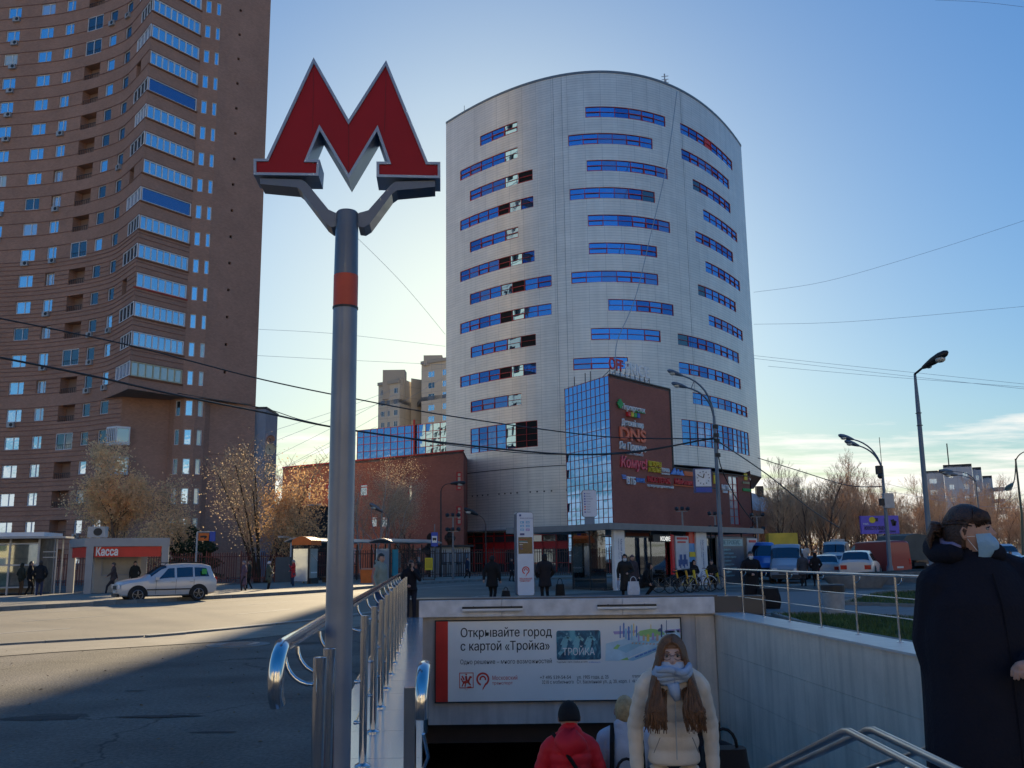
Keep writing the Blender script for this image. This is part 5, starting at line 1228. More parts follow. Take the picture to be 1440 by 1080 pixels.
# ================================================================ LAMPS AND STREET FURNITURE
def lamp_head(par,p,dr,sc_=1.,mt_=greym):
    p=Vector(p); dr=Vector(dr).normalized(); sd=dr.cross(Vector((0,0,1))).normalized(); up=sd.cross(dr)
    m=MB(); R_=[]
    for t,w_,h_ in ((0,.06,.05),(.15,.10,.08),(.35,.16,.11),(.6,.17,.12),(.78,.12,.09),(.86,.04,.04)):
        R_.append([p+dr*t*sc_+sd*w_*sc_*math.cos(a)+up*h_*sc_*math.sin(a) for a in [i*math.pi/5 for i in range(10)]])
    m.loft(R_); o=m.build('lamp_head',mt_,par,smooth=60)
    m=MB(); c=p+dr*.55*sc_-up*.07*sc_; m.ell(c,(.16*sc_,.16*sc_,.10*sc_),12,6); m.build('lamp_glass',mat('lamp_glass',(.55,.55,.5),.2),par,smooth='all')
def pole(name,label,base,pts,r0,r1,heads,mt_=greym,cat='street lamp',group='street lamps',foot=None):
    t=thing(name,base,label,cat,group); b=Vector(base)
    P=[Vector(p)-b for p in pts]; n=len(P); m=MB(); m.tube(P,[r0+(r1-r0)*i/(n-1) for i in range(n)],12); m.build('post',mt_,t,smooth=60)
    if foot: m=MB(); m.cyl((0,0,0),foot,.9,14,foot*.7); m.build('foot',mt_,t)
    return t,b
# big single lamp by the woman
Y=37; B0=PY(1309,800,Y); top=PY(1286.5,526,Y); el_=top
b0=Vector((G(1312,834).x,37,0)); b0=Vector((PY(1310,800,Y).x+.02,Y,0))
t,b=pole('street_lamp','tall lamp post with a drooping head, left of the dark coated woman',tuple(b0),[b0,(top.x,Y,top.z-1.2),(top.x,Y,top.z)],.115,.05,None,mat('lamp_blue',(.10,.15,.22),.4,.3),foot=.16)
e=PY(1300,515,Y-.8); m=MB(); m.tube([top-b,e-b],.045,8); m.build('arm',darkm,t,smooth=60)
lamp_head(t,PY(1298,517,Y-.8)-b,PY(1330,496,Y-1.6)-PY(1298,517,Y-.8),1.35,darkm); lamp_head(t,PY(1297,518,Y-.4)-b,PY(1316,509,Y)-PY(1297,518,Y-.4),.75,darkm)
m=MB(); 
for z in (-1.6,-2.1): m.box((top.x-b.x,0,top.z+z),(.18,.18,.03))
m.build('clamp',darkm,t)
def twin(name,label,px,Y,ybase,bend,tips,r0,foot,cam_=True,mt_=greym):
    bx_=PY(px,ybase,Y).x; b=Vector((bx_,Y,0)); top=PY(bend[0],bend[1],Y)
    t,b=pole(name,label,tuple(b),[b,Vector((top.x,Y,top.z*.5)),top],r0,r0*.5,None,mt_,foot=foot)
    for (hx,hy,mx,my) in tips:
        h_=PY(hx,hy,Y-.5); md=PY(mx,my,Y-.2); P=[]
        a0=top-Vector((0,0,.15))
        for i in range(9):
            k=i/8; P.append(a0*(1-k)**2+md*2*k*(1-k)+h_*k*k-b)
        m=MB(); m.tube(P,[r0*.42-(r0*.15)*i/8 for i in range(9)],8); m.build('arm',mt_,t,smooth=60)
        lamp_head(t,P[-1],P[-1]-P[-2],.9*Y/50+.15,mt_)
    return t,b,top
t,b,top=twin('street_lamp','curved twin headed lamp post rising behind the pavilion roof by the street clock',1013,50,745,(1004,585),((960,528.5,1000,540),(966,545,1000,553)),.15,None,mt_=MT['lamp_blue'])
m=MB(); m.bar(PY(976,536,49.6)-b,PY(972,546,49.6)-b,.04); m.build('strut',greym,t)
m=MB(); 
for q,(x_,y_) in enumerate(((1007,612),(1008,620),(1009,640),(1006,600))): c=PY(x_,y_,50)-b; m.tube([c-Vector((0,0,.1)),c+Vector((0,0,.1))],.16,10)
m.build('clamp',darkm,t)
t,b,top=twin('street_lamp','twin headed lamp post in front of the purple billboard',1253,54.7,818,(1240,655),((1200,618,1230,625),(1208,627,1232,634)),.14,.24,mt_=MT['lamp_blue'])
c=PY(1236,661,54)-b; m=MB(); m.box(c,(.3,.3,.5)); m.ell(c+Vector((0,-.1,-.35)),(.16,.16,.16),10,6); m.build('camera_box',darkm,t)
c=PY(1249,704,54.5)-b; m=MB(); m.box(c,(.55,.35,.85)); m.build('cabinet',ltgrey,t); c=PY(1241,706,54.5)-b; m=MB(); m.box(c,(.3,.3,.4)); m.build('loudspeaker',darkm,t)
m=MB(); p=PY(1236.5,615,54.7)-b; m.tube([top-b,p],.02,5); m.build('aerial',darkm,t)
t,b,top=twin('street_lamp','thin greenish lamp post at the far right edge behind the parked traffic',1438,75,790,(1428,645),((1445,634,1432,637),(1424,680,1428,678)),.13,None,mt_=mat('lamp_green',(.09,.1,.07),.5))
t,b,top=twin('street_lamp','faint twin lamp post before the distant grey tower block',1374,110,790,(1372,676),((1340,663,1366,663),(1346,668,1366,670)),.16,None)
t,b,top=twin('street_lamp','slim curved lamp in front of the brick wing, left of the silver tower',620,80,815,(620,690),((634,680,621,680),),.10,None,mt_=darkm)
t,b,top=twin('street_lamp','small bent lamp post at the foot of the silver tower',683,78,815,(683,740),((672,724,683,728),),.08,None,mt_=darkm)
t,b,top=twin('street_lamp','small bent lamp post among the birches before the brick wing',547,82,820,(547,735),((538,720,547,725),),.08,None,mt_=greym)
# floodlight masts
def flood(px,Y,ytop,label,ybase=None,n=3):
    zt_=EYE+te(px,ytop)*Y; x_=PY(px,ytop,Y).x; t=thing('floodlight_mast',(x_,Y,0),label,'floodlight mast','floodlight masts')
    m=MB(); m.tube([(0,0,0),(0,0,zt_)],[.09,.05],8); m.build('post',greym,t); s_=Y/85
    for k in range(2 if ybase else 1):
        zz_=zt_-k*(EYE+te(px,ytop)*Y-(EYE+te(px,ytop+20)*Y))
        m=MB(); m.bar((-.5*s_,0,zz_),(.5*s_,0,zz_),.05); m.build('cross_bar',greym,t)
        for i in range(n):
            xx=(-.5+i/(n-1))*s_; m=MB(); m.M=Matrix.Translation((xx,-.1,zz_+.08))@Matrix.Rotation(rad(-25),4,'X')@Matrix.Rotation(rad((i-1)*35),4,'Z'); m.box((0,0,.08),(.28*s_,.26*s_,.24*s_)); m.box((0,-.135*s_,.08),(.24*s_,.02,.2*s_)); m.build('floodlight',darkm,t)
flood(959,56,718,'three lamp floodlight mast rising over the pavilion roof'); flood(1005,60,724,'floodlight mast right of the curved lamp over the pavilion roof',1)
flood(1064,70,725,'floodlight mast at the right end of the pavilion',1,2); flood(637,70,727,'floodlight mast left of the silver tower foot',1)
# street clock
Y=49.3; c=PY(988,676,Y); t=thing('street_clock',(c.x,Y,c.z),'square white street clock with a blue lower band hung from the curved lamp post','clock',rz=rad(8))
wd=25/FPX*Y; ht=34/FPX*Y
m=MB(); m.box((0,0,0),(wd,.25,ht)); m.build('case',mat('clock_case',(.03,.06,.2),.4),t)
m=MB(); m.box((0,-.13,ht*.11),(wd*.9,.02,ht*.70)); m.build('dial',mat('dial_white',(.75,.78,.8),.4),t)
m=MB(); m.box((0,-.13,-ht*.38),(wd*.9,.02,ht*.18)); m.build('blue_band',bluem,t)
for i in range(12):
    a=i*math.pi/6; r_=wd*.38; m=MB(); m.bar((r_*math.sin(a),-.145,ht*.11+r_*math.cos(a)),(r_*.82*math.sin(a),-.145,ht*.11+r_*.82*math.cos(a)),.01,.035,up=(math.cos(a),0,-math.sin(a))); m.build('hour_mark',ink,t)
for a,l_,w_ in ((rad(295),.33,.03),(rad(14),.24,.05)):
    m=MB(); m.bar((0,-.15,ht*.11),(wd*l_*math.sin(a),-.15,ht*.11+wd*l_*math.cos(a)),.012,w_,up=(math.cos(a),0,-math.sin(a))); m.build('clock_hand',ink,t)
m=MB(); m.bar((wd/2,0,ht*.3),(wd/2+.35,.4,ht*.3),.06); m.bar((wd/2,0,-ht*.3),(wd/2+.35,.4,-ht*.3),.06); m.build('bracket',darkm,t)
# purple billboard
Y=84; p=PY(1211,751,Y);q=PY(1262,725,Y); t=thing('billboard',((p.x+q.x)/2,Y,0),'purple billboard with a yellow dot before the bare trees','billboard')
w_=q.x-p.x; h_=q.z-p.z; zc=(p.z+q.z)/2; m=MB(); m.box((0,0,zc),(w_,.3,h_)); m.build('board',mat('board_purple',(.14,.10,.55),.45,0,.05,.5),t)
m=MB(); m.box((0,.1,(zc-h_/2)/2),(.4,.4,zc-h_/2)); m.build('leg',greym,t)
m=MB(); m.tube([(-w_*.2,-.17,zc+h_*.27),(-w_*.2,-.2,zc+h_*.27)],.28,16); m.build('yellow_dot',yellow,t)
m=MB(); m.box((w_*-.09,-.17,zc+h_*.28),(.3,.03,.3)); m.box((w_*.14,-.17,zc+h_*.1),(.12,.03,.8)); m.bar((w_*.33,-.17,zc+h_*.28),(w_*.37,-.17,zc-.1),.03,.3); m.bar((w_*.37,-.17,zc-.1),(w_*.42,-.17,zc+h_*.2),.03,.2); m.build('board_figure',ink,t)
text('ИСКУССТВО ОБЩЕНИЯ',.42,ink,t,Matrix.Translation((-w_*.42,-.16,zc-h_*.27))@Matrix.Rotation(rad(90),4,'X'),.01,.01,w=w_*.62); text('для всей семьи',.3,ink,t,Matrix.Translation((-w_*.05,-.16,zc-h_*.43))@Matrix.Rotation(rad(90),4,'X'),.01,.0,w=w_*.45)
text('тел.',.3,wl,t,Matrix.Translation((-w_*.45,-.16,zc))@Matrix.Rotation(rad(90),4,'X'),.01,.0)
# ================================================================ KIOSKS AND SHELTERS
def kiosk_frame():
    a=G(122.5,838.5); l=G(73,834); r=Vector((-18.1,49.9,0))
    t=thing('ticket_kiosk',a,'grey framed ticket kiosk with a red band reading Касса','kiosk')
    l=l-a; l=l.normalized()*3.6; r=Vector((3.45,1.1,0)); bk_=l+r
    H=EYE+te(122,757)*a.length; A_=Vector((0,0,0)); fr=mat('kiosk_grey',(.30,.315,.34),.5,.1,.1,2)
    for p in (A_,l,r,bk_): m=MB(); m.box((p.x,p.y,H/2-.1),(.34,.34,H-.2),math.atan2(r.y,r.x)); m.build('column',fr,t)
    m=MB(); m.slab([A_*1+Vector((-.2,-.25,0)),r+Vector((.25,-.12,0)),bk_+Vector((.2,.2,0)),l+Vector((-.25,.1,0))],H-.42,H); m.build('roof_beam',fr,t)
    red_=mat('band_red',(.62,.03,.02),.45)
    def band(p,q): 
        d=(q-p).normalized(); m=MB(); m.bar(p+d*.2+Vector((0,0,H-.70)),q-d*.2+Vector((0,0,H-.70)),.10,.52); m.build('red_band',red_,t)
    band(A_,r); band(A_,l); ang=math.atan2(r.y,r.x)
    text('Касса',.56,wl,t,Matrix.Translation((A_+r.normalized()*.28+Vector((.0,-.06,H-.87))))@Matrix.Rotation(ang,4,'Z')@Matrix.Rotation(rad(90),4,'X'),.01,.02,w=1.05)
    # booth
    bm=mat('booth_cream',(.42,.39,.34),.6,0,.08,2); g1=r.normalized(); g2=l.normalized()
    def corner(u,v): return g1*u+g2*v
    P=[corner(.5,1.0),corner(2.75,1.0),corner(2.75,2.6),corner(.5,2.6)]
    m=MB(); m.slab([tuple(p[:2]) for p in P],.02,H-.45); m.build('booth',bm,t)
    f=(P[1]-P[0]).normalized(); n_=Vector((f.y,-f.x,0))
    m=MB()
    for k in range(3): pass
    for (u0,u1,z0,z1) in ((.35,2.05,1.0,2.35),):
        for (a1,a2,b1,b2) in ((u0,u1,z0,z0+.05),(u0,u1,z1-.05,z1)): m.bar(P[0]+f*a1+n_*.03+Vector((0,0,(b1+b2)/2)),P[0]+f*a2+n_*.03+Vector((0,0,(b1+b2)/2)),.05,.05)
        for uu in (u0,u1): m.box(tuple(P[0]+f*uu+n_*.03+Vector((0,0,(z0+z1)/2))),(.05,.05,z1-z0),math.atan2(f.y,f.x))
    m.build('shutter_frame',fr,t)
    m=MB(); m.bar(P[0]+f*.4+n_*.012+Vector((0,0,1.67)),P[0]+f*2.0+n_*.012+Vector((0,0,1.67)),.02,1.3); m.build('shutter',mat('shutter_beige',(.36,.33,.27),.6,0,.1,4),t)
    m=MB(); c=(P[0]+P[3])/2; h2=(P[0]-P[3]).normalized(); n2=Vector((-g1.x,-g1.y,0)); m.box(tuple(P[0]*.7+P[3]*.3+n2*.02+Vector((0,0,1.75))),(.28,.28,.36)); m.build('notice',wl,t)
    m=MB(); c=bk_*.28+A_*.72; 
    o=link('air_conditioner',acb,t,mw=Matrix.Translation((-.3,1.6,H+.08))@Matrix.Diagonal((1.15,1.15,1.0,1))); link('fan_grille',acf,o,mw=Matrix.Translation((-.05,0,0)))
    m=MB(); m.box((-.55,1.5,H+.04),(.08,.5,.08)); m.box((-.05,1.5,H+.04),(.08,.5,.08)); m.build('bracket',fr,t)
    return t
kiosk_frame()
# left news kiosk at the picture edge
a=G(50,836); t=thing('news_kiosk',a,'glazed newspaper kiosk with magazines, cut by the left picture edge','kiosk',rz=rad(8))
H=3.15; fr=MT['kiosk_grey']
m=MB(); m.slab([(-7,-.3),(.3,-.3),(.3,2.8),(-7,2.8)],H,H+.22); m.build('roof',white,t); m=MB(); m.slab([(-7,-.5),(1.5,-.5),(1.5,1.0),(-7,1.0)],H-.12,H-.02); m.build('canopy',ltgrey,t)
m=MB()
for x_ in (0,-1.5,-3,-4.5,-6): m.box((x_,0,H/2),(.1,.1,H))
for z in (.4,1.6,2.75): m.bar((-7,0,z),(0,0,z),.08)
m.box((0,2.4,H/2),(.1,.1,H)); m.build('frame',ltgrey,t)
m=MB(); m.box((-3.5,1.5,H/2),(7,2.4,H-.2)); m.build('interior',mat('kiosk_inner',(.16,.14,.11),.7,0,.4,3),t)
for k,(x_,w_,z_,h_,c_) in enumerate(((-.75,1.3,1.6,2.2,mat('map_print',(.45,.25,.13),.5,0,.45,4)),(-2.1,1.2,2.35,.6,yellow),(-2.25,1.2,1.75,.5,wl),(-2.2,1.3,.8,1.0,mat('map_green',(.25,.32,.2),.5,0,.4,4)),(-3.7,1.2,2.2,.7,wl),(-3.7,1.2,1.2,.8,mat('mag_red',(.4,.1,.1),.5,0,.4,5)))):
    m=MB(); m.box((x_,.06,z_),(w_,.03,h_)); m.build('display_sheet',c_,t)
for k in range(4): m=MB(); m.box((-.75-1.5*k,-.01,1.6),(1.4,.012,2.4)); m.build('glass_pane',glassk,t)
m=MB(); m.box((.9,.1,1.5),(.06,.06,3)); m.box((.55,.1,2.3),(.7,.05,.05)); m.box((.55,.1,2.0),(.7,.05,.05)); m.box((1.05,.6,1.5),(.06,.06,3)); m.build('side_rack',ltgrey,t)
# bus shelters
def shelter(name,label,pa,pb,px0,px1,orange_end=False,wid=1.7,hh=2.75,dark=True):
    a=G(*pa); b_=G(*pb); t=thing(name,a,label,'bus shelter','bus shelters on the far pavement'); d=b_-a; Ls=d.length; ang=math.atan2(d.y,d.x); t.rotation_euler=(0,0,ang)
    m=MB()
    n=max(2,round(Ls/1.6))
    for i in range(n+1): m.box((Ls*i/n,1.2,hh/2),(.08,.08,hh))
    for i in (0,n//2,n): m.box((Ls*i/n,0,hh/2),(.08,.08,hh))
    for z in (.45,1.3,2.3): m.bar((0,1.2,z),(Ls,1.2,z),.05)
    m.build('frame',mat('shelter_brown',(.04,.03,.028),.5),t)
    m=MB(); R_=[]
    for x_ in (-.4,Ls+.4): R_.append([(x_,-.4+2.0*k/8,hh+.05+.35*math.sin(math.pi*(.1+.8*k/8))) for k in range(9)]+[(x_,-.4+2.0*k/8,hh-.02+.33*math.sin(math.pi*(.1+.8*k/8))) for k in range(8,-1,-1)])
    m.loft(R_); m.build('roof',mat('shelter_roof',(.30,.28,.27),.4,.2,.3,1),t)
    if orange_end: 
        m=MB(); m.loft([[(x_,-.42+1.4*k/8,hh+.08+.36*math.sin(math.pi*(.1+.8*k/8))) for k in range(9)]+[(x_,-.42+1.4*k/8,hh-.12) for k in range(8,-1,-1)] for x_ in (-.5,.9)]); m.build('orange_cap',orange,t)
    m=MB(); m.quad((.1,1.22,.3),(Ls-.1,1.22,.3),(Ls-.1,1.22,2.5),(.1,1.22,2.5)); m.build('rear_glass',glassk,t)
    m=MB(); m.quad((.0,.05,.3),(.0,1.15,.3),(.0,1.15,2.4),(.0,.05,2.4)); m.build('side_glass',glassn,t)
    m=MB(); m.box((Ls*.6,.85,.48),(Ls*.5,.4,.06)); m.box((Ls*.4,.85,.24),(.06,.3,.44)); m.box((Ls*.8,.85,.24),(.06,.3,.44)); m.build('bench',mat('bench_wood',(.12,.07,.04),.6),t)
    return t,Ls
sh,Ls=shelter('bus_shelter','bus shelter with an orange roof end, mostly behind the metro pole',(433,824),(522,818),0,0,True)
m=MB(); m.box((.55,-.05,1.45),(.95,.12,1.9)); m.build('poster_case',mat('case_pale',(.35,.38,.36),.3,0,.3,1.4),sh); m=MB(); m.box((.55,-.05,.25),(1.0,.3,.45)); m.build('case_foot',darkm,sh)
m=MB(); m.bar((.12,-.12,2.1),(.98,-.12,1.6),.01,.10,up=(0,-1,0)); m.bar((.12,-.12,.85),(.98,-.12,.85),.01,.08); m.build('tape',wl,sh)
sh2,L2_=shelter('bus_shelter','dark bus shelter with a pale roof, right of the two people at the railing',(548,819),(612,815),0,0)
m=MB(); m.box((1.2,.2,1.4),(.8,.1,1.9)); m.build('poster_case',mat('case_teal',(.03,.33,.40),.4,0,.1,1),sh2)
m=MB(); m.box((2.4,.7,1.55),(1.2,.1,1.1)); m.build('notice_board',mat('notice_dark',(.14,.12,.1),.5,0,.5,5),sh2)
# orange bin, timetable, bus stop sign
g=G(516,822.5); t=thing('orange_container',g,'orange grit container beside the bus shelter','container'); m=MB(); R_=[[(x*.34,y*.4,0) for x,y in ((-1,-1),(1,-1),(1,1),(-1,1))],[(x*.39,y*.45,.95) for x,y in ((-1,-1),(1,-1),(1,1),(-1,1))]]; m.loft(R_); m.build('body',orange,t); m=MB(); m.loft([[(x*.42,y*.48,.95) for x,y in ((-1,-1),(1,-1),(1,1),(-1,1))],[(x*.41,y*.47,1.0) for x,y in ((-1,-1),(1,-1),(1,1),(-1,1))],[(x*.3,y*.2,1.08) for x,y in ((-1,-1),(1,-1),(1,1),(-1,1))]]); m.build('lid',mat('orange_dark',(.6,.13,.02),.5),t)
g=G(611,817); t=thing('bus_stop_sign',g,'blue and white bus stop sign beside the dark shelter','bus stop sign'); m=MB(); m.tube([(0,0,0),(0,0,4.2)],.04,8); m.build('post',greym,t)
zc=EYE+te(611,758.5)*g.length; m=MB(); m.box((0,-.05,zc),(.5,.06,1.05)); m.build('plate',bluem,t); m=MB(); m.box((0,-.09,zc+.0),(.38,.02,.5)); m.build('pictogram_panel',wl,t)
m=MB(); m.box((0,-.11,zc+.03),(.28,.02,.16)); m.box((-.08,-.11,zc-.07),(.06,.02,.05)); m.box((.08,-.11,zc-.07),(.06,.02,.05)); m.build('bus_pictogram',ink,t)
g=G(603,819); t=thing('timetable_board',g,'yellow timetable board on a brown stand','notice board'); zc=EYE+te(603,793)*g.length; m=MB(); m.box((0,0,zc),(.55,.05,.85)); m.build('sheet',yellow,t)
for q in range(8): m=MB(); m.box((0,-.03,zc+.3-q*.08),(.42,.01,.025)); m.build('text_line',mat('tt_line',(.25,.18,.03),.6),t)
m=MB(); 
for x_ in (-.4,.4): m.box((x_,0,1.1),(.05,.05,2.2))
for z in (.2,2.15,.7): m.bar((-.4,0,z),(.4,0,z),.05)
m.build('frame',MT['shelter_brown'],t)
# white news stands
t=thing('news_stand',G(620,813),'white panelled newspaper stand with small windows beside the bus stop','kiosk'); a=G(620,813); b_=G(662,812); Ls=(b_-a).length; t.rotation_euler=(0,0,math.atan2(b_.y-a.y,b_.x-a.x)); H=EYE+te(640,769)*a.length
m=MB(); m.box((Ls/2,1.2,H/2),(Ls,2.2,H)); m.build('booth',mat('booth_white',(.45,.46,.46),.6,0,.1,2),t)
m=MB(); m.box((Ls/2,1.0,H+.08),(Ls+.3,2.7,.16)); m.build('roof',darkm,t)
for i in range(4): 
    m=MB(); m.box((Ls*(i+.5)/4,.07,H*.62),(Ls/4*.62,.05,H*.38)); m.build('window_frame',darkm,t); m=MB(); m.box((Ls*(i+.5)/4,.035,H*.62),(Ls/4*.5,.03,H*.32)); m.build('pane',glassn,t)
m=MB()
for i in range(16): m.box((Ls*(i+.5)/16,-.6,.7),(.04,.04,1.3))
for z in (.15,1.3): m.bar((0,-.6,z),(Ls*.8,-.6,z),.05)
m.build('barrier_bars',MT['shelter_brown'],t)
# orange route sign by the silver car
g=G(274,822); t=thing('route_sign',g,'orange and blue hanging route sign on a grey post above the silver car','sign'); zt_=EYE+te(270,748)*g.length
m=MB(); m.tube([(0,0,0),(0,0,zt_)],.07,8); m.bar((0,0,zt_),(1.3,0,zt_),.07); m.build('post',ltgrey,t); m=MB(); m.box((.5,-.02,zt_-.38),(.75,.06,.55)); m.build('orange_plate',orange,t); m=MB(); m.box((1.15,-.02,zt_-.35),(.42,.06,.7)); m.build('blue_plate',bluem,t); m=MB(); m.bar((.25,-.06,zt_-.35),(.7,-.06,zt_-.35),.02,.14); m.bar((.55,-.06,zt_-.5),(.75,-.06,zt_-.35),.02,.08); m.build('arrow_mark',ink,t)
# dark slatted pavilion behind the fence
pa,pb_=(385,766),(448,766); Yd=85
p=PY(388,716,Yd);q=PY(449,714,Yd-6); t=thing('slatted_pavilion',(0,0,0),'dark brown windowless shop clad in horizontal slats before the brick wing','shop building')
z1=p.z; sl=mat('slat_brown',(.045,.028,.022),.6,0,.2,2)
P=Path([(p.x,p.y),(q.x,q.y)]); n=17
m=MB(); facade(m,P,0,z1-.05,[]); m.slab([(p.x,p.y),(q.x,q.y),(q.x+1,q.y+8),(p.x,p.y+8)],z1-.3,z1-.06); facade(m,Path([(q.x,q.y),(q.x+1,q.y+8)]),0,z1-.05,[]); m.build('core',mat('slat_back',(.012,.01,.01),.8),t)
for k in range(n):
    z=z1*(k+.5)/n; m=MB(); m.bar((p.x,p.y-.04,z),(q.x,q.y-.04,z),.07,z1/n*.72); m.build('slat',sl,t)
m=MB(); m.bar((p.x-.1,p.y-.1,z1+.03),(q.x+.1,q.y-.1,z1+.03),.3,.12); m.build('roof_edge',ltgrey,t)
m=MB(); c=P.at(P.s[-1]*.84,-.15); m.box((c.x,c.y,z1*.5),(1.0,.05,.4)); m.build('house_plate',blu,t)
# small bent ventilation pipe and grey box on the pavement
g=G(408,820); t=thing('vent_pipe',(g.x,g.y,0),'bent grey pipe on a concrete block beside the dark slatted shop','vent pipe'); zt_=EYE+te(408,755)*g.length; m=MB(); m.tube([(0,0,0),(0,0,zt_-.3),(-.1,0,zt_-.08),(-.35,0,zt_),(-1.0,0,zt_)],.09,8); m.build('pipe',ltgrey,t,smooth=60); m=MB(); m.box((-.5,0,.95),(1.1,.7,1.9)); m.build('block',mat('conc_block',(.12,.115,.11),.8),t)
# ---------------------------------------------------------------- fences
fm_=mat('fence_redbrown',(.16,.045,.035),.6,0,.25,1)
def fence(label,pts,hh=2.1,step=.17,mt_=fm_,grp='picket fences'):
    t=thing('picket_fence',(pts[0][0],pts[0][1],0),label,'fence',grp); P=Path(pts); o=Vector((pts[0][0],pts[0][1],0)); n=int(P.s[-1]/2.5)
    m=MB(); s_=0
    while s_<P.s[-1]:
        if int(s_/step)%15: 
            p=P.at(s_); m.box((p.x-o.x,p.y-o.y,hh/2+.05),(.06,.03,hh-.1+random.uniform(-.02,.02)))
        s_+=step
    m.build('pickets',mt_,t,kind='stuff')
    m=MB(); m.tube([(0,0,0),(0,0,hh+.12)],.05,6); pme_=m.mesh('post',mt_)
    for i in range(n+1):
        p=P.at(min(P.s[-1]*i/n,P.s[-1]-.01)); link('post',pme_,t,(p.x-o.x,p.y-o.y,0))
    for z in (.35,hh-.3):
        for a,b in zip(P.p,P.p[1:]): m=MB(); m.bar((a.x-o.x,a.y-o.y,z),(b.x-o.x,b.y-o.y,z),.04,.06); m.build('rail',mt_,t)
fence('long red brown picket fence behind the kiosks under the trees',[(-48,58),(-34,66),(-22.5,72),(-14,76)],2.3)
fence('dark picket fence behind the bus shelters and news stand',[(-13.5,76.2),(-5,81),(3,82),(8.5,83)],2.4,.2,mat('fence_dark',(.07,.035,.03),.6))
# grass verge behind the far fence
sheet('verge',[(-2,78.5),(9,79.5),(9,82.5),(-2,81.2)],.15,lawnm)
fence('distant pale fence behind the traffic under the bare trees',[(30,108),(52,112),(75,114)],2.2,.5,mat('fence_pale',(.4,.38,.3),.7))
fence('distant brown fence left of the yellow lorry',[(14,112),(30,109)],2.2,.5,MT['fence_dark'])
# litter bin and concrete planters
g=G(1174,866); t=thing('litter_bin',g,'pale concrete litter bin with a dark top behind the steel railing','litter bin'); m=MB(); m.tube([(0,0,0),(0,0,.62)],[.26,.29],20); m.build('body',mat('bin_concrete',(.30,.32,.34),.8,0,.2,6,.2),t,smooth=40); m=MB(); m.tube([(0,0,.62),(0,0,.80)],[.30,.31],20); m.tube([(0,0,.80),(0,0,.83)],[.31,.27],20); m.build('top',darkm,t)
def planter(px,py,w_,label):
    g=G(px,py); t=thing('concrete_planter',g,label,'planter','boat shaped planters'); m=MB(); rs_=[]
    for (z,k) in ((0,.72),(.18,.8),(.55,1.0),(.6,1.0)): rs_.append([(w_/2*k*math.copysign(abs(math.cos(a))**.6,math.cos(a)),.6*k*math.copysign(abs(math.sin(a))**.7,math.sin(a)),z) for a in [i*math.pi/12 for i in range(24)]])
    m.loft(rs_); m.build('bowl',mat('planter_conc',(.14,.155,.17),.8,0,.25,3,.3),t,smooth=40)
    m=MB(); m.loft([[(p[0]*.9,p[1]*.88,.602) for p in rs_[3]],[(p[0]*.5,p[1]*.5,.66) for p in rs_[3]]]); m.build('soil',mat('soil',(.03,.022,.015),.9),t)
planter(1205,827,3.2,'nearest boat shaped concrete planter below the white SUV'); planter(1235,822,3.0,'second boat shaped planter, right of the nearest one'); planter(1275,819,3.0,'boat shaped planter under the red van')
planter(1300,816,2.6,'farthest boat shaped planter, right of the red van')
# ================================================================ OVERHEAD WIRES
def wire(label,pts,r,mt_=darkm,grp='overhead wires',rn=None):
    P=[PY(x,y,Y) for x,y,Y in pts]
    # Catmull-Rom
    q=[]; n=len(P)
    for i in range(n-1):
        a,b,c,d=P[max(i-1,0)],P[i],P[i+1],P[min(i+2,n-1)]
        for k in range(6):
            t=k/6; q.append(.5*((2*b)+(c-a)*t+(2*a-5*b+4*c-d)*t*t+(3*b-a-3*c+d)*t**3))
    q.append(P[-1]); m=MB(); m.tube(q,[r*(.35+.65*v.y/50) for v in q],5); m.build('overhead_wire',mt_,None,smooth='all',label=label,cat='wire',group=grp)
wire('upper thick black cable sagging across the brick tower to the curved lamp',[(-30,442,22),(100,468,24),(200,490,26),(370,534,30),(500,561,34),(620,583,38),(780,606,44),(876,615.6,47),(1005,617,50)],.032)
wire('lower thick black cable crossing behind the metro pole',[(-30,497,22),(130,529,24),(250,556,26),(370,580,30),(470,601,33),(620,622,37),(780,638,42),(869,638,45),(924,631,47),(987,619,49.5),(1007,617,50)],.045)
wire('thin cable twisted along the lower black cable',[(250,553,26),(370,574,30),(430,592,31.5),(520,609,34),(700,634,40),(800,639,43),(900,633.5,46),(1005,615,50)],.02)
wire('cable dropping from the curved lamp towards the pavilion end',[(1007,618,50),(1015,660,51),(1040,708,53),(1062,737,56)],.03)
wire('cable running right from the curved lamp over the trees',[(1009,620,50),(1080,668,60),(1140,716,75),(1180,742,90)],.035)
wire('cable between the silver tower corner and the twin lamp',[(1066,644,110),(1130,664,90),(1190,682,66),(1240,684,55)],.03)
WL=['long thin wire rising from the silver tower to the upper right edge','nearly level thin wire right of the silver tower','upper of three close thin wires right of the tower','middle of three close thin wires right of the tower','lower of three close thin wires right of the tower','thin wire from the twin lamp to the far right lamp, lower one','thin wire from the twin lamp to the far right lamp, upper one','thin wire across the very top right corner','upper thin level wire behind the metro pole','lower thin level wire behind the metro pole','thin wire rising from the grey annexe to the tower, steepest one','thin wire from the annexe dish height to the beige block','thin wire just above the lower black cable left of the beige block','thin wire running down right from the letter M','short wire right of the far right lamp','short lower wire right of the far right lamp','thin wire low behind the metro pole towards the beige block','lowest thin wire over the brick wing']
thin=mat('thin_wire',(.30,.35,.42),.6)
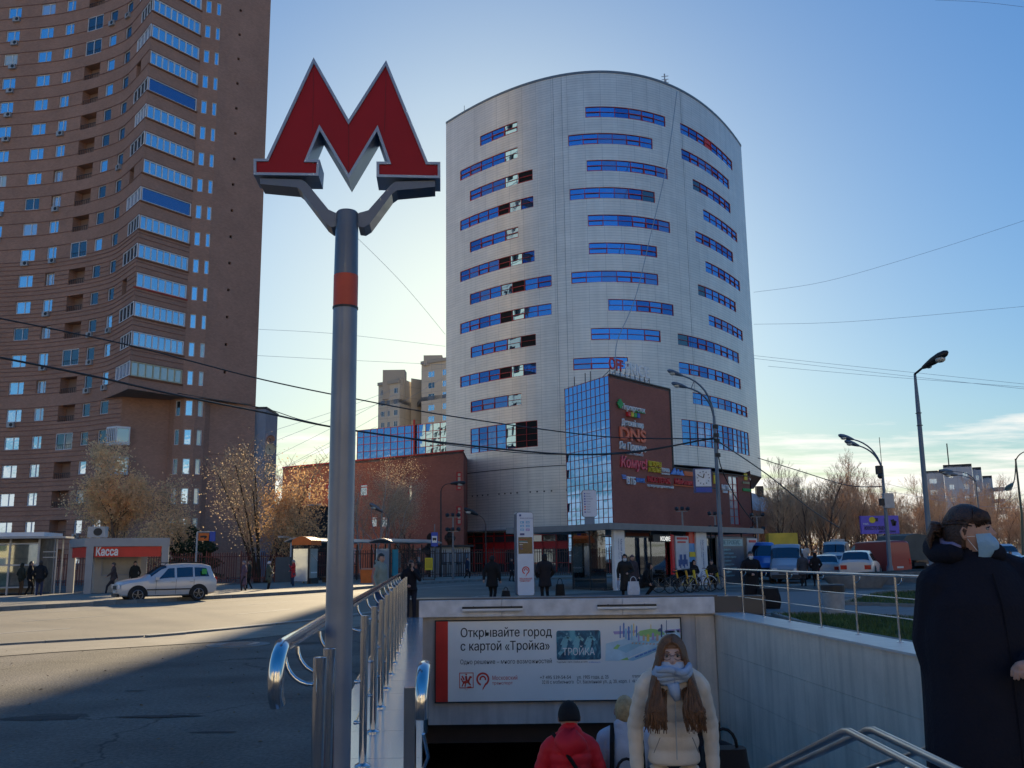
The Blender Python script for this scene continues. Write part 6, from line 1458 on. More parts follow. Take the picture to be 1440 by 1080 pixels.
for i,(pts) in enumerate((((1060,411,70),(1160,396,66),(1300,356,60),(1450,307,52)),((1060,456,70),(1200,452,66),(1450,430,60)),((1060,500,70),(1200,515,66),(1450,541,60)),((1060,504,72),(1250,526,66),(1450,548,60)),((1080,515,74),(1250,530,68),(1450,545,62)),((1245,690,55),(1330,705,65),(1400,712,72),(1430,690,75)),((1245,680,55),(1350,700,62),(1432,685,75)),((1315,0,40),(1380,3,38),(1450,11,36)),((362,463,60),(480,470,66),(626,487,74)),((362,500,60),(480,506,66),(626,513,74)),((380,668,70),(450,630,72),(540,580,76),(626,530,80)),((370,610,60),(480,575,68),(560,545,76)),((374,625,60),(460,592,66),(550,562,74)),((430,265,30),(560,392,40),(626,470,50)),((1420,706,75),(1450,690,70)),((1395,715,75),(1450,712,72)),((370,650,66),(470,600,70),(560,552,76)),((372,672,66),(470,625,70),(530,600,76)))):
    wire(WL[i],[tuple(p) for p in pts],.009,thin,'thin wires against the sky')
wire('thin wire hanging down the front of the silver tower',[(952,128,100),(938,230,98),(915,330,96),(893,420,94),(868,480,92),(866,520,91)],.03,thin)
# ================================================================ TREES
def tree_mesh(seed,H,depth,spread,nb,twig,trunk_r,up=.25,droop=0,segs=3,first=.25,tipr=.006):
    R_=random.Random(seed); mb=MB(); tips=[]; cr=MB()
    def grow(p,d,l,r,lv):
        pts=[p]; dd=d.copy(); q=p.copy()
        for i in range(segs):
            dd=(dd+Vector((R_.gauss(0,.13),R_.gauss(0,.13),R_.gauss(0,.08)+(up if lv else 0)*.25-(droop*.25 if lv>=2 else 0)))).normalized(); q=q+dd*l/segs; pts.append(q.copy())
        tgt=mb if lv<2 else cr
        tgt.tube(pts,[r*(1-.45*i/segs) for i in range(segs+1)],6 if lv==0 else 4 if lv==1 else 3,cap=False)
        if lv>=depth: tips.append((q,dd)); return
        n=nb[lv] if lv<len(nb) else nb[-1]
        for k in range(n):
            t=(first if lv==0 else .25)+(1-(first if lv==0 else .25))*(k+R_.random())/n; t=min(t,1); i=min(int(t*segs),segs-1); f=t*segs-i; base=pts[i]*(1-f)+pts[i+1]*f
            a=R_.uniform(0,6.283); side=dd.cross(Vector((math.cos(a),math.sin(a),.1))).normalized()
            nd=(dd*(1-spread)+side*spread*R_.uniform(.8,1.3)+Vector((0,0,up*R_.uniform(.4,1.1)))).normalized()
            grow(base,nd,l*R_.uniform(.45,.68)*(1 if lv else (1.15-.5*t)),max(r*(.52 if lv else .45)*(1-.4*t),tipr),lv+1)
        grow(q,dd,l*.5,max(r*.5,tipr),lv+1) if lv<depth else None
    grow(Vector((0,0,-.1)),Vector((0,0,1)),H*.62,trunk_r,0)
    return mb,cr,tips
def leaves(tips,R_,n,size,spreadr=.35):
    m=MB()
    for (p,d) in tips:
        for _ in range(n):
            c=p+Vector((R_.gauss(0,spreadr),R_.gauss(0,spreadr),R_.gauss(0,spreadr))); a=Vector((R_.gauss(0,1),R_.gauss(0,1),R_.gauss(0,1))).normalized(); b=a.orthogonal().normalized(); s_=size*R_.uniform(.6,1.3)
            i=m.a([c-a*s_,c+b*s_*.6,c+a*s_,c-b*s_*.6]); m.face((i,i+1,i+2,i+3))
    return m
barkb=mat('bark_brown',(.13,.085,.06),.9,0,.3,3); barkd=mat('bark_dark',(.05,.038,.03),.9,0,.3,3); birch=mat('birch_bark',(.45,.42,.38),.8,0,.5,6); twigw=mat('twig_willow',(.42,.32,.21),.8,0,.3,3); twigb=mat('twig_brown',(.50,.34,.22),.85,0,.3,.6); twigd=mat('twig_dark',(.07,.045,.035),.9,0,.3,3)
leafd=leafmat('dry_leaf',(.95,.70,.42),.6); leafo=leafmat('orange_leaf',(.75,.48,.25)); twl=leafmat('twig_leaf',(.72,.55,.36)); evg=mat('evergreen_leaf',(.028,.05,.022),.8,0,.5,2)
def mk(name,label,loc,H,tm,bk,tw,lf=None,group=None,rz=0,sc=1,cat='tree'):
    t=thing(name,loc,label,cat,group,rz,sc); mb,cr,tips=tm; link('trunk',mb.mesh('trunk',bk) if isinstance(mb,MB) else mb,t); 
    link('crown',cr.mesh('crown',tw) if isinstance(cr,MB) else cr,t)
    if lf: link('leaves',lf,t,kind='stuff')
    return t
# four trees by the kiosks
tm=tree_mesh(11,10.5,4,.52,[7,5,4,4],0,.19,.35,first=.2); lf=leaves(tm[2],random.Random(1),17,.11,.42); g=G(128,822); mk('dry_leaf_tree','bushy tree with dry tan leaves behind the ticket kiosk',(g.x+1.2,g.y+2.5,0),10,tm,barkb,twigw,lf.mesh('leaves',leafd),sc=.92)
tm=tree_mesh(15,7,4,.6,[6,4,3,3],0,.12,.25,first=.15); lf=leaves(tm[2],random.Random(3),12,.09,.5); mk('dry_leaf_tree','paler thin tree right of the bushy tan one behind the kiosk',(g.x+4.4,g.y+4,0),10,tm,barkb,twigw,lf.mesh('leaves',leafd))
# willow like shrub tree with long upright twigs
R_=random.Random(5); mb=MB(); cr=MB(); tips=[]
for k in range(7):
    a=R_.uniform(0,6.28); b=Vector((.35*math.cos(a),.35*math.sin(a),0)); l=R_.uniform(5.2,7.2); d=Vector((.28*math.cos(a),.28*math.sin(a),1)).normalized(); pts=[b+d*l*i/5+Vector((math.cos(a),math.sin(a),0))*.9*(i/5)**2 for i in range(6)]
    mb.tube(pts,[.10-.014*i for i in range(6)],5,cap=False)
    for j in range(26):
        i=R_.randint(1,4); f=R_.random(); p=pts[i]*(1-f)+pts[i+1]*f; a2=R_.uniform(0,6.28); dd=Vector((math.cos(a2)*.55,math.sin(a2)*.55,1.1)).normalized(); L_=R_.uniform(1.4,3.0); q=[p+dd*L_*s/4+Vector((math.cos(a2),math.sin(a2),0))*.5*(s/4)**2+Vector((0,0,-.8))*(s/4)**3 for s in range(5)]
        cr.tube(q,[.022,.018,.014,.011,.008],3,cap=False); tips.append((q[-1],dd))
        for s in range(7):
            pp=q[R_.randint(1,4)]; a3=R_.uniform(0,6.28); ee=Vector((math.cos(a3)*.6,math.sin(a3)*.6,.9)).normalized()*R_.uniform(.5,1.3); cr.tube([pp,pp+ee*.6,pp+ee+Vector((0,0,-.15))],[.011,.009,.006],3,cap=False)
lf=leaves(tips,R_,12,.05,.45); g=G(316,824); mk('willow','pale many stemmed willow with fine upright twigs behind the fence',(g.x,g.y+9,0),0,(mb,cr,tips),barkd,twigw,lf.mesh('leaves',twl),sc=1.28)
tm=tree_mesh(23,6.2,4,.6,[6,5,4,3],0,.11,.3,first=.2); lf=leaves(tm[2],random.Random(4),6,.08,.32); g=G(362,822); mk('orange_leaf_tree','small tree with orange brown leaves right of the pale willow',(g.x+.5,g.y+6,0),0,tm,barkd,twigw,lf.mesh('leaves',leafo),sc=1.22)
tm=tree_mesh(29,4.5,3,.6,[6,5,4],0,.08,.3); lf=leaves(tm[2],random.Random(8),8,.07,.34); g=G(392,822); mk('orange_leaf_tree','low orange leaved bush before the dark slatted shop',(g.x-.6,g.y+8,0),0,tm,barkd,twigw,lf.mesh('leaves',leafo))
# dark evergreens between kiosk and willow
for i,(px,w_,h_) in enumerate(((222,2.3,4.4),(246,2.0,3.6),(200,1.8,3.9),(562,1.2,3.6),(600,1.3,4.0))):
    R_=random.Random(40+i); m=MB(); tk=MB(); tk.tube([(0,0,0),(0,0,h_*.8)],[.09,.03],6); g=G(px,822)
    for k in range(2600):
        z=h_*R_.random()**.8; r=w_*(1-z/h_)**.6*(.6+.4*math.sin(z*5+i))*R_.random()**.4; a=R_.uniform(0,6.28); c=Vector((r*math.cos(a),r*math.sin(a),z+.2)); n_=Vector((R_.gauss(0,1),R_.gauss(0,1),R_.gauss(0,1))).normalized(); b=n_.orthogonal().normalized(); s_=R_.uniform(.07,.16); q=m.a([c-n_*s_,c+b*s_*.5,c+n_*s_,c-b*s_*.5]); m.face((q,q+1,q+2,q+3))
    t=thing('evergreen_bush',(g.x,g.y+(7 if i<3 else 22),0),['broad dark evergreen bush right of the ticket kiosk','smaller dark evergreen bush left of the willow','dark evergreen bush directly behind the ticket kiosk','dark bush below the birches','dark bush at the foot of the brick wing right of the birches'][i],'bush','dark bushes'); tk.build('trunk',barkd,t); m.build('leaves',evg if i<3 else twigd,t,kind='stuff')
# birches before the brick wing
for i,(px,Y,h_,sd_) in enumerate(((508,90,10.6,3),(524,86,11.4,6),(541,92,12.6,9),(556,88,9.6,14))):
    tm=tree_mesh(60+sd_,h_,4,.42,[9,4,3,3],0,.13,.25,.3,first=.3); lf=leaves(tm[2],random.Random(i),5,.05,.34); x_=PY(px,800,Y).x
    mk('birch',['leftmost pale birch before the brick wing','second pale birch before the brick wing','tallest pale birch before the brick wing, third from the left','slim leaning birch at the right of the birch group'][i],(x_,Y,0),0,tm,birch,twigw,lf.mesh('leaves',twl),'birches before the brick wing',sc=.84)
for i,(px,Y) in enumerate(((575,84),(592,86))):
    tm=tree_mesh(80+i,4.6,4,.75,[7,4,4,3],0,.12,.1,first=.25,segs=4); x_=PY(px,800,Y).x; mk('bare_apple_tree',['dark gnarled bare tree left of the pair before the brick wing','dark gnarled bare tree right of the pair before the brick wing'][i],(x_,Y,0),0,tm,barkd,twigd,None,'dark bare trees')
# long belt of bare trees beyond the traffic
var=[]
for k in range(5):
    tm=tree_mesh(100+k,9.5,5 if k<4 else 4,.5,[8,4,4,3,3],0,.16,.32,first=.22,tipr=.010); var.append((tm[0].mesh('trunk',barkb),tm[1].mesh('crown',twigb)))
R_=random.Random(77); kinds=['bare tree with a round crown','bare tree with a forked trunk','tall bare tree','low bare tree']
near_=['behind the yellow lorry','behind the white delivery vans','left of the purple billboard','behind the purple billboard','above the red van','left of the big lamp post','below the distant grey tower block','behind the dark coated woman','at the far right edge']
TL=[]
_seen={}
adj=['slightly leaning','densely twigged','sparse','straight trunked','tangled','thin','broad','small','lopsided','narrow']
def LBL(kd,far_,zone,s_):
    for a_ in adj:
        l_='%s %s, %s %s'%(a_,kd,'farther off' if far_ else 'nearer',zone)
        if l_ not in _seen: _seen[l_]=1; return l_
    return l_
x=1072
k=0
while x<1470:
    TL.append((x,R_.uniform(112,128),R_.uniform(.70,.98))); x+=R_.uniform(8,12)
x=1080
while x<1470:
    TL.append((x,R_.uniform(138,165),R_.uniform(.9,1.25))); x+=R_.uniform(13,20)
TL+= [(1212,120,1.4),(1124,118,1.0),(1099,100,1.05),(1134,104,.95),(1160,112,1.2)]
for (px,Y,s_) in TL:
    x_=PY(px,785,Y).x; v=var[R_.randint(0,4)]; far_=Y>135
    if px>1290 and not far_: s_*=.8
    zone=near_[min(8,int((px-1070)/45))]; kd=kinds[R_.randint(0,3)]
    t=thing('bare_tree',(x_,Y,0),LBL(kd,far_,zone,s_),'tree','belt of bare trees beyond the traffic',R_.uniform(0,6.28),s_)
    link('trunk',v[0],t); link('crown',v[1],t)
# bare trees around the far houses on the left
for i,(px,Y,s_) in enumerate(((385,140,.7),(396,150,.8),(1074,175,1.3),(1082,165,1.1))):
    t=thing('bare_tree',(PY(px,790,Y).x,Y,0),['small bare tree far behind the slatted shop, left one','small bare tree far behind the slatted shop, right one','pale bare tree above the roof of the brick house','bare tree beside the orange brick house'][i],'tree',None,i*1.3,s_); link('trunk',var[i%5][0],t); link('crown',var[i%5][1],t)
# low undergrowth and far wood closing the view behind the tree trunks
R_=random.Random(31); m=MB()
for k in range(15000):
    x=R_.uniform(35,175); y=R_.uniform(150,185); h_=6.5*(.6+.4*math.sin(x*.35)+.2*math.sin(x*1.3)); z=R_.random()**.8*max(2.5,h_); l=R_.uniform(.5,1.3); a=R_.uniform(-.5,.5); w_=.03+.05*R_.random()
    i=m.a([(x-w_,y,z),(x+w_,y,z),(x+a*l+w_*.4,y,z+l),(x+a*l-w_*.4,y,z+l)]); m.face((i,i+1,i+2,i+3))
for k in range(9000):
    x=R_.uniform(35,175); y=R_.uniform(150,180); z=R_.random()**1.6*3.4; s_=R_.uniform(.15,.4); n_=Vector((R_.gauss(0,1),R_.gauss(0,1),R_.gauss(0,1))).normalized(); b=n_.orthogonal().normalized(); c=Vector((x,y,z)); i=m.a([c-n_*s_,c+b*s_*.6,c+n_*s_,c-b*s_*.6]); m.face((i,i+1,i+2,i+3))
m.build('undergrowth',twigb,None,label='brown leafless undergrowth filling the gap behind the bare trees',cat='undergrowth',kind='stuff')
# ================================================================ VEHICLES
carglass=mirror('car_glass',(.10,.115,.13),.03,0,1,(.01,.012,.014)); tail=mat('tail_light',(.5,.01,.01),.25); headl=mat('headlight',(.7,.7,.72),.15); rimm=mat('wheel_rim',(.25,.25,.26),.35,.8)
def vehicle(name,label,cat,loc,heading,st,color,W,wheels,wr,glass,group=None,extras=None,rear=(),front=(),sc=1,trim=True,lights=True,rough=.3):
    """st: stations (x, z bottom, z belt, z roof, half width belt, half width roof), x from nose to tail"""
    paint=mat('paint_'+name+'_%d'%(int(sum(color)*1000)),color,rough,.15,.04,.7,coat=.5)
    t=thing(name,loc,label,cat,group,heading,sc)
    n=5; S_=[]
    for i in range(len(st)-1):
        for k in range(n):
            f=k/n; a,b=st[i],st[i+1]; S_.append([p*(1-f)+q*f for p,q in zip(a,b)])
    S_.append(list(st[-1]))
    def ring(s_,off=0.):
        x,zb,zl,zr,wb,wt=s_
        half=[(wb*.80,zb),(wb*.96,zb+.06),(wb*1.0,zb+(zl-zb)*.35),(wb*1.0,zb+(zl-zb)*.75),(wb*.975,zl),(wt*1.0,zr-min(.10,(zr-zl)*.4)),(wt*.90,zr-.02),(wt*.5,zr+.012)]
        half=[(w_+off,z_+(off if k>5 else 0)) for k,(w_,z_) in enumerate(half)]
        return [(x,w_,z_) for w_,z_ in half]+[(x,-w_,z_) for w_,z_ in reversed(half)]
    m=MB(); m.loft([ring(s_) for s_ in S_]); m.build('body',paint,t,smooth=38)
    def at(x):
        for a,b in zip(S_,S_[1:]):
            if a[0]<=x<=b[0]+1e-6: f=(x-a[0])/max(b[0]-a[0],1e-6); return [p*(1-f)+q*f for p,q in zip(a,b)]
        return S_[-1]
    def patch(xa,xb,va,vb,side,nm,mt_,off=.008,nx=6,sa=0,sb=0):
        m=MB(); rows=[]
        for i in range(nx+1):
            row=[]
            for j in range(5):
                v=va+(vb-va)*j/4; f_=i/nx; x=(xa+sa*(j/4))*(1-f_)+(xb+sb*(j/4))*f_; r=ring(at(x),off); k=int(v); f=v-k
                a=Vector(r[k]);b=Vector(r[min(k+1,7)]); p=a*(1-f)+b*f; row.append((p.x,p.y*side,p.z))
            rows.append(row)
        ids=[m.a(r) for r in rows]
        for a,b in zip(ids,ids[1:]):
            for j in range(4): m.face((a+j,a+j+1,b+j+1,b+j) if side<0 else (a+j,b+j,b+j+1,a+j+1))
        m.build(nm,mt_,t,smooth='all')
    def across(xa,xb,va,nm,mt_,off=.008,vb=7):
        m=MB(); ids=[]
        for i in range(7):
            x=xa+(xb-xa)*i/6; r=ring(at(x),off); L_=[Vector(r[5])*(1-(va-5))+Vector(r[6])*(va-5)]+[Vector(q) for q in r[6:8]]; P=L_+[Vector((p.x,-p.y,p.z)) for p in reversed(L_)]; ids.append(m.a(P))
        n_=6
        for a,b in zip(ids,ids[1:]):
            for j in range(n_-1): m.face((a+j,b+j,b+j+1,a+j+1))
        m.build(nm,mt_,t,smooth='all')
    for g_ in glass:
        if g_[0]=='side': 
            for sd_ in (1,-1): patch(g_[1],g_[2],4.12,4.88,sd_,'side_window',carglass,sa=g_[3] if len(g_)>3 else 0,sb=g_[4] if len(g_)>4 else 0)
        elif g_[0]=='top': across(g_[1],g_[2],5.1,g_[3],carglass)
    for nm,(y0,y1),(z0,z1),mt_ in front:
        for sd_ in ((1,-1) if y0>0 else (1,)): m=MB(); s0=st[0]; m.box((s0[0]+.03-.015,sd_*(y0+y1)/2 if y0>0 else 0,(z0+z1)/2),(.10,(y1-y0) if y0>0 else 2*y1,z1-z0)); m.build(nm,mt_,t)
    for nm,(y0,y1),(z0,z1),mt_ in rear:
        for sd_ in ((1,-1) if y0>0 else (1,)): m=MB(); s0=st[-1]; m.box((s0[0]-.02,sd_*(y0+y1)/2 if y0>0 else 0,(z0+z1)/2),(.09,(y1-y0) if y0>0 else 2*y1,z1-z0)); m.build(nm,mt_,t)
    for x in wheels:
        for sd_ in (1,-1):
            w_=at(x)[4]
            m=MB(); A_=[rad(a) for a in range(-12,193,12)]; ra=wr*1.0; rb_=wr*1.26
            a=m.a([(x+ra*math.cos(q),sd_*(w_+.012),wr+ra*math.sin(q)) for q in A_]); b=m.a([(x+rb_*math.cos(q),sd_*(w_+.004),wr+rb_*math.sin(q)) for q in A_]); 
            for i in range(len(A_)-1): m.face((a+i,b+i,b+i+1,a+i+1))
            c=m.a([(x,sd_*(w_+.006),wr)]); 
            for i in range(len(A_)-1): m.face((c,a+i,a+i+1))
            m.build('wheel_arch',black,t)
            m=MB(); R_=[]
            for (yy,rr) in ((-.11,wr*.86),(-.10,wr*.97),(-.05,wr),(.05,wr),(.10,wr*.97),(.11,wr*.86),(.10,wr*.66)): R_.append([(x+rr*math.cos(q*math.pi/12),sd_*(w_-.07+yy),wr+rr*math.sin(q*math.pi/12)) for q in range(24)])
            m.loft(R_); wh=m.build('wheel',black,t,smooth=50)
            m=MB(); m.tube([(x,sd_*(w_-.0),wr),(x,sd_*(w_+.030),wr)],wr*.16,10)
            for q in range(5): a=q*2*math.pi/5+.3; m.bar((x+wr*.1*math.cos(a),sd_*(w_+.026),wr+wr*.1*math.sin(a)),(x+wr*.60*math.cos(a),sd_*(w_+.030),wr+wr*.60*math.sin(a)),wr*.16,.02)
            o=[(x+wr*.64*math.cos(q*math.pi/12),sd_*(w_+.035),wr+wr*.64*math.sin(q*math.pi/12)) for q in range(25)]; m.tube(o,wr*.05,6,cap=False); m.build('rim',rimm,wh)
    return t,at,patch
L=None
def stn(*a): return a
bp_=mat('bumper_black',(.02,.02,.022),.6)
plate=mat('number_plate',(.6,.6,.6),.5)
# silver compact SUV crossing on the sunlit road
SUV=[(0,.42,.70,.80,.62,.50),(.12,.28,.78,.90,.80,.66),(.45,.25,.86,.98,.87,.74),(1.05,.25,.93,1.06,.88,.76),(1.25,.25,.95,1.14,.88,.74),(1.75,.25,.97,1.50,.885,.68),(2.1,.25,.98,1.63,.89,.67),(2.9,.25,1.0,1.67,.89,.67),(3.6,.27,1.02,1.64,.88,.66),(3.95,.30,1.02,1.55,.86,.64),(4.12,.34,.98,1.20,.83,.62),(4.20,.40,.90,.98,.80,.62)]
ga=G(178,853); gb_=G(296,845)
_sc=PY(234,848,41.0)
t,at,patch=vehicle('silver_suv','silver compact SUV with black roof rails driving along the sunlit road','car',(_sc.x-2.1*math.cos(rad(33)),_sc.y-2.1*math.sin(rad(33)),0),rad(33),SUV,(.52,.53,.55),1.8,[.78,3.38],.335,[('side',1.62,2.32,.42,.0),('side',2.42,3.12,.0,.0),('side',3.2,3.85,.0,-.12),('top',1.32,1.98,'windscreen'),('top',3.97,4.10,'rear_window')],
  front=(('headlight',(.44,.76),(.62,.80),headl),('grille',(0,.36),(.58,.74),bp_),('number_plate',(0,.25),(.42,.52),plate),('bumper_insert',(0,.62),(.26,.40),bp_)),rear=(('tail_light',(.55,.76),(.72,1.05),tail),('number_plate',(0,.25),(.6,.7),plate)),sc=.95)
m=MB()
for s_ in (1,-1): m.tube([(1.9,s_*.64,1.63),(2.0,s_*.64,1.71),(3.5,s_*.64,1.72),(3.7,s_*.64,1.64)],.02,6)
m.build('roof_rail',bp_,t)
m=MB(); 
for s_ in (1,-1): m.box((2.1,s_*.90,.55),(1.9,.03,.05)); 
m.build('door_strip',bp_,t); m=MB(); m.box((1.55,-.98,1.02),(.14,.20,.13)); m.build('wing_mirror',MT['paint_silver_suv_%d'%int(sum((.52,.53,.55))*1000)],t); m=MB(); m.box((1.55,.98,1.02),(.14,.20,.13)); m.build('wing_mirror',MT['paint_silver_suv_%d'%int(sum((.52,.53,.55))*1000)],t)
m=MB(); 
for x_ in (1.52,2.37,3.15):
    m.bar((x_,-.893,.35),(x_+.02,-.884,.98),.012,.008)
m.build('door_gap',bp_,t)
for x_ in (2.25,3.05): m=MB(); m.box((x_,-.90,.86),(.16,.02,.03)); m.build('door_handle',ltgrey,t)
m=MB(); m.box((3.6,-.895,1.3),(.22,.012,.24)); m.build('green_sticker',green,t)
# parked cars behind the fence at the left
SED=[(0,.40,.60,.68,.60,.50),(.10,.25,.68,.76,.78,.64),(.5,.22,.78,.86,.86,.72),(1.15,.22,.86,.95,.87,.72),(1.35,.22,.88,1.0,.87,.70),(1.95,.22,.90,1.38,.87,.60),(2.4,.22,.91,1.45,.87,.60),(3.0,.22,.92,1.42,.87,.60),(3.45,.24,.93,1.18,.86,.64),(3.7,.24,.93,1.02,.86,.68),(4.25,.28,.90,.96,.82,.66),(4.40,.40,.78,.82,.76,.62)]
SEDG=[('side',1.62,2.35,.35,0),('side',2.42,3.2,0,-.25),('top',1.42,2.1,'windscreen'),('top',3.08,3.6,'rear_window')]
def sedan(label,loc,hd,col,sc=1,group='cars in the traffic',name='parked_car',st=SED,gl=SEDG,wr=.32,wh=(.78,3.55)):
    return vehicle(name,label,'car',loc,hd,st,col,1.75,list(wh),wr,gl,group,front=(('headlight',(.42,.74),(.50,.66),headl),('grille',(0,.34),(.48,.62),bp_),('number_plate',(0,.25),(.34,.44),plate)),rear=(('tail_light',(.44,.76),(.62,.84),tail),('number_plate',(0,.25),(.58,.70),plate)),sc=sc)[0]
EST=[(0,.40,.62,.70,.62,.50),(.10,.25,.72,.80,.80,.66),(.5,.24,.82,.92,.88,.74),(1.15,.24,.92,1.02,.89,.74),(1.35,.24,.94,1.08,.89,.72),(1.95,.24,.97,1.50,.89,.64),(2.5,.24,.98,1.60,.89,.64),(3.6,.25,1.0,1.59,.89,.63),(4.22,.26,1.0,1.53,.88,.62),(4.44,.30,.98,1.08,.86,.70),(4.52,.36,.90,.98,.82,.68)]
ESTG=[('side',1.65,2.4,.4,0),('side',2.48,3.3,0,0),('side',3.38,4.0,0,-.12),('top',1.42,2.1,'windscreen'),('top',4.235,4.425,'rear_window')]
sedan('blue silver car parked behind the fence, seen through the ticket kiosk frame',tuple(G(84,815)+Vector((0,12,0))),rad(8),(.35,.42,.52),1.1,'cars behind the left fence')
sedan('red saloon parked behind the fence left of the grey vent block',tuple(G(378,812)+Vector((0,9,0))),rad(5),(.32,.10,.08),1.05,'cars behind the left fence')
sedan('pale car parked behind the dark bus shelter',tuple(G(585,806)+Vector((0,4,0))),rad(185),(.45,.46,.48),1.1,'cars behind the left fence')
sedan('white car parked behind the fence at the foot of the silver tower',tuple(G(700,803)),rad(5),(.55,.56,.58),1.1,'cars behind the left fence')
sedan('dark blue car parked far left behind the picket fence',tuple(G(235,812)+Vector((0,14,0))),rad(4),(.06,.07,.09),1.1,'cars behind the left fence')
# traffic on the right, tails towards the camera
def rear(px,Y): return (PY(px,800,Y).x,Y,0)
HR_=rad(94)
def tq(px,Y,hd,L_=4.4):
    p=PY(px,800,Y); return (p.x-L_*math.cos(rad(hd)),Y-L_*math.sin(rad(hd)),0)
def Q(f,label,px,Y,hd,L_,*a,**k): return f(label,tq(px,Y,hd,L_),rad(hd),*a,**k)
Q(sedan,'white SUV with dark rear glass and red tail lights, nearest in the queue',1205,56.5,-116,4.5,(.60,.60,.60),1.12,st=EST,gl=ESTG,wr=.36,wh=(.85,3.6),name='queued_car')
Q(sedan,'white hatchback with red tail lights left of the white SUV',1163,60,-108,4.4,(.50,.50,.50),.98,st=EST,gl=ESTG,name='queued_car')
Q(sedan,'dark roofed saloon just behind the white hatchback',1168,69,-100,4.4,(.08,.09,.10),1,name='queued_car')
Q(sedan,'light blue car half hidden between the white van and the white SUV',1184,74,-100,4.4,(.30,.42,.55),1.05,name='queued_car')
Q(sedan,'white car roof behind the white SUV and red van',1224,78,-95,4.4,(.6,.6,.6),1.1,name='queued_car')
Q(sedan,'dark car with a lit tail behind the tan truck',1302,72,-95,4.4,(.07,.07,.08),1.1,st=EST,gl=ESTG,name='queued_car')
Q(sedan,'red car roof far behind the two walking people',1140,84,-100,4.4,(.35,.04,.03),1,name='queued_car')
Q(sedan,'pale blue car at the right picture edge behind the woman',1490,42,-40,4.4,(.25,.36,.48),1,name='queued_car')
Q(sedan,'dark car parked beyond the pale blue one at the right edge',1408,72,-80,4.4,(.08,.085,.09),1,name='queued_car')
VAN=[(0,.42,.80,.95,.72,.60),(.12,.30,.95,1.10,.90,.78),(.6,.28,1.10,1.28,.96,.84),(1.0,.28,1.18,1.45,.97,.84),(1.7,.28,1.28,2.15,.98,.84),(2.1,.28,1.3,2.38,.99,.86),(4.8,.28,1.32,2.42,.99,.87),(5.2,.30,1.32,2.40,.98,.86),(5.28,.36,1.30,2.30,.96,.85)]
def van(label,loc,hd,col,sc=1,name='delivery_van',gl=None,grp='vans in the traffic',rg=True):
    return vehicle(name,label,'van',loc,hd,VAN,col,2,[.95,4.3],.36,gl or [('side',1.35,2.1,.35,0),('top',1.08,1.72,'windscreen')],grp,front=(('headlight',(.5,.82),(.72,.95),headl),('grille',(0,.42),(.62,.85),bp_),('bumper_insert',(0,.85),(.34,.55),bp_)),rear=(('tail_light',(.78,.92),(.85,1.25),tail),('number_plate',(0,.26),(.62,.74),plate))+((('rear_glass',(.12,.70),(1.45,2.0),carglass),) if rg else ()),sc=sc)[0]
w1=Q(van,'white delivery van with a small red square, behind the walking couple',1112,60,-112,5.2,(.50,.52,.56),.82,rg=False)
m=MB(); m.box((5.3,-.1,1.62),(.03,.36,.34)); m.build('red_emblem',brightred,w1)
van('white high roofed van facing the camera with a dark windscreen',tuple(Vector(rear(1172,84))),rad(66),(.55,.55,.52),1.12)
Q(van,'dark red delivery van with rounded rear corners',1265,63,-70,5.2,(.30,.035,.03),1.0,rg=False)
van('white minibus front at the far right behind the woman',tuple(Vector(rear(1434,100))),rad(95),(.6,.6,.62),1.0)
van('grey minibus facing the camera beside the pavilion',(PY(1106,820,53).x,53,0),rad(72),(.26,.31,.38),.92,'minibus',[('side',1.35,2.1,.35,0),('top',1.08,1.72,'windscreen'),('side',2.3,3.3),('side',3.4,4.4)])
van('bright blue van tucked behind the grey minibus at the pavilion end',(PY(1079,820,57).x,57,0),rad(84),(.03,.14,.50),1.0)
# covered tan truck, yellow lorry
def truck(label,loc,hd,cab,cargo,grp,sc=1,name='truck',tarp=False):
    t=thing(name,loc,label,'lorry',grp,hd,sc)
    pc=mat('cab_%d'%int(sum(cab)*997),cab,.4); cg=mat('cargo_%d'%int(sum(cargo)*997),cargo,.75 if tarp else .45,0,.2,1.2)
    m=MB(); m.loft([[(0,y,z) for y,z in ((-.95,.5),(.95,.5),(.98,1.3),(-.98,1.3))],[(.25,y,z) for y,z in ((-1,.45),(1,.45),(.86,2.15),(-.86,2.15))],[(1.6,y,z) for y,z in ((-1,.45),(1,.45),(.9,2.3),(-.9,2.3))]]); m.build('cab',pc,t)
    m=MB(); m.quad((.01,-.85,1.33),(.01,.85,1.33),(.21,.76,2.02),(.21,-.76,2.02)); m.build('windscreen',carglass,t)
    for s_ in (1,-1): m=MB(); m.box((.9,s_*.965,1.65),(.9,.02,.55)); m.build('side_window',carglass,t)
    m=MB(); 
    if tarp: m.loft([[(x,y,z) for y,z in ((-1.08,.95),(-1.1,2.2),(-.8,2.55),(0,2.68),(.8,2.55),(1.1,2.2),(1.08,.95))] for x in (1.75,2.7,3.6,4.6)])
    else: m.box((3.3,0,1.95),(3.2,2.2,2.2))
    m.build('cargo_box',cg,t,smooth=30 if tarp else False)
    m=MB(); m.box((2.6,0,.7),(4.2,.9,.22)); m.build('chassis',bp_,t)
    for x in (.8,3.7):
        for s_ in (1,-1): m=MB(); m.tube([(x,s_*.72,.42),(x,s_*.98,.42)],.42,18); m.build('wheel',black,t,smooth=40)
    for s_ in (1,-1): m=MB(); m.box((4.92 if not tarp else 4.62,s_*.8,.8),(.06,.25,.14)); m.build('tail_light',tail,t)
    return t
Q(truck,'tan truck with a dark tarpaulin cover right of the red van',1288,70,-75,4.7,(.50,.47,.40),(.10,.10,.09),'lorries',1.12,tarp=True)
Q(truck,'small yellow box lorry behind the grey minibus',1103,86,-100,4.9,(.5,.4,.05),(.62,.42,.04),'lorries',1.15)
